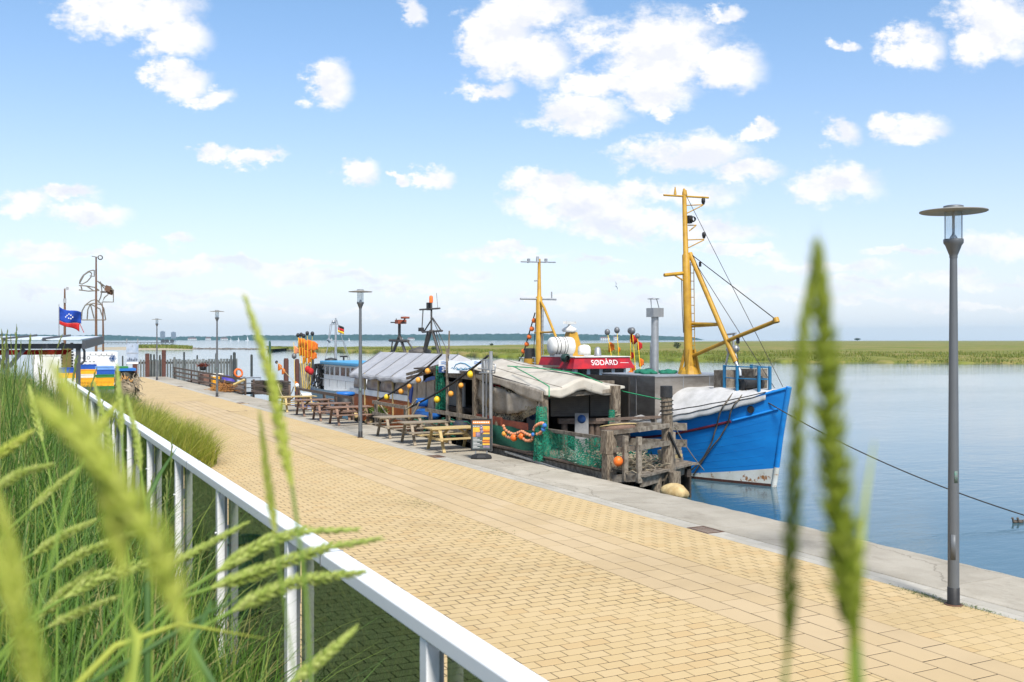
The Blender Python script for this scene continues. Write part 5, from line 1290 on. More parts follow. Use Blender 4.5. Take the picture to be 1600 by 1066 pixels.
hung_net('fishing_net', 'narrow dark green net hanging beside the rope bound post', lambda u, v: Vector((16.02 + .10 * math.cos(u * 6.28), 25.0 + .10 * math.sin(u * 6.28) + .1 * v, 1.5 - v * 1.2)), 16, 10)
def tangle(name, label, c, sx, sy, h, n, mtl, r=.012, cat='net pile'):
    k = MB()
    for i in range(n):
        p = Vector((c[0] + RNG.gauss(0, sx), c[1] + RNG.gauss(0, sy), c[2] + RNG.random() * h * math.exp(-RNG.random()))); a = RNG.random() * 6.3
        ps = []
        for j in range(5): ps.append(p.copy()); a += RNG.gauss(0, .9); p = p + Vector((math.cos(a) * .13, math.sin(a) * .13, RNG.gauss(0, .05))); p.z = max(c[2] + .01, p.z)
        k.tube(ps, r, 4, cap=False)
    return k.build(name, mtl, None, label, cat, kind='stuff')
tangle('net_heap', 'heap of pale grey net and line inside the pontoon railing', (14.85, 22.4, DZ), .35, .38, .42, 260, ROPE)
tangle('net_heap', 'dull green net heap at the back of the pontoon railing', (15.2, 23.3, DZ), .4, .4, .5, 200, NETG, .014)
tangle('net_heap', 'pale sparkling net heap behind the stretched green net', (14.4, 23.6, DZ), .18, .6, .3, 90, mat('pale_net', (0.35, 0.42, 0.36), (0.2, 0.32, 0.25), .9, scale=20), .009)
def basket():
    c = pX(1003, 663, 15.4); t = thing('wooden_tub', 'oval tan tub lying on the nets inside the pontoon railing', 'tub', (15.45, 23.75, .93))
    MB().lathe([(.001, 0), (.42, .0), (.50, .22), (.47, .22), (.40, .03), (.001, .03)], (15.45, 23.75, .93), 24, Matrix.Rotation(R(-12), 3, 'X') @ Matrix.Diagonal((1.1, .85, 1))).build('shell', REDW, t)
    MB().tube([Vector((15.45, 23.75, .93)) + Matrix.Rotation(R(-12), 3, 'X') @ Vector((.54 * math.cos(a * .2618), .42 * math.sin(a * .2618), .22)) for a in range(25)], .022, 6).build('rim', FRESHW, t)
basket()
MB().tube([(15.45, 23.75, .17), (15.45, 23.75, .925)], .3, 10).build('barrel', DARKWOOD, None, 'dark barrel beneath the tan tub on the pontoon', 'barrel')
c = pX(966, 721, 14.0); MB().ball(c, .125, 16, 10, (1, 1, 1.05)).build('float', ORANGE, None, 'single bright orange float at the foot of the pontoon railing', 'float')
def stone(px, py, r, label, X=None, z=0):
    p = pX(px, py, X) if X else pz(px, py, z)
    k = MB(); k.ball((p.x, p.y, z + r * .4), r, 18, 12, (.8, 1.25, .62)); k.v = [(x + .07 * r * math.sin(y * 17 + z_ * 9), y + .06 * r * math.sin(x * 21), z_ + .06 * r * math.sin(x * 13 + y * 15)) for x, y, z_ in k.v]
    k.build('boulder', mat('yellow_stone', (0.52, 0.40, 0.20), (0.38, 0.26, 0.11), .85, scale=7, bump=.5), None, label, 'stone', 'boulders at the quay edge')
stone(1054, 776, .33, 'yellowish boulder wedged between the quay edge and the piles', 14.08, -.16)
stone(552, 664, .30, 'yellowish boulder beside the post of the middle lamp', 13.9, .02)
stone(577, 668, .22, 'small pale boulder on the quay edge beneath the picnic bench', 13.7, .02)
MB().bar(pX(900, 742, 13.86), pX(790, 706, 13.86), .06, .05).build('rubbing_pole', STEEL, None, 'thin metal pole lying along the quay edge by the green net', 'pole')

def garland():
    t = thing('float_garland', 'garland of peach, orange and blue floats hung along the red boards of the stall', 'float garland', pX(820, 690, 13.9), group=None)
    tr = [(786, 664), (789, 672), (797, 677), (803, 679), (811, 676), (816, 674), (822, 678), (830, 681), (838, 679), (845, 677)]
    tr2 = [(788, 679), (793, 683), (799, 685), (803, 687), (814, 680), (820, 688), (826, 689), (831, 688), (833, 681), (836, 678)]
    tr3 = [(834, 673), (836, 667), (841, 663), (847, 661), (851, 664), (852, 670), (848, 673), (844, 677)]
    k = MB()
    for q in (tr, tr2, tr3): k.tube([pX(x, y, 13.86) for x, y in q], .012, 5)
    k.build('cord', ROPE, t)
    big = [(803, 684, .115, ORANGE), (815, 682, .10, ORANGE), (788, 678, .085, AMBER), (851, 665, .07, BLUEF), (849, 671, .07, BLUEF), (833, 679, .06, BLUEF)]
    for x, y, r, m_ in big: MB().ball(pX(x, y, 13.84), r, 12, 8).build('float', m_, t)
    for q in (tr, tr2, tr3):
        for i in range(len(q) - 1):
            for s in (.25, .75):
                x, y = q[i][0] + (q[i + 1][0] - q[i][0]) * s, q[i][1] + (q[i + 1][1] - q[i][1]) * s
                if all((x - b[0]) ** 2 + (y - b[1]) ** 2 > 14 for b in big): MB().ball(pX(x, y, 13.86), .052, 10, 6).build('float', PEACH, t)
garland()
def price_card(x, y, X, label):
    c = pX(x, y, X); t = thing('notice_board', label, 'notice board', (c.x, c.y, DZ), group='grey notice boards inside the stall')
    M = face(-.7, -.9); k = MB().cbox((c.x, c.y, (c.z + DZ) / 2 + .1), .42, .03, c.z - DZ + .35, Matrix((M.col[0], M.col[2], M.col[1])).transposed()); k.build('panel', CARD, t)
    n = M.col[2]; MB().lathe([(.001, 0), (.13, 0), (.13, .006), (.001, .006)], c + n * .017 + Vector((0, 0, .1)), 16, M).build('emblem', NAVY, t)
price_card(833, 655, 15.0, 'grey notice board with dark blue emblem behind the gathered side net'); price_card(909, 660, 15.7, 'grey notice board with dark blue emblem below the dark shutters')
ln = MB(); GREENR = mat('green_rope', (0.03, 0.30, 0.13), rough=.9)
for pts in ([pX(793, 572, 14.6), pX(860, 577, 15.3), pX(900, 585, 15.3) + Vector((0, -.2, .03)), pX(950, 602, 16.6), pX(975, 612, 16.8), pX(1050, 628, 15.9)], [pX(803, 573, 14.5), pX(835, 590, 14.2), pX(858, 604, 13.97), pX(858, 620, 13.95)]): ln.tube(pts, .018, 5)
ln.build('green_line', GREENR, None, 'green rope tied across the cream stall roof to the tall pile', 'rope')
mooring(sag((15.6, 21.6, 1.6), pX(1100, 735, 18.2), .1), .015, 'pile_line', 'pale line hanging from the tall pile towards the blue hull', ROPE)

# ------------------------------------------------------------------ net hut between the two tents
def net_hut():
    t = thing('net_hut', 'dark open fishing hut with sign boards along its roof and a green net curtain', 'hut', (15.5, 33, 0))
    H_ = lambda x, y: pX(x, y, 14.6)
    a, b = H_(688, 590), H_(764, 590); y0, y1 = b.y + .3, a.y
    plank_row(t, 'floor_plank', DARKWOOD, 14.2, 17.3, [y0 - .5 + i * .25 for i in range(int((y1 + 2.6 - y0) / .25))], .1, .25, .06)
    for y in (y0, y1, (y0 + y1) / 2):
        for x in (14.5, 17.0): post(t, x, y, -1.6, 2.35, .085, PILEW)
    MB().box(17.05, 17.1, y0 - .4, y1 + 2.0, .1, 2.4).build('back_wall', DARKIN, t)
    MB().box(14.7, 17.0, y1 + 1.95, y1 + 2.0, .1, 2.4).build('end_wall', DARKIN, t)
    MB().bar((14.45, y0 - .3, 2.28), (14.45, y1 + .2, 2.34), .1, .22).build('roof_beam', OLDWOOD, t)
    MB().poly([(14.3, y0 - .4, 2.42), (17.3, y0 - .4, 2.62), (17.3, y0 - .4, 2.67), (14.3, y0 - .4, 2.47)], (0, y1 - y0 + 2.4, 0)).build('roof', DARKWOOD, t)
    # bleached side panel with a blue arched board
    M_ = lambda x, y: pX(x, y, 14.55)
    pl = MB(); pl.poly([M_(643, 657), M_(682, 657), M_(682, 587), M_(664, 595), M_(643, 603)], (.05, 0, 0)); sp = pl.build('side_panel', mat('bleached_panel', (0.40, 0.33, 0.26), (0.29, 0.23, 0.17), .8, scale=5), t)
    for x in (652, 666, 679): MB().bar(M_(x, 657) - Vector((.012, 0, 0)), M_(x, 596) - Vector((.012, 0, 0)), .03, .02).build('batten', OLDWOOD, sp)
    MB().poly([M_(664, 597), M_(668, 591), M_(676, 588), M_(684, 588), M_(684, 593), M_(676, 594)], (-.04, 0, 0)).build('arched_board', mat('panel_blue', (0.02, 0.11, 0.42), (0.015, 0.08, 0.3), .5), sp)
    MB().poly([M_(640, 622), M_(644, 603), M_(646, 606), M_(643, 630)], (-.06, 0, 0)).build('corner_board', mat('corner_blue', (0.02, 0.06, 0.3), rough=.5), sp)
    for dz, m_ in ((0, OLDWOOD), (-.16, BROWNW)): MB().bar(M_(638, 585) + Vector((-.06, 0, dz)), M_(690, 571) + Vector((-.06, 0, dz)), .08, .1).build('barge_board', m_, t)
    # sign boards on the roof edge
    def sign(x0, x1, ya, yb, m1, nm):
        c0, c1 = pX(x0, ya, 14.4), pX(x1, yb, 14.4); M = face(-.8, -.6)
        w = (c1 - c0).length * .80; hgt = abs(c0.z - c1.z); c = (c0 + c1) / 2
        return MB().cbox(c, w, .03, hgt, Matrix((M.col[0], M.col[2], M.col[1])).transposed()).build(nm, m1, t), c, M, w, hgt
    PALE = mat('sign_white', (0.72, 0.75, 0.78), (0.66, 0.70, 0.74), .5, scale=4)
    for x0, x1 in ((692.5, 706), (744, 752.5)):
        s, c, M, w, h = sign(x0, x1, 562.5, 583, PALE, 'sign_board'); n = M.col[2]; r = M.col[0]
        k = MB()
        pts = [c + n * .017 + r * (w * (.5 * math.sin(math.pi * .5)) * (2 * i / 8 - 1)) * .98 + Vector((0, 0, -h * .02 + h * .06 * math.sin(i * 1.2))) for i in range(9)]
        k.poly(pts + [c + n * .017 + r * w * .49 - Vector((0, 0, h * .49)), c + n * .017 - r * w * .49 - Vector((0, 0, h * .49))], n * .004); k.build('blue_field', NAVY, s)
        k = MB()
        for i, (ww, zz) in enumerate(((.34, -.12), (.30, -.24), (.36, -.36))):
            for j in range(4): k.cbox(c + n * .023 + r * w * (ww * (j - 1.5) / 2.2) + Vector((0, 0, h * zz)), w * ww * .36, .004, h * .07, Matrix((M.col[0], M.col[2], M.col[1])).transposed())
        k.build('printed_line', TXTW, s)
        k = MB()
        for zz in (.34, .2): k.tube([c + n * .018 + r * w * (i / 5 - .5) * .7 + Vector((0, 0, h * (zz + .03 * math.sin(i * 2.2)))) for i in range(6)], .012, 4)
        k.build('printed_line', BLUEF, s)
    s, c, M, w, h = sign(711, 737, 564, 584.5, PALE, 'sign_board'); n = M.col[2]; r = M.col[0]; up = Vector((0, 0, 1)); o = c + n * .017
    pts1 = [o + r * w * x + up * h * y for x, y in [(-.30, -.05), (-.24, .22), (-.08, .36), (.08, .30), (.22, .08), (.38, -.22)]]
    pts2 = [o + r * w * x + up * h * y for x, y in [(.40, .16), (.28, .0), (.12, -.16), (-.08, -.22), (-.22, -.18)]]
    k = MB(); k.tube(pts1, .018, 5); k.tube(pts2, .016, 5); k.tube([o + r * w * (-.40 + i * .045) + up * h * (-.10 + .07 * math.sin(i * 1.9)) for i in range(14)], .012, 4); k.build('fish_outline', mat('print_teal', (0.04, 0.22, 0.38), rough=.5), s)
    k = MB(); k.cbox(o - up * h * .38 + r * w * .1, w * .5, .006, h * .03, Matrix((M.col[0], M.col[2], M.col[1])).transposed()); k.build('printed_line', CARD, s)
    # clutter inside
    k = MB()
    for x, ya, yb, z0, z1 in ((15.0, y0 + .3, y0 + 1.5, .1, 1.0), (15.3, y0 + 1.6, y0 + 2.6, .1, .85), (16.2, y0 + .6, y0 + 2.2, .1, 1.3)): k.box(x, x + .7, ya, yb, z0, z1)
    k.build('chest', DARKWOOD, t)
    MB().box(14.9, 14.95, y0 + 2.4, y1 - .1, 1.12, 2.0).build('milky_screen', CARD, t)
    MB().box(14.8, 15.6, y0 + 2.2, y1 - .1, .92, 1.08).build('counter', BROWNW, t)
    MB().tube([(15.3, y0 + 1.7, .1), (15.25, y0 + 1.65, 1.9)], [.3, .2], 10).build('hanging_coat', BLACK, t)
    MB().box(15.0, 15.1, y0 - .1, y0 + .9, 1.25, 1.75).build('wicker_panel', REDW, t)
net_hut()
hung_net('net_curtain', 'green net curtain hanging at the corner of the dark hut', lambda u, v: pX(683 + 10 * u + 4 * v * u, 572 + 68 * v, 14.35) + Vector((-.08 * math.sin(u * 20 + v), 0, 0)), 24, 16)
def gear(name, label, cat, x0, x1, y0, y1, z0, z1, m_): return MB().box(x0, x1, y0, y1, z0, z1).build(name, m_, None, label, cat, bevel=.03)
BLUEB = mat('plastic_blue', (0.015, 0.12, 0.42), (0.02, 0.16, 0.5), .45, scale=3)
c = pX(665, 648, 14.3); k = MB(); k.lathe([(.001, -1.15), (.16, -1.0), (.26, -.5), (.26, .5), (.16, 1.0), (.001, 1.15)], (14.35, c.y, .72), 12, Matrix.Rotation(R(90), 3, 'X') @ Matrix.Diagonal((1, .8, 1))); k.build('small_boat_hull', BLUEB, None, 'blue kayak hull lying behind the quay railing by the hut', 'kayak')
c = pX(660, 634, 14.4); k = MB(); k.lathe([(.001, 0), (.24, .0), (.28, .3), (.25, .3), (.2, .04), (.001, .04)], (14.4, c.y, 1.0), 14); k.build('blue_bucket', BLUEB, None, 'blue bucket standing above the blue kayak', 'bucket')
c = pX(700, 668, 14.3); tangle('net_heap', 'mixed dark net heap under the hut railing', (14.25, c.y, .1), .15, .9, .6, 200, NETG, .016)
c = pX(724, 672, 14.3); k = MB(); k.lathe([(.001, 0), (.35, .0), (.42, .35), (.40, .62), (.001, .66)], (14.35, c.y, .1), 14); k.build('dark_sack', mat('sack_navy', (0.03, 0.035, 0.08), (0.05, 0.06, 0.05), .9), None, 'dark bulging sack under the hut railing', 'sack')

def gantry():
    t = thing('steel_gantry', 'thin grey steel gantry of pipes with a railed top behind the menu board', 'gantry', pX(765, 700, 13.9))
    for x, yt, X, r in ((755, 563, 13.95, .035), (760, 563, 14.05, .035), (767, 549, 13.9, .06)): a = pX(x, 660, X); MB().tube([(a.x, a.y, .0), (a.x, a.y, pX(x, yt, X).z)], r, 8).build('pole', STEEL, t)
    k = MB()
    for q in ([(753, 563), (763, 562), (763, 577)], [(747, 576), (772, 579)], [(753, 563), (753, 584)], [(749, 583), (773, 583), (774, 570), (771, 569)], [(758, 562), (758, 583)]): k.tube([pX(x, y, 13.9) for x, y in q], .022, 5)
    k.build('top_frame', STEEL, t)
gantry()
def light_line(a, b, balls, label, dy=0):
    t = thing('float_line', label, 'float line', pX(*a, 14.05), group=None)
    pts = [pX(a[0] + (b[0] - a[0]) * i / 10, a[1] + (b[1] - a[1]) * i / 10 + 6 * math.sin(math.pi * i / 10), 14.05) for i in range(11)]
    for i, p in enumerate(pts): p.x += 0
    MB().tube(pts, .038, 6).build('cable', CABLE, t)
    for x, y, r, m_ in balls: MB().ball(pX(x, y, 14.03), r, 14, 9).build('float', m_, t)
light_line((590, 626), (690, 554), [(604.5, 620.5, .125, YELLOWF), (626.7, 612, .115, AMBER), (639.8, 603.8, .10, AMBER), (653.7, 594, .115, AMBER), (668.5, 580, .115, AMBER)], 'black cable strung with amber floats in front of the grey tent')
light_line((640, 637), (763, 556), [(683, 624.5, .125, YELLOWF), (704.5, 615.5, .105, AMBER), (720.5, 602.5, .095, AMBER), (735.5, 585, .125, YELLOWF)], 'black cable strung with yellow floats in front of the dark hut')
a = pX(699, 640, 14.1); MB().tube([(a.x, a.y, 0), (a.x, a.y, pX(699, 545, 14.1).z)], .06, 8).tube([pX(701, 556, 14.1), pX(702, 517, 14.1)], .03, 6).build('flag_pole', OLDWOOD, None, 'grey wooden pole rising behind the blue and white sign board', 'pole')

# ------------------------------------------------------------------ barge under the grey tent
TENT = mat('grey_tent_cloth', (0.40, 0.40, 0.415), (0.33, 0.33, 0.34), .6, scale=2, bump=.3, bscale=3, wear=((0.52, 0.52, 0.52), .66, 2))
PVC = mat('brown_window_foil', (0.17, 0.125, 0.105), (0.29, 0.23, 0.20), .3, scale=3.0, stretch=(1, 2, 1))
VARN = mat('varnished_wood', (0.50, 0.125, 0.022), (0.33, 0.07, 0.015), .45, scale=5, stretch=(1, 6, 1), wear=((0.16, 0.05, 0.03), .68, 8))
def barge():
    t = thing('tented_barge', 'long barge with brown timber sides under a ribbed grey tent', 'barge', (16.2, 43, WATER))
    X0 = 15.0; q = lambda x, y: pX(x, y, X0)
    y0, y1 = q(642, 640).y, q(556, 630).y
    # hull planks
    k = MB(); k.box(X0 + .05, 18.4, y0 - 1.8, y1 + 1, -1.3, .72); k.build('hull', DARKWOOD, t)
    n = 24
    for i in range(n):
        ya = y0 - 1.9 + (y1 - y0 + 2.7) * i / n; yb = y0 - 1.9 + (y1 - y0 + 2.7) * (i + 1) / n
        MB().box(X0, X0 + .049, ya + .006, yb - .006, -.25, .98).build('side_plank', VARN, t)
    MB().box(X0 - .03, X0 + .048, y0 - 1.9, y1 + .9, .985, 1.23).build('bulwark', WHITEP, t)
    def zz(y): return 1.98 + .0 * y
    bays = [y0 - 1.7 + (y1 - y0 + 2.2) * i / 5 for i in range(6)]
    for i in range(5):
        a, b = bays[i], bays[i + 1]
        MB().grid(lambda u, v: Vector((X0 + .06 + .03 * math.sin(u * 5) * math.sin(v * 7), a + .05 + (b - a - .1) * u, 1.235 + .72 * v)), 8, 8).build('window_foil', PVC, t, solid=.006)
    for y in bays[1:-1]: MB().bar((X0 - .02, y, .1), (X0 - .02, y, 2.0), .07, .07).build('tent_post', FRESHW, t)
    MB().box(16.3, 16.34, bays[0], bays[-1], .72, 2.4).build('added_dark_screen', DARKIN, t)  # dark wall added inside to block bright gaps between foil and posts
    ridge = Vector((16.9, 0, 2.95))
    def cloth(u, v):
        y = bays[0] - .1 + (bays[-1] - bays[0] + .2) * u; rib = abs(math.sin(math.pi * u * 5))
        p = Vector((X0 - .14, y, 1.93)).lerp(Vector((ridge.x, y + 1.2, ridge.z)), v)
        p.z -= .05 * rib * math.sin(math.pi * v) ** .7 + .02 * math.sin(u * 40 + v * 9) * (1 - v); return p
    tc_ = MB().grid(cloth, 60, 14).build('tent_roof', TENT, t, solid=.01)
    MB().grid(lambda u, v: Vector((2 * ridge.x, 0, 0)) + Vector((-cloth(u, v).x, cloth(u, v).y, cloth(u, v).z)), 60, 10).build('tent_roof', TENT, t, solid=.01)
    for i in range(6): MB().tube([cloth(i / 5, j / 8) + Vector((0, 0, .02)) for j in range(9)], .022, 6).build('tent_rib', mat('tent_rib_grey', (0.17, 0.17, 0.18), rough=.6), tc_)
    MB().grid(lambda u, v: cloth(u, 0) + Vector((-.01 - .03 * math.sin(u * 60) * v, 0, -(.16 + .05 * math.sin(u * 5 * math.pi) ** 2) * v)), 60, 3).build('tent_hem', TENT, tc_, solid=.008)
    g0 = cloth(0, 0); MB().poly([cloth(0, 0), cloth(0, 1), (2 * ridge.x - g0.x, g0.y, g0.z)], (0, .03, 0)).build('gable', TENT, t)
    MB().box(X0 + .1, 18.6, y0 - 1.82, y0 - 1.78, .6, 1.95).build('end_screen', PVC, t)
barge()

# ------------------------------------------------------------------ timber railing along the quay edge
def quay_rail(pts, rail_px, label, mtl=OLDWOOD, X=13.68):
    a, b = pX(pts[0], 640, X), pX(pts[-1], 640, X); t = thing('quay_railing', label, 'railing', (X, (a.y + b.y) / 2, 0), group='timber railings along the quay edge')
    for x in pts: p = pX(x, 640, X); post(t, X, p.y, 0.0 if mtl is OLDWOOD else -.6, 1.06, .06, mtl, 'post')
    for z in rail_px: MB().bar((X - .075, a.y + .25, z), (X - .075, b.y - .25, z), .05, .13).build('rail', mtl, t)
    return t
quay_rail([588, 633], (.98, .52), 'short grey timber railing in front of the brown sided barge')
quay_rail([672, 700, 757], (1.03, .50), 'grey timber railing in front of the dark open hut')
quay_rail([467, 507, 524, 551], (1.0, .62, .3), 'brown timber railing in front of the white boat with blue roof', BROWNW)
quay_rail([273, 299, 311, 328, 345, 383], (1.0, .66, .30), 'long brown timber railing running to the palisade', BROWNW)
quay_rail([396, 428, 452], (.75, .35), 'low brown timber railing around the stacked pallets', BROWNW, 13.9)
k = MB()
for a, b in [((592, 628), (606, 648)), ((606, 648), (612, 660)), ((655, 629), (640, 655)), ((651, 624), (634, 640))]: k.tube(sag(pX(*a, 13.75), pX(*b, 13.6), .05, 6), .03, 6)
k.build('mooring_line', ROPE, None, 'thick pale mooring lines on the short railing by the barge', 'rope')
def planter():
    c = pX(592, 655, 14.2); t = thing('plant_tub', 'dark tub with a leafy plant behind the short grey railing', 'plant tub', (14.1, c.y, 0))
    MB().lathe([(.001, 0), (.3, 0), (.38, .5), (.34, .5), (.3, .4), (.001, .4)], (14.1, c.y, 0.02), 14).build('tub', BLACK, t)
    n = 260; bs = np.stack([14.1 + NP.normal(0, .18, n), c.y + NP.normal(0, .25, n), np.full(n, .4)], 1)
    V, Fq = blades(bs, NP.uniform(.15, .5, n), NP.uniform(.04, .08, n), NP.uniform(.3, 1.2, n), K=3, seed=77); V = V - np.array(t.location); fast_mesh('foliage', V, Fq, WEED, None, t)
planter()

# ------------------------------------------------------------------ white boat with the blue roof
def small_boat():
    X0 = 17.6; q = lambda x, y: pX(x, y, X0); t = thing('white_fishing_boat', 'white fishing boat with light blue wheelhouse roof and grey mast', 'boat', (18.8, 59, WATER))
    ya, yb = q(560, 600).y, q(470, 600).y
    SB = mat('roof_light_blue', (0.06, 0.33, 0.58), (0.05, 0.28, 0.5), .45, scale=3)
    def hl(u, v, s):
        y = ya - 3 + (yb - ya + 3.5) * u; b = 1.7 * (1 - abs(2 * u - 1) ** 3) + .1; z = -1.3 + (1.3 + .55 + .5 * (2 * u - 1) ** 2) * v; return (18.9 - s * b * (.7 + .3 * v), y, z)
    k = MB(); k.grid(lambda u, v: hl(u, v, 1), 30, 6); k.grid(lambda u, v: hl(u, v, -1), 30, 6); k.grid(lambda u, v: (18.9 + (2 * v - 1) * (1.7 * (1 - abs(2 * u - 1) ** 3) + .05), ya - 3 + (yb - ya + 3.5) * u, .35), 20, 2); k.build('hull', WHITEP, t)
    MB().tube([hl(i / 30, .86, 1) for i in range(31)], .06, 6).build('rub_rail', NAVY, t)
    c0, c1 = q(557, 574), q(499, 574); zt = 2.02; zb = .3
    wh = MB().box(X0 + .3, 20.1, c0.y, c1.y, zb, zt).build('wheelhouse', WHITEP, t)
    for i, (x0, x1) in enumerate(((503, 507), (509, 514), (516.5, 521), (524, 529.5), (533, 539), (541.5, 546), (549, 555))):
        p0, p1 = pX(x0, 580, X0 + .3), pX(x1, 580, X0 + .3); MB().box(X0 + .285, X0 + .299, p1.y, p0.y, 1.40, 1.90).build('window', DARKGL, wh)
    for i in range(3): MB().box(X0 + .5 + i * .55, X0 + .9 + i * .55, c0.y - .015, c0.y - .001, 1.40, 1.90).build('window', DARKGL, wh)
    MB().box(X0 + .08, 20.3, c0.y - .35, c1.y + .25, zt + .001, zt + .22).build('roof', SB, t, bevel=.06)
    k = MB()
    for x in (505, 515, 527, 540): p = pX(x, 590, X0); k.tube([(X0, p.y, .7), (X0, p.y, 1.15)], .02, 5)
    k.tube([(X0, q(560, 600).y, 1.15), (X0, q(500, 600).y, 1.15)], .02, 5); k.build('side_rail', STEEL, t)
    m0 = pX(524.5, 566, 18.9); k = MB(); k.tube([(18.9, m0.y, 2.0), (18.9, m0.y, pX(524.5, 497, 18.9).z)], [.1, .05], 8); ms = k.build('mast', STEEL, t)
    S_ = lambda x, y: pY(x, y, m0.y); k = MB()
    for a, b in (((516, 507), (528, 507)), ((513, 532), (537, 533)), ((518, 504), (518, 510)), ((516, 507), (513, 532)), ((526, 500), (545, 566)), ((519, 507), (508, 562)), ((537, 533), (548, 566))): k.tube([S_(*a), S_(*b)], .025, 5)
    k.tube([S_(512, 530), S_(517, 534)], .12, 6); k.ball(S_(521, 503), .12, 8, 5); k.build('rigging', STEEL, ms)
    k = MB(); k.tube([S_(537, 566), S_(537, 558)], .06, 6); k.tube([S_(531, 557), S_(543, 557)], .06, 6); k.lathe([(.001, 0), (.45, 0), (.4, .2), (.001, .3)], S_(517, 566), 10); k.build('radar', BLACK, t)
    k = MB(); k.tube([pX(556, 577, 18.4), pX(556, 592, 18.4)], .22, 8); k.build('blue_drum', mat('drum_pale', (0.3, 0.42, 0.6), rough=.5), t)
    gf = [((.02, .02, .02), 0), ((.55, .02, .02), 1), ((.75, .45, .03), 2)]; a = S_(528, 507.5)
    for c_, i in gf:
        mt = mat('flag_band_%d' % i, c_, rough=.8)
        MB().grid(lambda u, v: a + Vector((.35 * u, -.15 * u, -.16 * i - .16 * v - .16 * u)) + Vector((0, .05 * math.sin(u * 6), 0)), 6, 2).build('flag_stripe', mt, ms, solid=.01)
    k = MB()
    for i in range(26): k.tube([(X0 + RNG.uniform(-.2, 1.2), q(488, 600).y + RNG.uniform(-1.2, .8), .3), (X0 + RNG.uniform(-.2, 1.2), q(488, 600).y + RNG.uniform(-1.2, .8), 2.0)], .05, 5)
    for i in range(8): k.cbox((X0 + RNG.uniform(0, 1), q(488, 600).y + RNG.uniform(-1, .8), RNG.uniform(.5, 2)), .3, .4, .25)
    k.build('net_hauler', BLACK, t)
    MB().tube([(X0, q(477, 600).y, .3), (X0, q(477, 600).y, 2.0)], .4, 10).build('canvas_cover', TARPD, t)
small_boat()
def flag_bunch():
    for i, (x, yt, lb) in enumerate([(465.5, 524, 'black topped marker buoy at the edge of the orange flag bunch'), (470.5, 523, 'black topped marker buoy, second in the orange flag bunch'), (474.5, 525, 'black topped marker buoy, third in the orange flag bunch'), (480, 521, 'tallest marker buoy in the middle of the orange flag bunch'), (488, 521.5, 'marker buoy at the seaward side of the orange flag bunch')]):
        b, tp = pX(474 + i * 2.5, 612, 16.4), pX(x, yt, 16.4)
        dan_buoy(b, tp, lb, [(.95 - .02 * i, .58 + .1 * (i % 2), FLAGO), (.78 - .02 * i, .52, FLAGO)] + ([(.60, .4, FLAGO)] if i in (1, 3) else []), [(1.0, .12, BLACK)] + ([(.47 - .03 * i % 2, .19, FLAGR)] if i > 2 else []), grp='bunch of orange flagged marker buoys')
    dan_buoy(pX(461, 612, 16.0), pX(459, 535, 16.0), 'yellow marker buoy with a pale tattered flag before the orange bunch', [(.92, .5, PEACH), (.2, .4, FLAGO)], [(.72, .16, REFL)], grp='bunch of orange flagged marker buoys')
    dan_buoy(pX(468, 607, 14.6), pX(432, 566, 14.6), 'marker buoy leaning far over with an orange rag at its tip', [(.93, .4, FLAGO), (.75, .35, FLAGO)], [(1.0, .09, BLACK), (.1, .12, WHITEP)], FRESHW, 'bunch of orange flagged marker buoys')
flag_bunch()
def grey_boat():
    X0 = 19.5; q = lambda x, y: pX(x, y, X0); t = thing('grey_work_boat', 'grey work boat behind the tent showing two lattice masts', 'boat', (X0, 52, WATER))
    ya, yb = q(700, 570).y, q(600, 570).y
    def hl(u, v, s): return (X0 + s * (2.0 * (1 - abs(2 * u - 1) ** 3) + .1), ya - 1 + (yb - ya + 3) * u, -1.2 + 1.9 * v)
    k = MB(); k.grid(lambda u, v: hl(u, v, 1), 20, 4); k.grid(lambda u, v: hl(u, v, -1), 20, 4); k.grid(lambda u, v: (X0 + (2 * v - 1) * (2.0 * (1 - abs(2 * u - 1) ** 3)), ya - 1 + (yb - ya + 3) * u, .5), 16, 2); k.build('hull', WALLG, t)
    c = q(645, 560); MB().box(X0 - 1.2, X0 + 1.2, c.y - 1.5, c.y + 1.5, .5, 1.7).build('cabin', WHITEP, t)
    DK = mat('mast_dark', (0.06, 0.055, 0.05), (0.10, 0.09, 0.08), .6, scale=6)
    k = MB()
    for a, b, r in [((674, 467), (674, 516), .05), ((656, 484), (687, 482), .05), ((660, 519), (691, 517), .055), ((661, 484), (659, 519), .03), ((674, 500), (662, 519), .04), ((676, 497), (690, 518), .04), ((673, 517), (662, 556), .10), ((676, 517), (687, 556), .09), ((668, 519), (660, 556), .05), ((681, 517), (692, 556), .03), ((674, 495), (705, 562), .02), ((684, 482), (682, 458), .012)]: k.tube([q(*a), q(*b)], r, 6)
    k.build('lattice_mast', DK, t)
    MB().lathe([(.10, 0), (.10, .3), (.06, .36), (.001, .37)], q(673.5, 473), 10).build('signal_lamp', ORANGE, t)
    k = MB(); k.cbox(q(670, 479), .2, .2, .4); k.cbox(q(658, 515), .25, .2, .2); k.build('fitting', BLACK, t)
    k = MB()
    for a, b, r in [((624, 505), (624, 528), .08), ((611, 504), (634, 504), .04), ((609, 532), (638, 533), .09), ((624, 526), (612, 556), .10), ((625, 526), (635, 557), .09), ((613, 534), (611, 552), .04), ((637, 534), (652, 556), .05), ((620, 503), (619, 498), .03)]: k.tube([q(*a), q(*b)], r, 6)
    k.build('fore_mast', DK, t)
    k = MB(); k.tube([q(628, 504), q(633, 498)], .04, 5); k.lathe([(.001, 0), (.25, 0), (.25, .1), (.001, .12)], q(633, 498), 10); k.cbox(q(626, 503), .5, .5, .22); k.build('radar', REDWD, t)
    MB().lathe([(.001, 0), (.6, 0), (.6, .3), (.001, .5)], q(656, 556), 12).build('winch', DK, t)
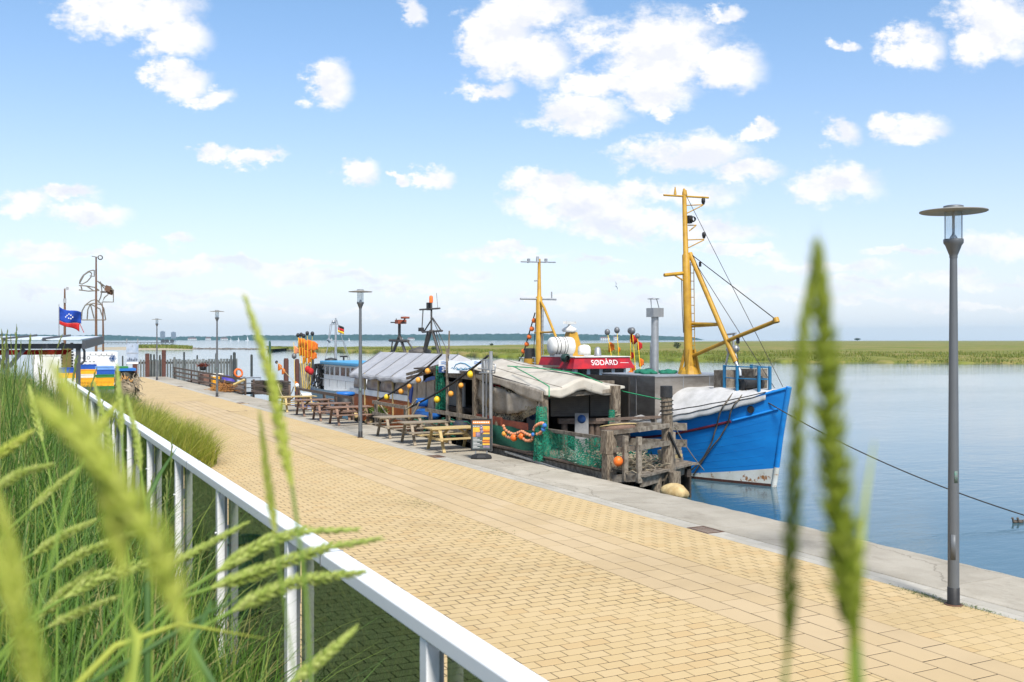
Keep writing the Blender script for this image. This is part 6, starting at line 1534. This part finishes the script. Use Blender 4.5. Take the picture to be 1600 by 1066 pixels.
grey_boat()

# ------------------------------------------------------------------ far end of the quay: container, crates, canopy, palisade
CONT = mat('container_white', (0.72, 0.72, 0.70), (0.64, 0.64, 0.62), .5, scale=1.5, wear=((0.35, 0.28, 0.2), .74, 7))
def container():
    Y0 = 61.2; a, b = pY(93, 600, Y0), pY(183.5, 600, Y0); x0, x1 = a.x - 1.3, b.x; h = 2.72; z0 = .15
    t = thing('freight_container', 'white refrigerated freight container behind the stacked crates', 'container', ((x0 + x1) / 2, Y0 + 1.2, 0))
    MB().box(x0, x1, Y0, Y0 + 2.44, z0, h + .05).build('body', CONT, t)
    k = MB()
    for x in (x0 + .001, x1 - .16): k.box(x, x + .159, Y0 - .05, Y0 - .001, .02, h + .1)
    k.box(x0 + .17, x1 - .17, Y0 - .045, Y0 - .001, h - .05, h + .09); k.box(x0 + .17, x1 - .17, Y0 - .045, Y0 - .001, .05, .22); k.box(x0 - .01, x1 + .01, Y0 - .03, Y0 + 2.47, h + .101, h + .14)
    k.build('corner_frame', CONT, t)
    n = 16
    for i in range(n): x = x0 + .2 + i * (x1 - x0 - .4) / n; MB().box(x, x + .16, Y0 - .022, Y0 - .002, .24, h - .08).build('wall_rib', CONT, t)
    k = MB()
    for i in range(14): x = x0 + .3 + i * (x1 - x0 - .6) / 13; k.cbox((x, Y0 - .05, h + .02), .05, .02, .05)
    for i in range(14): k.cbox((a.x + .92 + RNG.random() * .02, Y0 - .05, .6 + i * .15), .04, .02, .05)
    k.build('rivet_row', BLACK, t)
    c = pY(136, 561, Y0 - .06); M = face(0, -1)
    s1 = MB().box(c.x - .42, c.x + .55, Y0 - .034, Y0 - .024, c.z - .28, c.z + .28).build('label_plate', WHITEP, t)
    text('HKO', BLACK, s1, (c.x - .1, Y0 - .042, c.z + .05), M, .24)
    k = MB()
    for i in range(4): k.cbox((c.x - .25 + i * .2, Y0 - .038, c.z - .16), .1, .006, .04)
    k.build('printed_line', BLACK, s1)
    c = pY(176, 560, Y0 - .06); k = MB()
    for i in range(3):
        q = i * math.pi / 3; k.bar((c.x + .2 * math.cos(q), Y0 - .045, c.z + .2 * math.sin(q)), (c.x - .2 * math.cos(q), Y0 - .045, c.z - .2 * math.sin(q)), .02, .035)
    for i in range(6): q = i * math.pi / 3 + .52; k.cbox((c.x + .15 * math.cos(q), Y0 - .045, c.z + .15 * math.sin(q)), .05, .02, .05)
    k.build('snowflake_emblem', NAVY, t)
    for px, lb in ((112, None), (98, None)):
        c = pY(px, 562, Y0 - .05); k = MB()
        for i in range(11): k.cbox((c.x, Y0 - .04, c.z + .9 - i * .16), .16, .02, .10)
        k.build('upright_lettering', BLACK, t)
    c = pY(104, 558, Y0 - .1); MB().box(c.x - .22, c.x + .24, Y0 - .12, Y0 - .03, c.z - .95, c.z + .62).build('door_gap', mat('olive_curtain', (0.16, 0.13, 0.03), (0.10, 0.085, 0.03), .8, scale=5), t)
container()
CR = {n: mat('crate_' + n, c, tuple(k * .85 for k in c), .45, scale=3, obj=.08) for n, c in dict(blue=(0.015, 0.09, 0.42), sky=(0.18, 0.36, 0.72), yellow=(0.85, 0.40, 0.015), green=(0.03, 0.20, 0.05), white=(0.72, 0.70, 0.62), violet=(0.05, 0.035, 0.28), red=(0.66, 0.015, 0.025), grey=(0.33, 0.36, 0.36), navy=(0.01, 0.07, 0.28)).items()}
def crate_mesh(w, d, h):
    k = MB(); g = .025
    k.box(-w / 2, w / 2, -d / 2, d / 2, 0, .03)
    for x in (-w / 2, w / 2 - g): k.box(x, x + g, -d / 2 + g, d / 2 - g, .031, h)
    for y in (-d / 2, d / 2 - g): k.box(-w / 2, w / 2, y, y + g, .031, h)
    for y, s in ((-d / 2, -1), (d / 2, 1)):
        for i in range(5): x = -w * .4 + i * w * .2; k.box(x - .012, x + .012, min(y, y + s * .012), max(y, y + s * .012), .032, h - .05)
        k.box(-w / 2 - .015, w / 2 + .015, min(y, y + s * .02), max(y, y + s * .02), h - .045, h - .002)
    return k
def crate_stack(x, y, cols, w, d, h, which, group, z0=.01):
    z = z0
    for i, (c, tall) in enumerate(cols):
        hh = h * tall; o = ['lowest', 'second', 'third', 'fourth', 'fifth', 'sixth', 'seventh', 'eighth', 'ninth', 'tenth', 'eleventh'][i] + ' from the ground' if i < len(cols) - 1 else 'topmost'
        k = crate_mesh(w, d, hh); k.build('fish_crate', CR[c], None, f'{c} plastic fish crate, {o} in the {which}', 'crate', group)
        ob = COL.objects[-1] if False else bpy.data.objects[[q.name for q in COL.objects][-1]]
        ob.location = (x + RNG.uniform(-.02, .02), y + RNG.uniform(-.03, .03), z); ob.rotation_euler = (0, 0, RNG.uniform(-.02, .02)); z += hh + .003
Y1 = 59.6
def cx_(px): return pY(px, 600, Y1).x
GR = 'coloured fish crates stacked before the white container'
crate_stack(cx_(162.5), Y1, [('red', .9), ('navy', 1), ('green', .9), ('grey', 1), ('green', 1), ('yellow', 1.1), ('yellow', 1.1), ('green', .9), ('blue', 1.25), ('sky', .9)], .98, .72, .205, 'stack next to the net pile', GR)
crate_stack(cx_(136.5), Y1, [('yellow', 1), ('red', 1.1), ('red', 1.1), ('violet', 1.05), ('yellow', 1.1), ('yellow', 1.1), ('white', .9), ('yellow', 1.15), ('blue', 1.1)], .88, .72, .225, 'stack behind the canopy post', GR)
crate_stack(cx_(107), Y1 + .3, [('white', 1), ('yellow', 1), ('blue', 1), ('yellow', 1), ('green', 1), ('white', 1.1), ('yellow', 1.2), ('blue', 1.2)], 1.0, .72, .235, 'stack behind the dune grass', GR)

def net_pile():
    c = pz(197, 629); t = thing('net_trolley', 'tall dark heap of nets and coiled rope on a trolley beside the container', 'net heap', (c.x + .1, c.y, 0))
    DN = mat('dark_net', (0.035, 0.04, 0.03), (0.085, 0.07, 0.045), .95, scale=9, bump=1.0, bscale=16)
    k = MB(); k.grid(lambda u, v: (c.x + (.58 + .12 * math.sin(u * 25 + v * 9) + .10 * math.sin(v * 23 + u * 6)) * math.cos(u * 6.2832) * (1 - .25 * v ** 4), c.y + .4 + (.8 + .15 * math.sin(u * 19 + v * 7)) * math.sin(u * 6.2832) * (1 - .2 * v ** 4), .05 + 1.68 * v), 60, 26)
    k.grid(lambda u, v: (c.x + .6 * v * math.cos(u * 6.2832), c.y + .4 + .75 * v * math.sin(u * 6.2832), 1.86 - .14 * v), 24, 3); k.build('heap', DN, t)
    k = MB()
    for i in range(120):
        a = RNG.uniform(3.3, 6.2); z = RNG.uniform(.1, 1.7); x, y = c.x + .68 * math.cos(a), c.y + .4 + 1.02 * math.sin(a)
        k.tube([(x, y, z), (x + RNG.gauss(0, .12), y - RNG.random() * .1, z - .15), (x + RNG.gauss(0, .2), y - .05, max(.03, z - .4))], .02, 4)
    for i in range(26):
        r = RNG.uniform(.2, .38); o = Vector((c.x - .1 + RNG.gauss(0, .08), c.y - .75, .72 + RNG.gauss(0, .09)))
        k.tube([o + Vector((r * math.cos(j * .52), -.05 * math.sin(j), r * .95 * math.sin(j * .52))) for j in range(13)], .022, 4)
    k.build('rope_coil', ROPE, t, kind='stuff')
    k = MB()
    for i in range(5): z = RNG.uniform(1.25, 1.6); x = c.x + RNG.uniform(-.6, .5); k.tube([(x, c.y - .62, z), (x + .1, c.y - .7, z - .2), (x + .2, c.y - .66, z - .05)], .02, 4)
    k.build('orange_line', AMBER, t, kind='stuff')
    k = MB(); k.box(c.x - .55, c.x + .5, c.y - .3, c.y + 1.1, 1.8, 1.94); k.build('blue_tarp', BLUEB, t); MB().box(c.x - .5, c.x + .1, c.y - .2, c.y + .9, 1.945, 2.05).build('green_box', CR['green'], t)
net_pile()
SUITW = mat('info_print', (0.24, 0.31, 0.42), (0.40, 0.46, 0.55), .4, scale=1.6)
def info_board():
    Y = 97.0; c = pY(206.5, 552, Y); t = thing('information_board', 'tall information board with a harbour photograph on two thin posts', 'sign', (c.x, Y, 0)); D = 88.
    x0, x1 = pY(197, 552, Y).x, pY(216, 552, Y).x; zt, zb = pY(206, 537, Y).z, pY(206, 569, Y).z
    for x in (x0 + .05, x1 - .05): MB().tube([(x, Y, 0), (x, Y, zt + .45)], .045, 8).build('post', STEEL, t)
    p = MB().box(x0, x1, Y - .10, Y - .05, zb, zt).build('panel', SUITW, t); w = x1 - x0; h = zt - zb
    MB().box(x0 + .02, x1 - .02, Y - .115, Y - .101, zb + .03, zb + h * .09).build('white_strip', TXTW, p)
    k = MB()
    for i in range(6):
        xx = x0 + w * (.05 + i * .145); hh = h * (.03 + .035 * ((i * 5) % 3)); k.poly([(xx, Y - .12, zb + h * .14), (xx + w * .12, Y - .12, zb + h * .14), (xx + w * .145, Y - .12, zb + h * .17 + hh), (xx + w * .08, Y - .12, zb + h * .2 + hh * 1.6), (xx + w * .02, Y - .12, zb + h * .18 + hh)], (0, .018, 0))
    k.build('printed_boats', mat('print_dusk', (0.05, 0.07, 0.12), (0.2, 0.24, 0.3), .5, scale=6), p)
    k = MB(); k.box(x0 + w * .05, x1 - w * .05, Y - .113, Y - .101, zb + h * .50, zb + h * .56); k.cbox((x0 + w * .5, Y - .107, zt - h * .12), w * .10, .012, h * .09); k.build('printed_band', WALLG, p)
info_board()

def canopy():
    C_ = mat('anthracite_steel', (0.065, 0.072, 0.085), (0.055, 0.06, 0.07), .5, scale=3)
    PV = mat('opal_panel', (0.62, 0.65, 0.68), (0.56, 0.6, 0.63), .35, scale=2)
    Y = 32.5; t = thing('steel_canopy', 'dark grey steel canopy with pale roof panels beyond the dune', 'canopy', (1.9, Y, 0))
    p = pY(122, 545, Y); zf = pY(122, 546, Y).z
    MB().box(p.x - .065, p.x + .065, Y - .065, Y + .065, 0, zf + .02).build('post', C_, t)
    MB().box(p.x - 3.6, p.x - 3.47, Y - .065, Y + .065, 0, zf + .02).build('post', C_, t)
    MB().box(p.x - 1.95, p.x - 1.85, Y - .05, Y + .05, 0, zf + .02).build('post', C_, t)
    MB().box(p.x - 6, p.x + .12, Y - .09, Y + .09, zf + .021, zf + .17).build('eave_beam', C_, t)
    back = pY(160, 526, Y + 5.2); zb = back.z + .02; x1 = p.x + .10
    MB().bar((x1 + .03, Y - .35, zf + .14), (back.x, Y + 5.2, zb - .14), .09, .26).build('end_rafter', C_, t)
    k = 0
    for i in range(1, 6):
        xa = x1 - i * 1.05; MB().bar((xa, Y - .3, zf + .30), (xa + (back.x - x1), Y + 5.2, zb), .07, .10).build('rafter', C_, t)
    for i in range(5):
        xa = x1 - i * 1.05
        MB().poly([(xa - .06, Y - .35, zf + .28), (xa - .99, Y - .35, zf + .28), (xa - .99 + (back.x - x1), Y + 5.2, zb - .03), (xa - .06 + (back.x - x1), Y + 5.2, zb - .03)], (0, 0, .02)).build('roof_panel', PV, t)
    MB().tube([(p.x + .10, Y - .02, zf + .1), (p.x + .17, Y - .02, zf - .05), (p.x + .17, Y - .02, zf - .35), (p.x + .07, Y - .02, zf - .45)], .035, 8).build('drain_pipe', C_, t)
    MB().bar((p.x - 1.85, Y, zf - .5), (p.x - 1.45, Y, zf + .02), .09, .12).build('brace', C_, t)
    MB().bar((p.x - 1.95, Y, zf - .5), (p.x - 2.35, Y, zf + .02), .09, .12).build('brace', C_, t)
    MB().poly([(p.x - .1, Y + 1.0, zf - .02), (p.x - 2.5, Y + 1.0, zf - .02), (p.x - 2.3, Y + 1.0, zf - .17), (p.x - .3, Y + 1.0, zf - .17)], (0, .2, 0)).build('red_awning', FLAGR, t)
canopy()

def flag():
    Y = 66.0; q = lambda x, y: pY(x, y, Y); b = q(92, 600); t = thing('state_flag', 'torn blue flag with white stars and a red lower edge above the canopy', 'flag', (b.x, Y, 0))
    MB().tube([(b.x, Y, 0), (b.x, Y, q(92, 475).z)], [.05, .02], 8).build('pole', STEEL, t)
    W0 = lambda u, v: q(92.3 + 34.5 * u, 479 + 10 * u ** .8 + (21 - 3 * u) * v + 1.6 * math.sin(u * 5.5))
    wave = lambda u, v: Vector((0, .16 * math.sin(u * 7 + v * 2), 0))
    MB().grid(lambda u, v: W0(u, v) + wave(u, v), 16, 8).build('blue_cloth', mat('flag_blue', (0.01, 0.05, 0.33), (0.012, 0.07, 0.42), .8, scale=5, trans=.2), t, solid=.02)
    MB().grid(lambda u, v: W0(u * .92, 1.0) + wave(u * .92, 1) + Vector((0, 0, -.01 - (.22 + .3 * u ** 3) * v)), 16, 3).build('red_stripe', FLAGR, t, solid=.02)
    MB().tube([W0(.92, 1), q(131, 520)], .02, 4).build('loose_thread', FLAGR, t)
    for u, v in ((.36, .42), (.44, .30), (.52, .38), (.42, .62), (.52, .66), (.60, .54), (.30, .55)):
        c = W0(u, v) + wave(u, v); k = MB(); pts = []
        for i in range(10): r = .06 if i % 2 == 0 else .025; a = i * math.pi / 5; pts.append(c + Vector((r * math.sin(a), -.03, r * math.cos(a))))
        k.poly(pts, (0, .012, 0)); k.build('star', TXTW, t)
flag()
BRONZE = mat('sculpture_metal', (0.13, 0.115, 0.09), (0.20, 0.19, 0.17), .5, .4, scale=3)
RUSTP = mat('rust_brown_pole', (0.16, 0.085, 0.05), (0.10, 0.06, 0.04), .8, scale=3)
def sculpture():
    Y = 84.0; q = lambda x, y: pY(x, y, Y); b = q(150, 600); t = thing('mast_sculpture', 'tall metal mast sculpture with open ship hull hoops beyond the container', 'sculpture', (b.x, Y, 0))
    MB().tube([(b.x, Y, 0), (b.x, Y, q(150, 500).z), (b.x, Y, q(150, 402).z)], [.12, .09, .06], 10).build('mast', RUSTP, t)
    k = MB(); k.tube([q(143, 400.5), q(152, 402)], .03, 5); k.lathe([(.12, -.04), (.2, 0), (.12, .04)], q(156.5, 402.5), 14, Matrix.Rotation(R(90), 3, 'X')); k.build('wind_vane', BRONZE, t)
    def hoops(lines, nm, r=.05):
        k = MB()
        for l in lines: k.tube([q(*p) for p in l], r, 6)
        k.build(nm, BRONZE, t)
    hoops([[(146, 422), (138, 424), (130, 430), (125, 438), (124, 443), (128, 444), (136, 440), (142, 433), (143, 427), (138, 424)], [(124, 443), (131, 430), (140, 424)], [(123, 446), (135, 447), (147, 449), (155, 454)], [(123, 453), (138, 455), (155, 454)], [(126, 446), (128, 453)], [(135, 447), (147, 455)], [(147, 422), (147, 432), (140, 431)]], 'upper_hull_hoop')
    hoops([[(152, 439), (158, 445), (159, 455), (157, 465), (153, 473)], [(156, 440), (162, 450), (176, 453)], [(172, 447), (177, 455), (177, 472), (160, 472), (163, 465), (169, 460)], [(155, 441), (166, 449), (172, 448)]], 'middle_hull_hoop')
    k = MB()
    for i in range(3): c = q(168 + i * 2.6, 451 + i * 2.4); k.cbox(c + Vector((0, i * .15, 0)), .4, .1, .45, Matrix.Rotation(.3, 3, 'Y'))
    for i in range(2): k.cbox(q(163 + i * 3, 456) + Vector((0, .5 + i * .1, 0)), .5, .08, .12)
    k.build('sail_plate', RUSTP, t)
    hoops([[(127, 500), (128, 486), (133, 477), (142, 470), (150, 468), (156, 473), (162, 482), (165, 500)], [(127, 500), (146, 500), (165, 500)], [(136, 499), (137, 484), (141, 475)], [(141, 475), (147, 498)], [(141, 475), (156, 483), (161, 498)], [(133, 477), (146, 474), (158, 476)]], 'lower_hull_hoop')
    a = q(161, 545); MB().tube([(a.x, Y, 0), q(161, 520), q(160.5, 482), q(159, 472)], [.08, .07, .05, .03], 8).build('side_pole', RUSTP, t)
sculpture()
def far_pole():
    Y = 75.; b = pY(101, 600, Y); t = thing('signal_mast', 'thin rust brown mast with a small lantern arm behind the flag', 'mast', (b.x, Y, 0))
    MB().tube([(b.x, Y, 0), (b.x, Y, pY(101, 480, Y).z), (b.x, Y, pY(101, 452, Y).z)], [.11, .07, .05], 8).build('mast', RUSTP, t)
    k = MB(); k.tube([pY(100, 451, Y), pY(105, 450, Y)], .04, 5); k.cbox(pY(105, 451, Y), .16, .1, .2); k.cbox(pY(101, 470, Y), .2, .2, .3); k.build('lantern_arm', STEEL, t)
far_pole()

# palisade closing the harbour end, rusty sheet piles, mooring posts
CONP = mat('grey_palisade', (0.19, 0.20, 0.19), (0.10, 0.11, 0.105), .9, scale=2, stretch=(2, 2, .5), obj=.2, bump=.4)
def palisade():
    px0, px1 = 215, 369; t = thing('timber_palisade', 'long palisade of grey upright timbers closing the harbour basin', 'palisade', (14, 104, WATER))
    n = 34
    for i in range(n):
        u = i / (n - 1); px = px0 + (px1 - px0) * u; Y = 101.5 + 5 * u
        b = pY(px, 592, Y); zt = pY(px, 562.5 - 1.5 * u, Y).z + RNG.uniform(-.06, .06); w = .21 if u > .35 else .15
        MB().box(b.x - w / 2, b.x + w / 2, Y - .1, Y + .1, -2.2, zt).build('plank', CONP, t)
    a, b = pY(px0, 572, 101.7), pY(px1, 571, 106.7)
    for dz in (.3, -1.6): MB().bar(a + Vector((0, .12, dz)), b + Vector((0, .12, dz)), .14, .22).build('waler', DARKWOOD, t)
palisade()
SHEETP = mat('rusty_sheet_pile', (0.12, 0.045, 0.03), (0.075, 0.035, 0.028), .85, scale=5, wear=((0.03, 0.03, 0.03), .6, 2))
TARRED = mat('tarred_post', (0.03, 0.038, 0.038), (0.05, 0.055, 0.05), .8, scale=4)
def mpost(px, yt, Y, w, mtl, label, zb=-2.2, cat='mooring post', grp='mooring posts in the harbour basin', sq=False):
    b = pY(px, 600, Y); zt = pY(px, yt, Y).z; k = MB()
    if sq: k.box(b.x - w / 2, b.x + w / 2, Y - w / 2, Y + w / 2, zb, zt); k.box(b.x - w * .62, b.x + w * .62, Y - w * .3, Y + w * .3, zb, zt - .02)
    else: k.tube([(b.x, Y, zb), (b.x, Y, zt - .15), (b.x, Y, zt)], [w / 2, w / 2, w * .38], 10)
    k.build('mooring_post', mtl, None, label, cat, grp, bevel=0)
for a in [(211.5, 568, 100.0, .40, SHEETP, 'short rusty steel pile under the information board', -1, 'steel pile', 'rusty steel piles before the palisade', True), (230, 552.5, 100.2, .30, SHEETP, 'rusty steel pile between the information board and the farthest lamp', -1, 'steel pile', 'rusty steel piles before the palisade', True),
          (255.8, 547, 100.2, .30, SHEETP, 'tallest rusty steel pile just past the farthest lamp', -1, 'steel pile', 'rusty steel piles before the palisade', True),
          (191.5, 556, 102, .14, TARRED, 'thin tarred post left of the information board'), (235.5, 553, 104, .18, TARRED, 'tarred post right beside the middle rusty pile'), (240.5, 553.5, 104, .18, TARRED, 'tarred post closest to the farthest lamp on its near side'), (249.5, 555, 104, .18, TARRED, 'tarred post between the farthest lamp and the tallest rusty pile'),
          (272.5, 558, 97.5, .22, CONP, 'pale grey post where the brown railing meets the palisade'), (287.5, 550, 108, .18, TARRED, 'dark green post rising behind the palisade, nearest the pale grey post'), (308, 555, 108, .16, TARRED, 'short post behind the middle of the palisade'), (337.5, 552, 108, .18, TARRED, 'post behind the palisade half hidden by the second farthest lamp'),
          (361, 555, 107, .17, TARRED, 'thin post just before the end of the palisade'), (366, 550.5, 105, .30, TARRED, 'thick black post ending the palisade'), (393, 554, 100, .24, TARRED, 'lone black post in the water beyond the palisade'), (421.5, 533, 78, .17, mat('green_post', (0.03, 0.09, 0.06), rough=.6), 'tall slim green post by the tall blurred ear'),
          (447, 560, 72, .36, SHEETP, 'broad rusty pile beyond the pallets'), (464, 561, 72, .32, SHEETP, 'broad dark pile behind the leaning marker buoy'), (488.5, 557, 74, .19, TARRED, 'slim black post next to the white boat')]: mpost(*a)

# things along the brown railing
def box_thing(name, label, cat, px0, px1, y0, y1, X, d, mtl, group=None):
    a, b = pX(px0, y1, X), pX(px1, y1, X); zt, zb = pX((px0 + px1) / 2, y0, X).z, pX((px0 + px1) / 2, y1, X).z
    return a, b, zt, zb
jet = thing('landing_stage', 'low brown timber landing stage behind the long railing', 'jetty', (15.2, 68, 0))
ya, yb = pX(388, 600, 14.5).y, pX(300, 600, 14.5).y
plank_row(jet, 'deck_plank', BROWNW, 13.95, 16.6, [ya + i * .5 for i in range(int((yb - ya) / .5))], .02, .5, .06)
for y in (ya + 1, (ya + yb) / 2, yb - 1):
    for x in (14.2, 16.3): MB().tube([(x, y, -2), (x, y, -.05)], .13, 8).build('pile', DARKWOOD, jet)
    MB().box(13.95, 16.6, y - .08, y + .08, -.16, -.05).build('cross_beam', DARKWOOD, jet)
GY = 'fish crates stacked on the landing stage'
yy = pX(339, 596, 14.6).y
crate_stack(14.6, yy, [('yellow', 1.2), ('yellow', 1.2), ('white', .8)], .8, .9, .28, 'stack behind the second farthest lamp', GY, .03)
crate_stack(14.6, pX(351, 596, 14.6).y, [('yellow', 1.3)], .8, .9, .28, 'single pile beneath the violet cover', GY, .03)
c = pX(355, 592, 14.6); k = MB(); k.grid(lambda u, v: (14.15 + .9 * u, c.y - .9 + 2.2 * v, .42 + .48 * math.sin(math.pi * u) ** .5 * math.sin(math.pi * v) ** .5 + .05 * math.sin(u * 9 + v * 12)), 12, 14); k.build('tarpaulin', mat('violet_cover', (0.07, 0.05, 0.33), (0.05, 0.04, 0.25), .6, scale=6), None, 'violet blue cover over the yellow crate on the landing stage', 'cover', solid=.02)
c = pX(317, 578, 14.8); t_ = thing('flower_tub', 'dark tub with a reddish plant on the brown railing', 'plant tub', (14.3, pX(317, 580, 14.3).y, 1.06)); c = t_.location
MB().lathe([(.001, 0), (.22, 0), (.3, .35), (.001, .36)], c, 10).build('tub', BLACK, t_)
n = 300; bs = np.stack([NP.normal(0, .2, n), NP.normal(0, .2, n), np.full(n, .3)], 1); V, Fq = blades(bs, NP.uniform(.1, .45, n), NP.uniform(.04, .09, n), NP.uniform(.3, 1.4, n), K=2, seed=12); fast_mesh('foliage', V, Fq, grass_mat('red_leaf', [(0.14, 0.03, 0.015), (0.25, 0.06, 0.03)]), None, t_)
for i, (px, y0, y1) in enumerate([(318, 583, 590)]):
    c = pX(px, 587, 14.4); MB().box(14.2, 14.9, c.y - 1.1, c.y + 1.1, .05, .75).build('tool_chest', mat('chest_brown', (0.20, 0.10, 0.07), (0.14, 0.08, 0.06), .8), None, 'reddish brown chest behind the railing under the reddish plant', 'chest', bevel=.03)
MB().lathe([(.22, -.055), (.28, -.07), (.34, 0), (.28, .07), (.22, .055), (.20, 0), (.22, -.055)], pX(372.5, 583, 14.2), 20, Matrix.Rotation(R(80), 3, 'X') @ Matrix.Rotation(.2, 3, 'Y')).build('lifebuoy', ORANGE, None, 'orange lifebuoy leaning at the end of the landing stage', 'lifebuoy')
c = pz(362, 610); tangle('orange_net_heap', 'tangled orange net lying across the quay edge', (13.3, c.y, 0), .2, .7, .4, 110, mat('orange_netting', (0.50, 0.24, 0.05), (0.30, 0.14, 0.04), .9, scale=14), .02)
c = pz(374, 611); tangle('orange_rope_heap', 'heap of orange rope with pale floats beside the railing end', (13.55, c.y - .6, 0), .2, .8, .7, 150, mat('orange_rope', (0.42, 0.19, 0.05), (0.26, 0.12, 0.045), .9, scale=20), .024)
t_ = thing('net_float_string', 'string of pale yellow floats on the orange rope heap', 'float string', (13.4, c.y, .7)); a, b = pX(366, 601, 13.4), pX(381, 594, 13.4)
for i in range(8): MB().ball(a.lerp(b, i / 7), .09, 8, 5).build('float', mat('float_cream', (0.6, 0.45, 0.18), rough=.6), t_)
MB().tube([a, b], .02, 5).build('cord', ROPE, t_)
t_ = thing('storage_cage', 'pale grey plastic tank in a cage behind the low brown railing', 'tank', pX(391, 604, 14.6)); c = pX(391, 604, 14.6)
MB().box(14.2, 15.2, c.y - .55, c.y + .55, .02, 1.05).build('tank', mat('tank_plastic', (0.42, 0.47, 0.52), (0.36, 0.41, 0.46), .4, scale=3), t_, bevel=.06)
k = MB()
for z in (.1, .4, .7, 1.06): k.tube([(14.17, c.y - .58, z), (14.17, c.y + .58, z)], .02, 5); k.tube([(14.17, c.y - .58, z), (15.2, c.y - .58, z)], .02, 5)
for i in range(5): k.tube([(14.165, c.y - .58 + i * .29, .02), (14.165, c.y - .58 + i * .29, 1.08)], .015, 5)
k.build('cage', STEEL, t_)
def pallets(px, X, n, label, z=0.02, w=1.2):
    c = pX(px, 600, X); 
    for i in range(n):
        t = thing('pallet', label if n == 1 else label + ', ' + ['lowest', 'second from below', 'third from below', 'fourth from below', 'fifth from below', 'sixth from below', 'topmost'][i if i < n - 1 else 6], 'pallet', (X, c.y, z + i * .15), group='dark wooden pallets stacked on the quay')
        x0, y0, zz = X - .4, c.y - w / 2, z + i * .15
        for j in range(3): MB().box(x0, x0 + .8, y0 + j * (w - .12) / 2, y0 + j * (w - .12) / 2 + .12, zz, zz + .10).build('bearer', DARKWOOD, t)
        for j in range(5): MB().box(x0 + j * .17, x0 + j * .17 + .12, y0, y0 + w, zz + .101, zz + .125).build('board', BROWNW if (i + j) % 3 == 0 else DARKWOOD, t)
pallets(405, 14.7, 6, 'dark pallet in the stack next to the grey tank'); pallets(437, 14.9, 7, 'dark pallet in the tall stack under the leaning marker buoy', .02, 2.2); pallets(422, 15.2, 6, 'dark pallet in the broad middle stack', .02, 1.6)
MB().tube(sag(pX(434, 600, 13.7), pX(459, 604, 13.7), .75, 14), .028, 6).build('hanging_rope', ROPE, None, 'pale rope hanging in a loop from the low brown railing', 'rope')
MB().bar(pX(464, 606, 13.9), pX(474, 622, 13.6), .03).build('mooring_line', ROPE, None, 'thin line tied down beside the far picnic tables', 'rope')
c = pX(543, 612, 14.4); t_ = thing('drum_barrel', 'blue lidded dark barrel at the end of the brown railing', 'barrel', (14.3, c.y, 0))
MB().lathe([(.001, 0), (.38, 0), (.42, .4), (.38, .95), (.001, .95)], (14.3, c.y, 0), 14).build('barrel', BLACK, t_); MB().lathe([(.42, .951), (.46, 1.0), (.42, 1.1), (.001, 1.12)], (14.3, c.y, 0), 14).build('lid', BLUEB, t_)
c = pX(470, 626, 13.95); MB().box(13.9, 14.5, c.y - .5, c.y + .5, 0, .42).build('blue_crate', BLUEB, None, 'dark blue box under the brown railing by the far tables', 'box', bevel=.03)
MB().box(13.95, 14.5, c.y - .3, c.y + .5, .422, .72).build('white_sack', WHITEP, None, 'white sack on the dark blue box by the far tables', 'sack', bevel=.1)

# bin behind the glass
def bin_():
    BINM = mat('bin_petrol', (0.03, 0.085, 0.085), (0.025, 0.07, 0.07), .5, scale=4)
    t = thing('litter_bin', 'round petrol coloured litter bin standing behind the tinted glass', 'litter bin', (2.72, 13.2, 0))
    MB().lathe([(.001, 0), (.27, 0), (.27, .05), (.30, .97), (.26, .97), (.24, .3), (.001, .3)], (2.72, 13.2, 0), 24).build('body', BINM, t)
    MB().lathe([(.255, .972), (.315, .972), (.315, 1.0), (.255, 1.0), (.255, .972)], (2.72, 13.2, 0), 24).build('rim', BINM, t)
bin_()

# birds
BIRDW = mat('bird_white', (0.7, 0.7, 0.7), rough=.8); BIRDD = mat('bird_dark', (0.07, 0.055, 0.045), (0.12, 0.10, 0.08), .8, scale=20)
def gull():
    c = pD(962, 447, 60); k = MB()
    k.tube([c + Vector((-.02, .18, -.02)), c + Vector((0, .08, 0)), c + Vector((0, -.08, .01)), c + Vector((0, -.2, .03))], [.012, .05, .055, .02], 8)
    for s in (1, -1):
        pr = [(0, .02, .10), (.18, .12, .12), (.36, .17, .09), (.62, .10, .02)]
        for (x0, z0, w0), (x1, z1, w1) in zip(pr, pr[1:]):
            r_ = Matrix.Rotation(R(75), 3, 'Y')
            P = lambda x, z, y: c + r_ @ Vector((s * x, y, z))
            k.poly([P(x0, z0, -w0), P(x1, z1, -w1), P(x1, z1, w1 * .6), P(x0, z0, w0 * .6)], r_ @ Vector((0, 0, .012)))
    k.v = [tuple(c + (Vector(q) - c) * .45) for q in k.v]; k.build('gull', BIRDW, None, 'small gull banking in the sky beside the tall yellow mast', 'bird')
gull()
for px, lb in ((1587, 'brown duck swimming ahead of its mate by the picture edge'), (1595, 'brown duck swimming behind its mate by the picture edge')):
    c = pz(px, 817, WATER); k = MB(); k.ball(c + Vector((0, 0, .04)), .13, 12, 8, (1.25, .62, .6)); k.tube([c + Vector((-.12, 0, .07)), c + Vector((-.16, 0, .17))], [.045, .035], 8); k.ball(c + Vector((-.175, 0, .19)), .045, 8, 6, (1.2, .9, .9)); k.tube([c + Vector((-.21, 0, .185)), c + Vector((-.265, 0, .175))], [.018, .008], 6); k.tube([c + Vector((.12, 0, .06)), c + Vector((.2, 0, .11))], [.05, .01], 6)
    k.v = [tuple(c + (Vector(q) - c) * .62) for q in k.v]; k.build('duck', BIRDD, None, lb, 'bird', 'ducks on the harbour water')
c = pX(332, 552, 40)
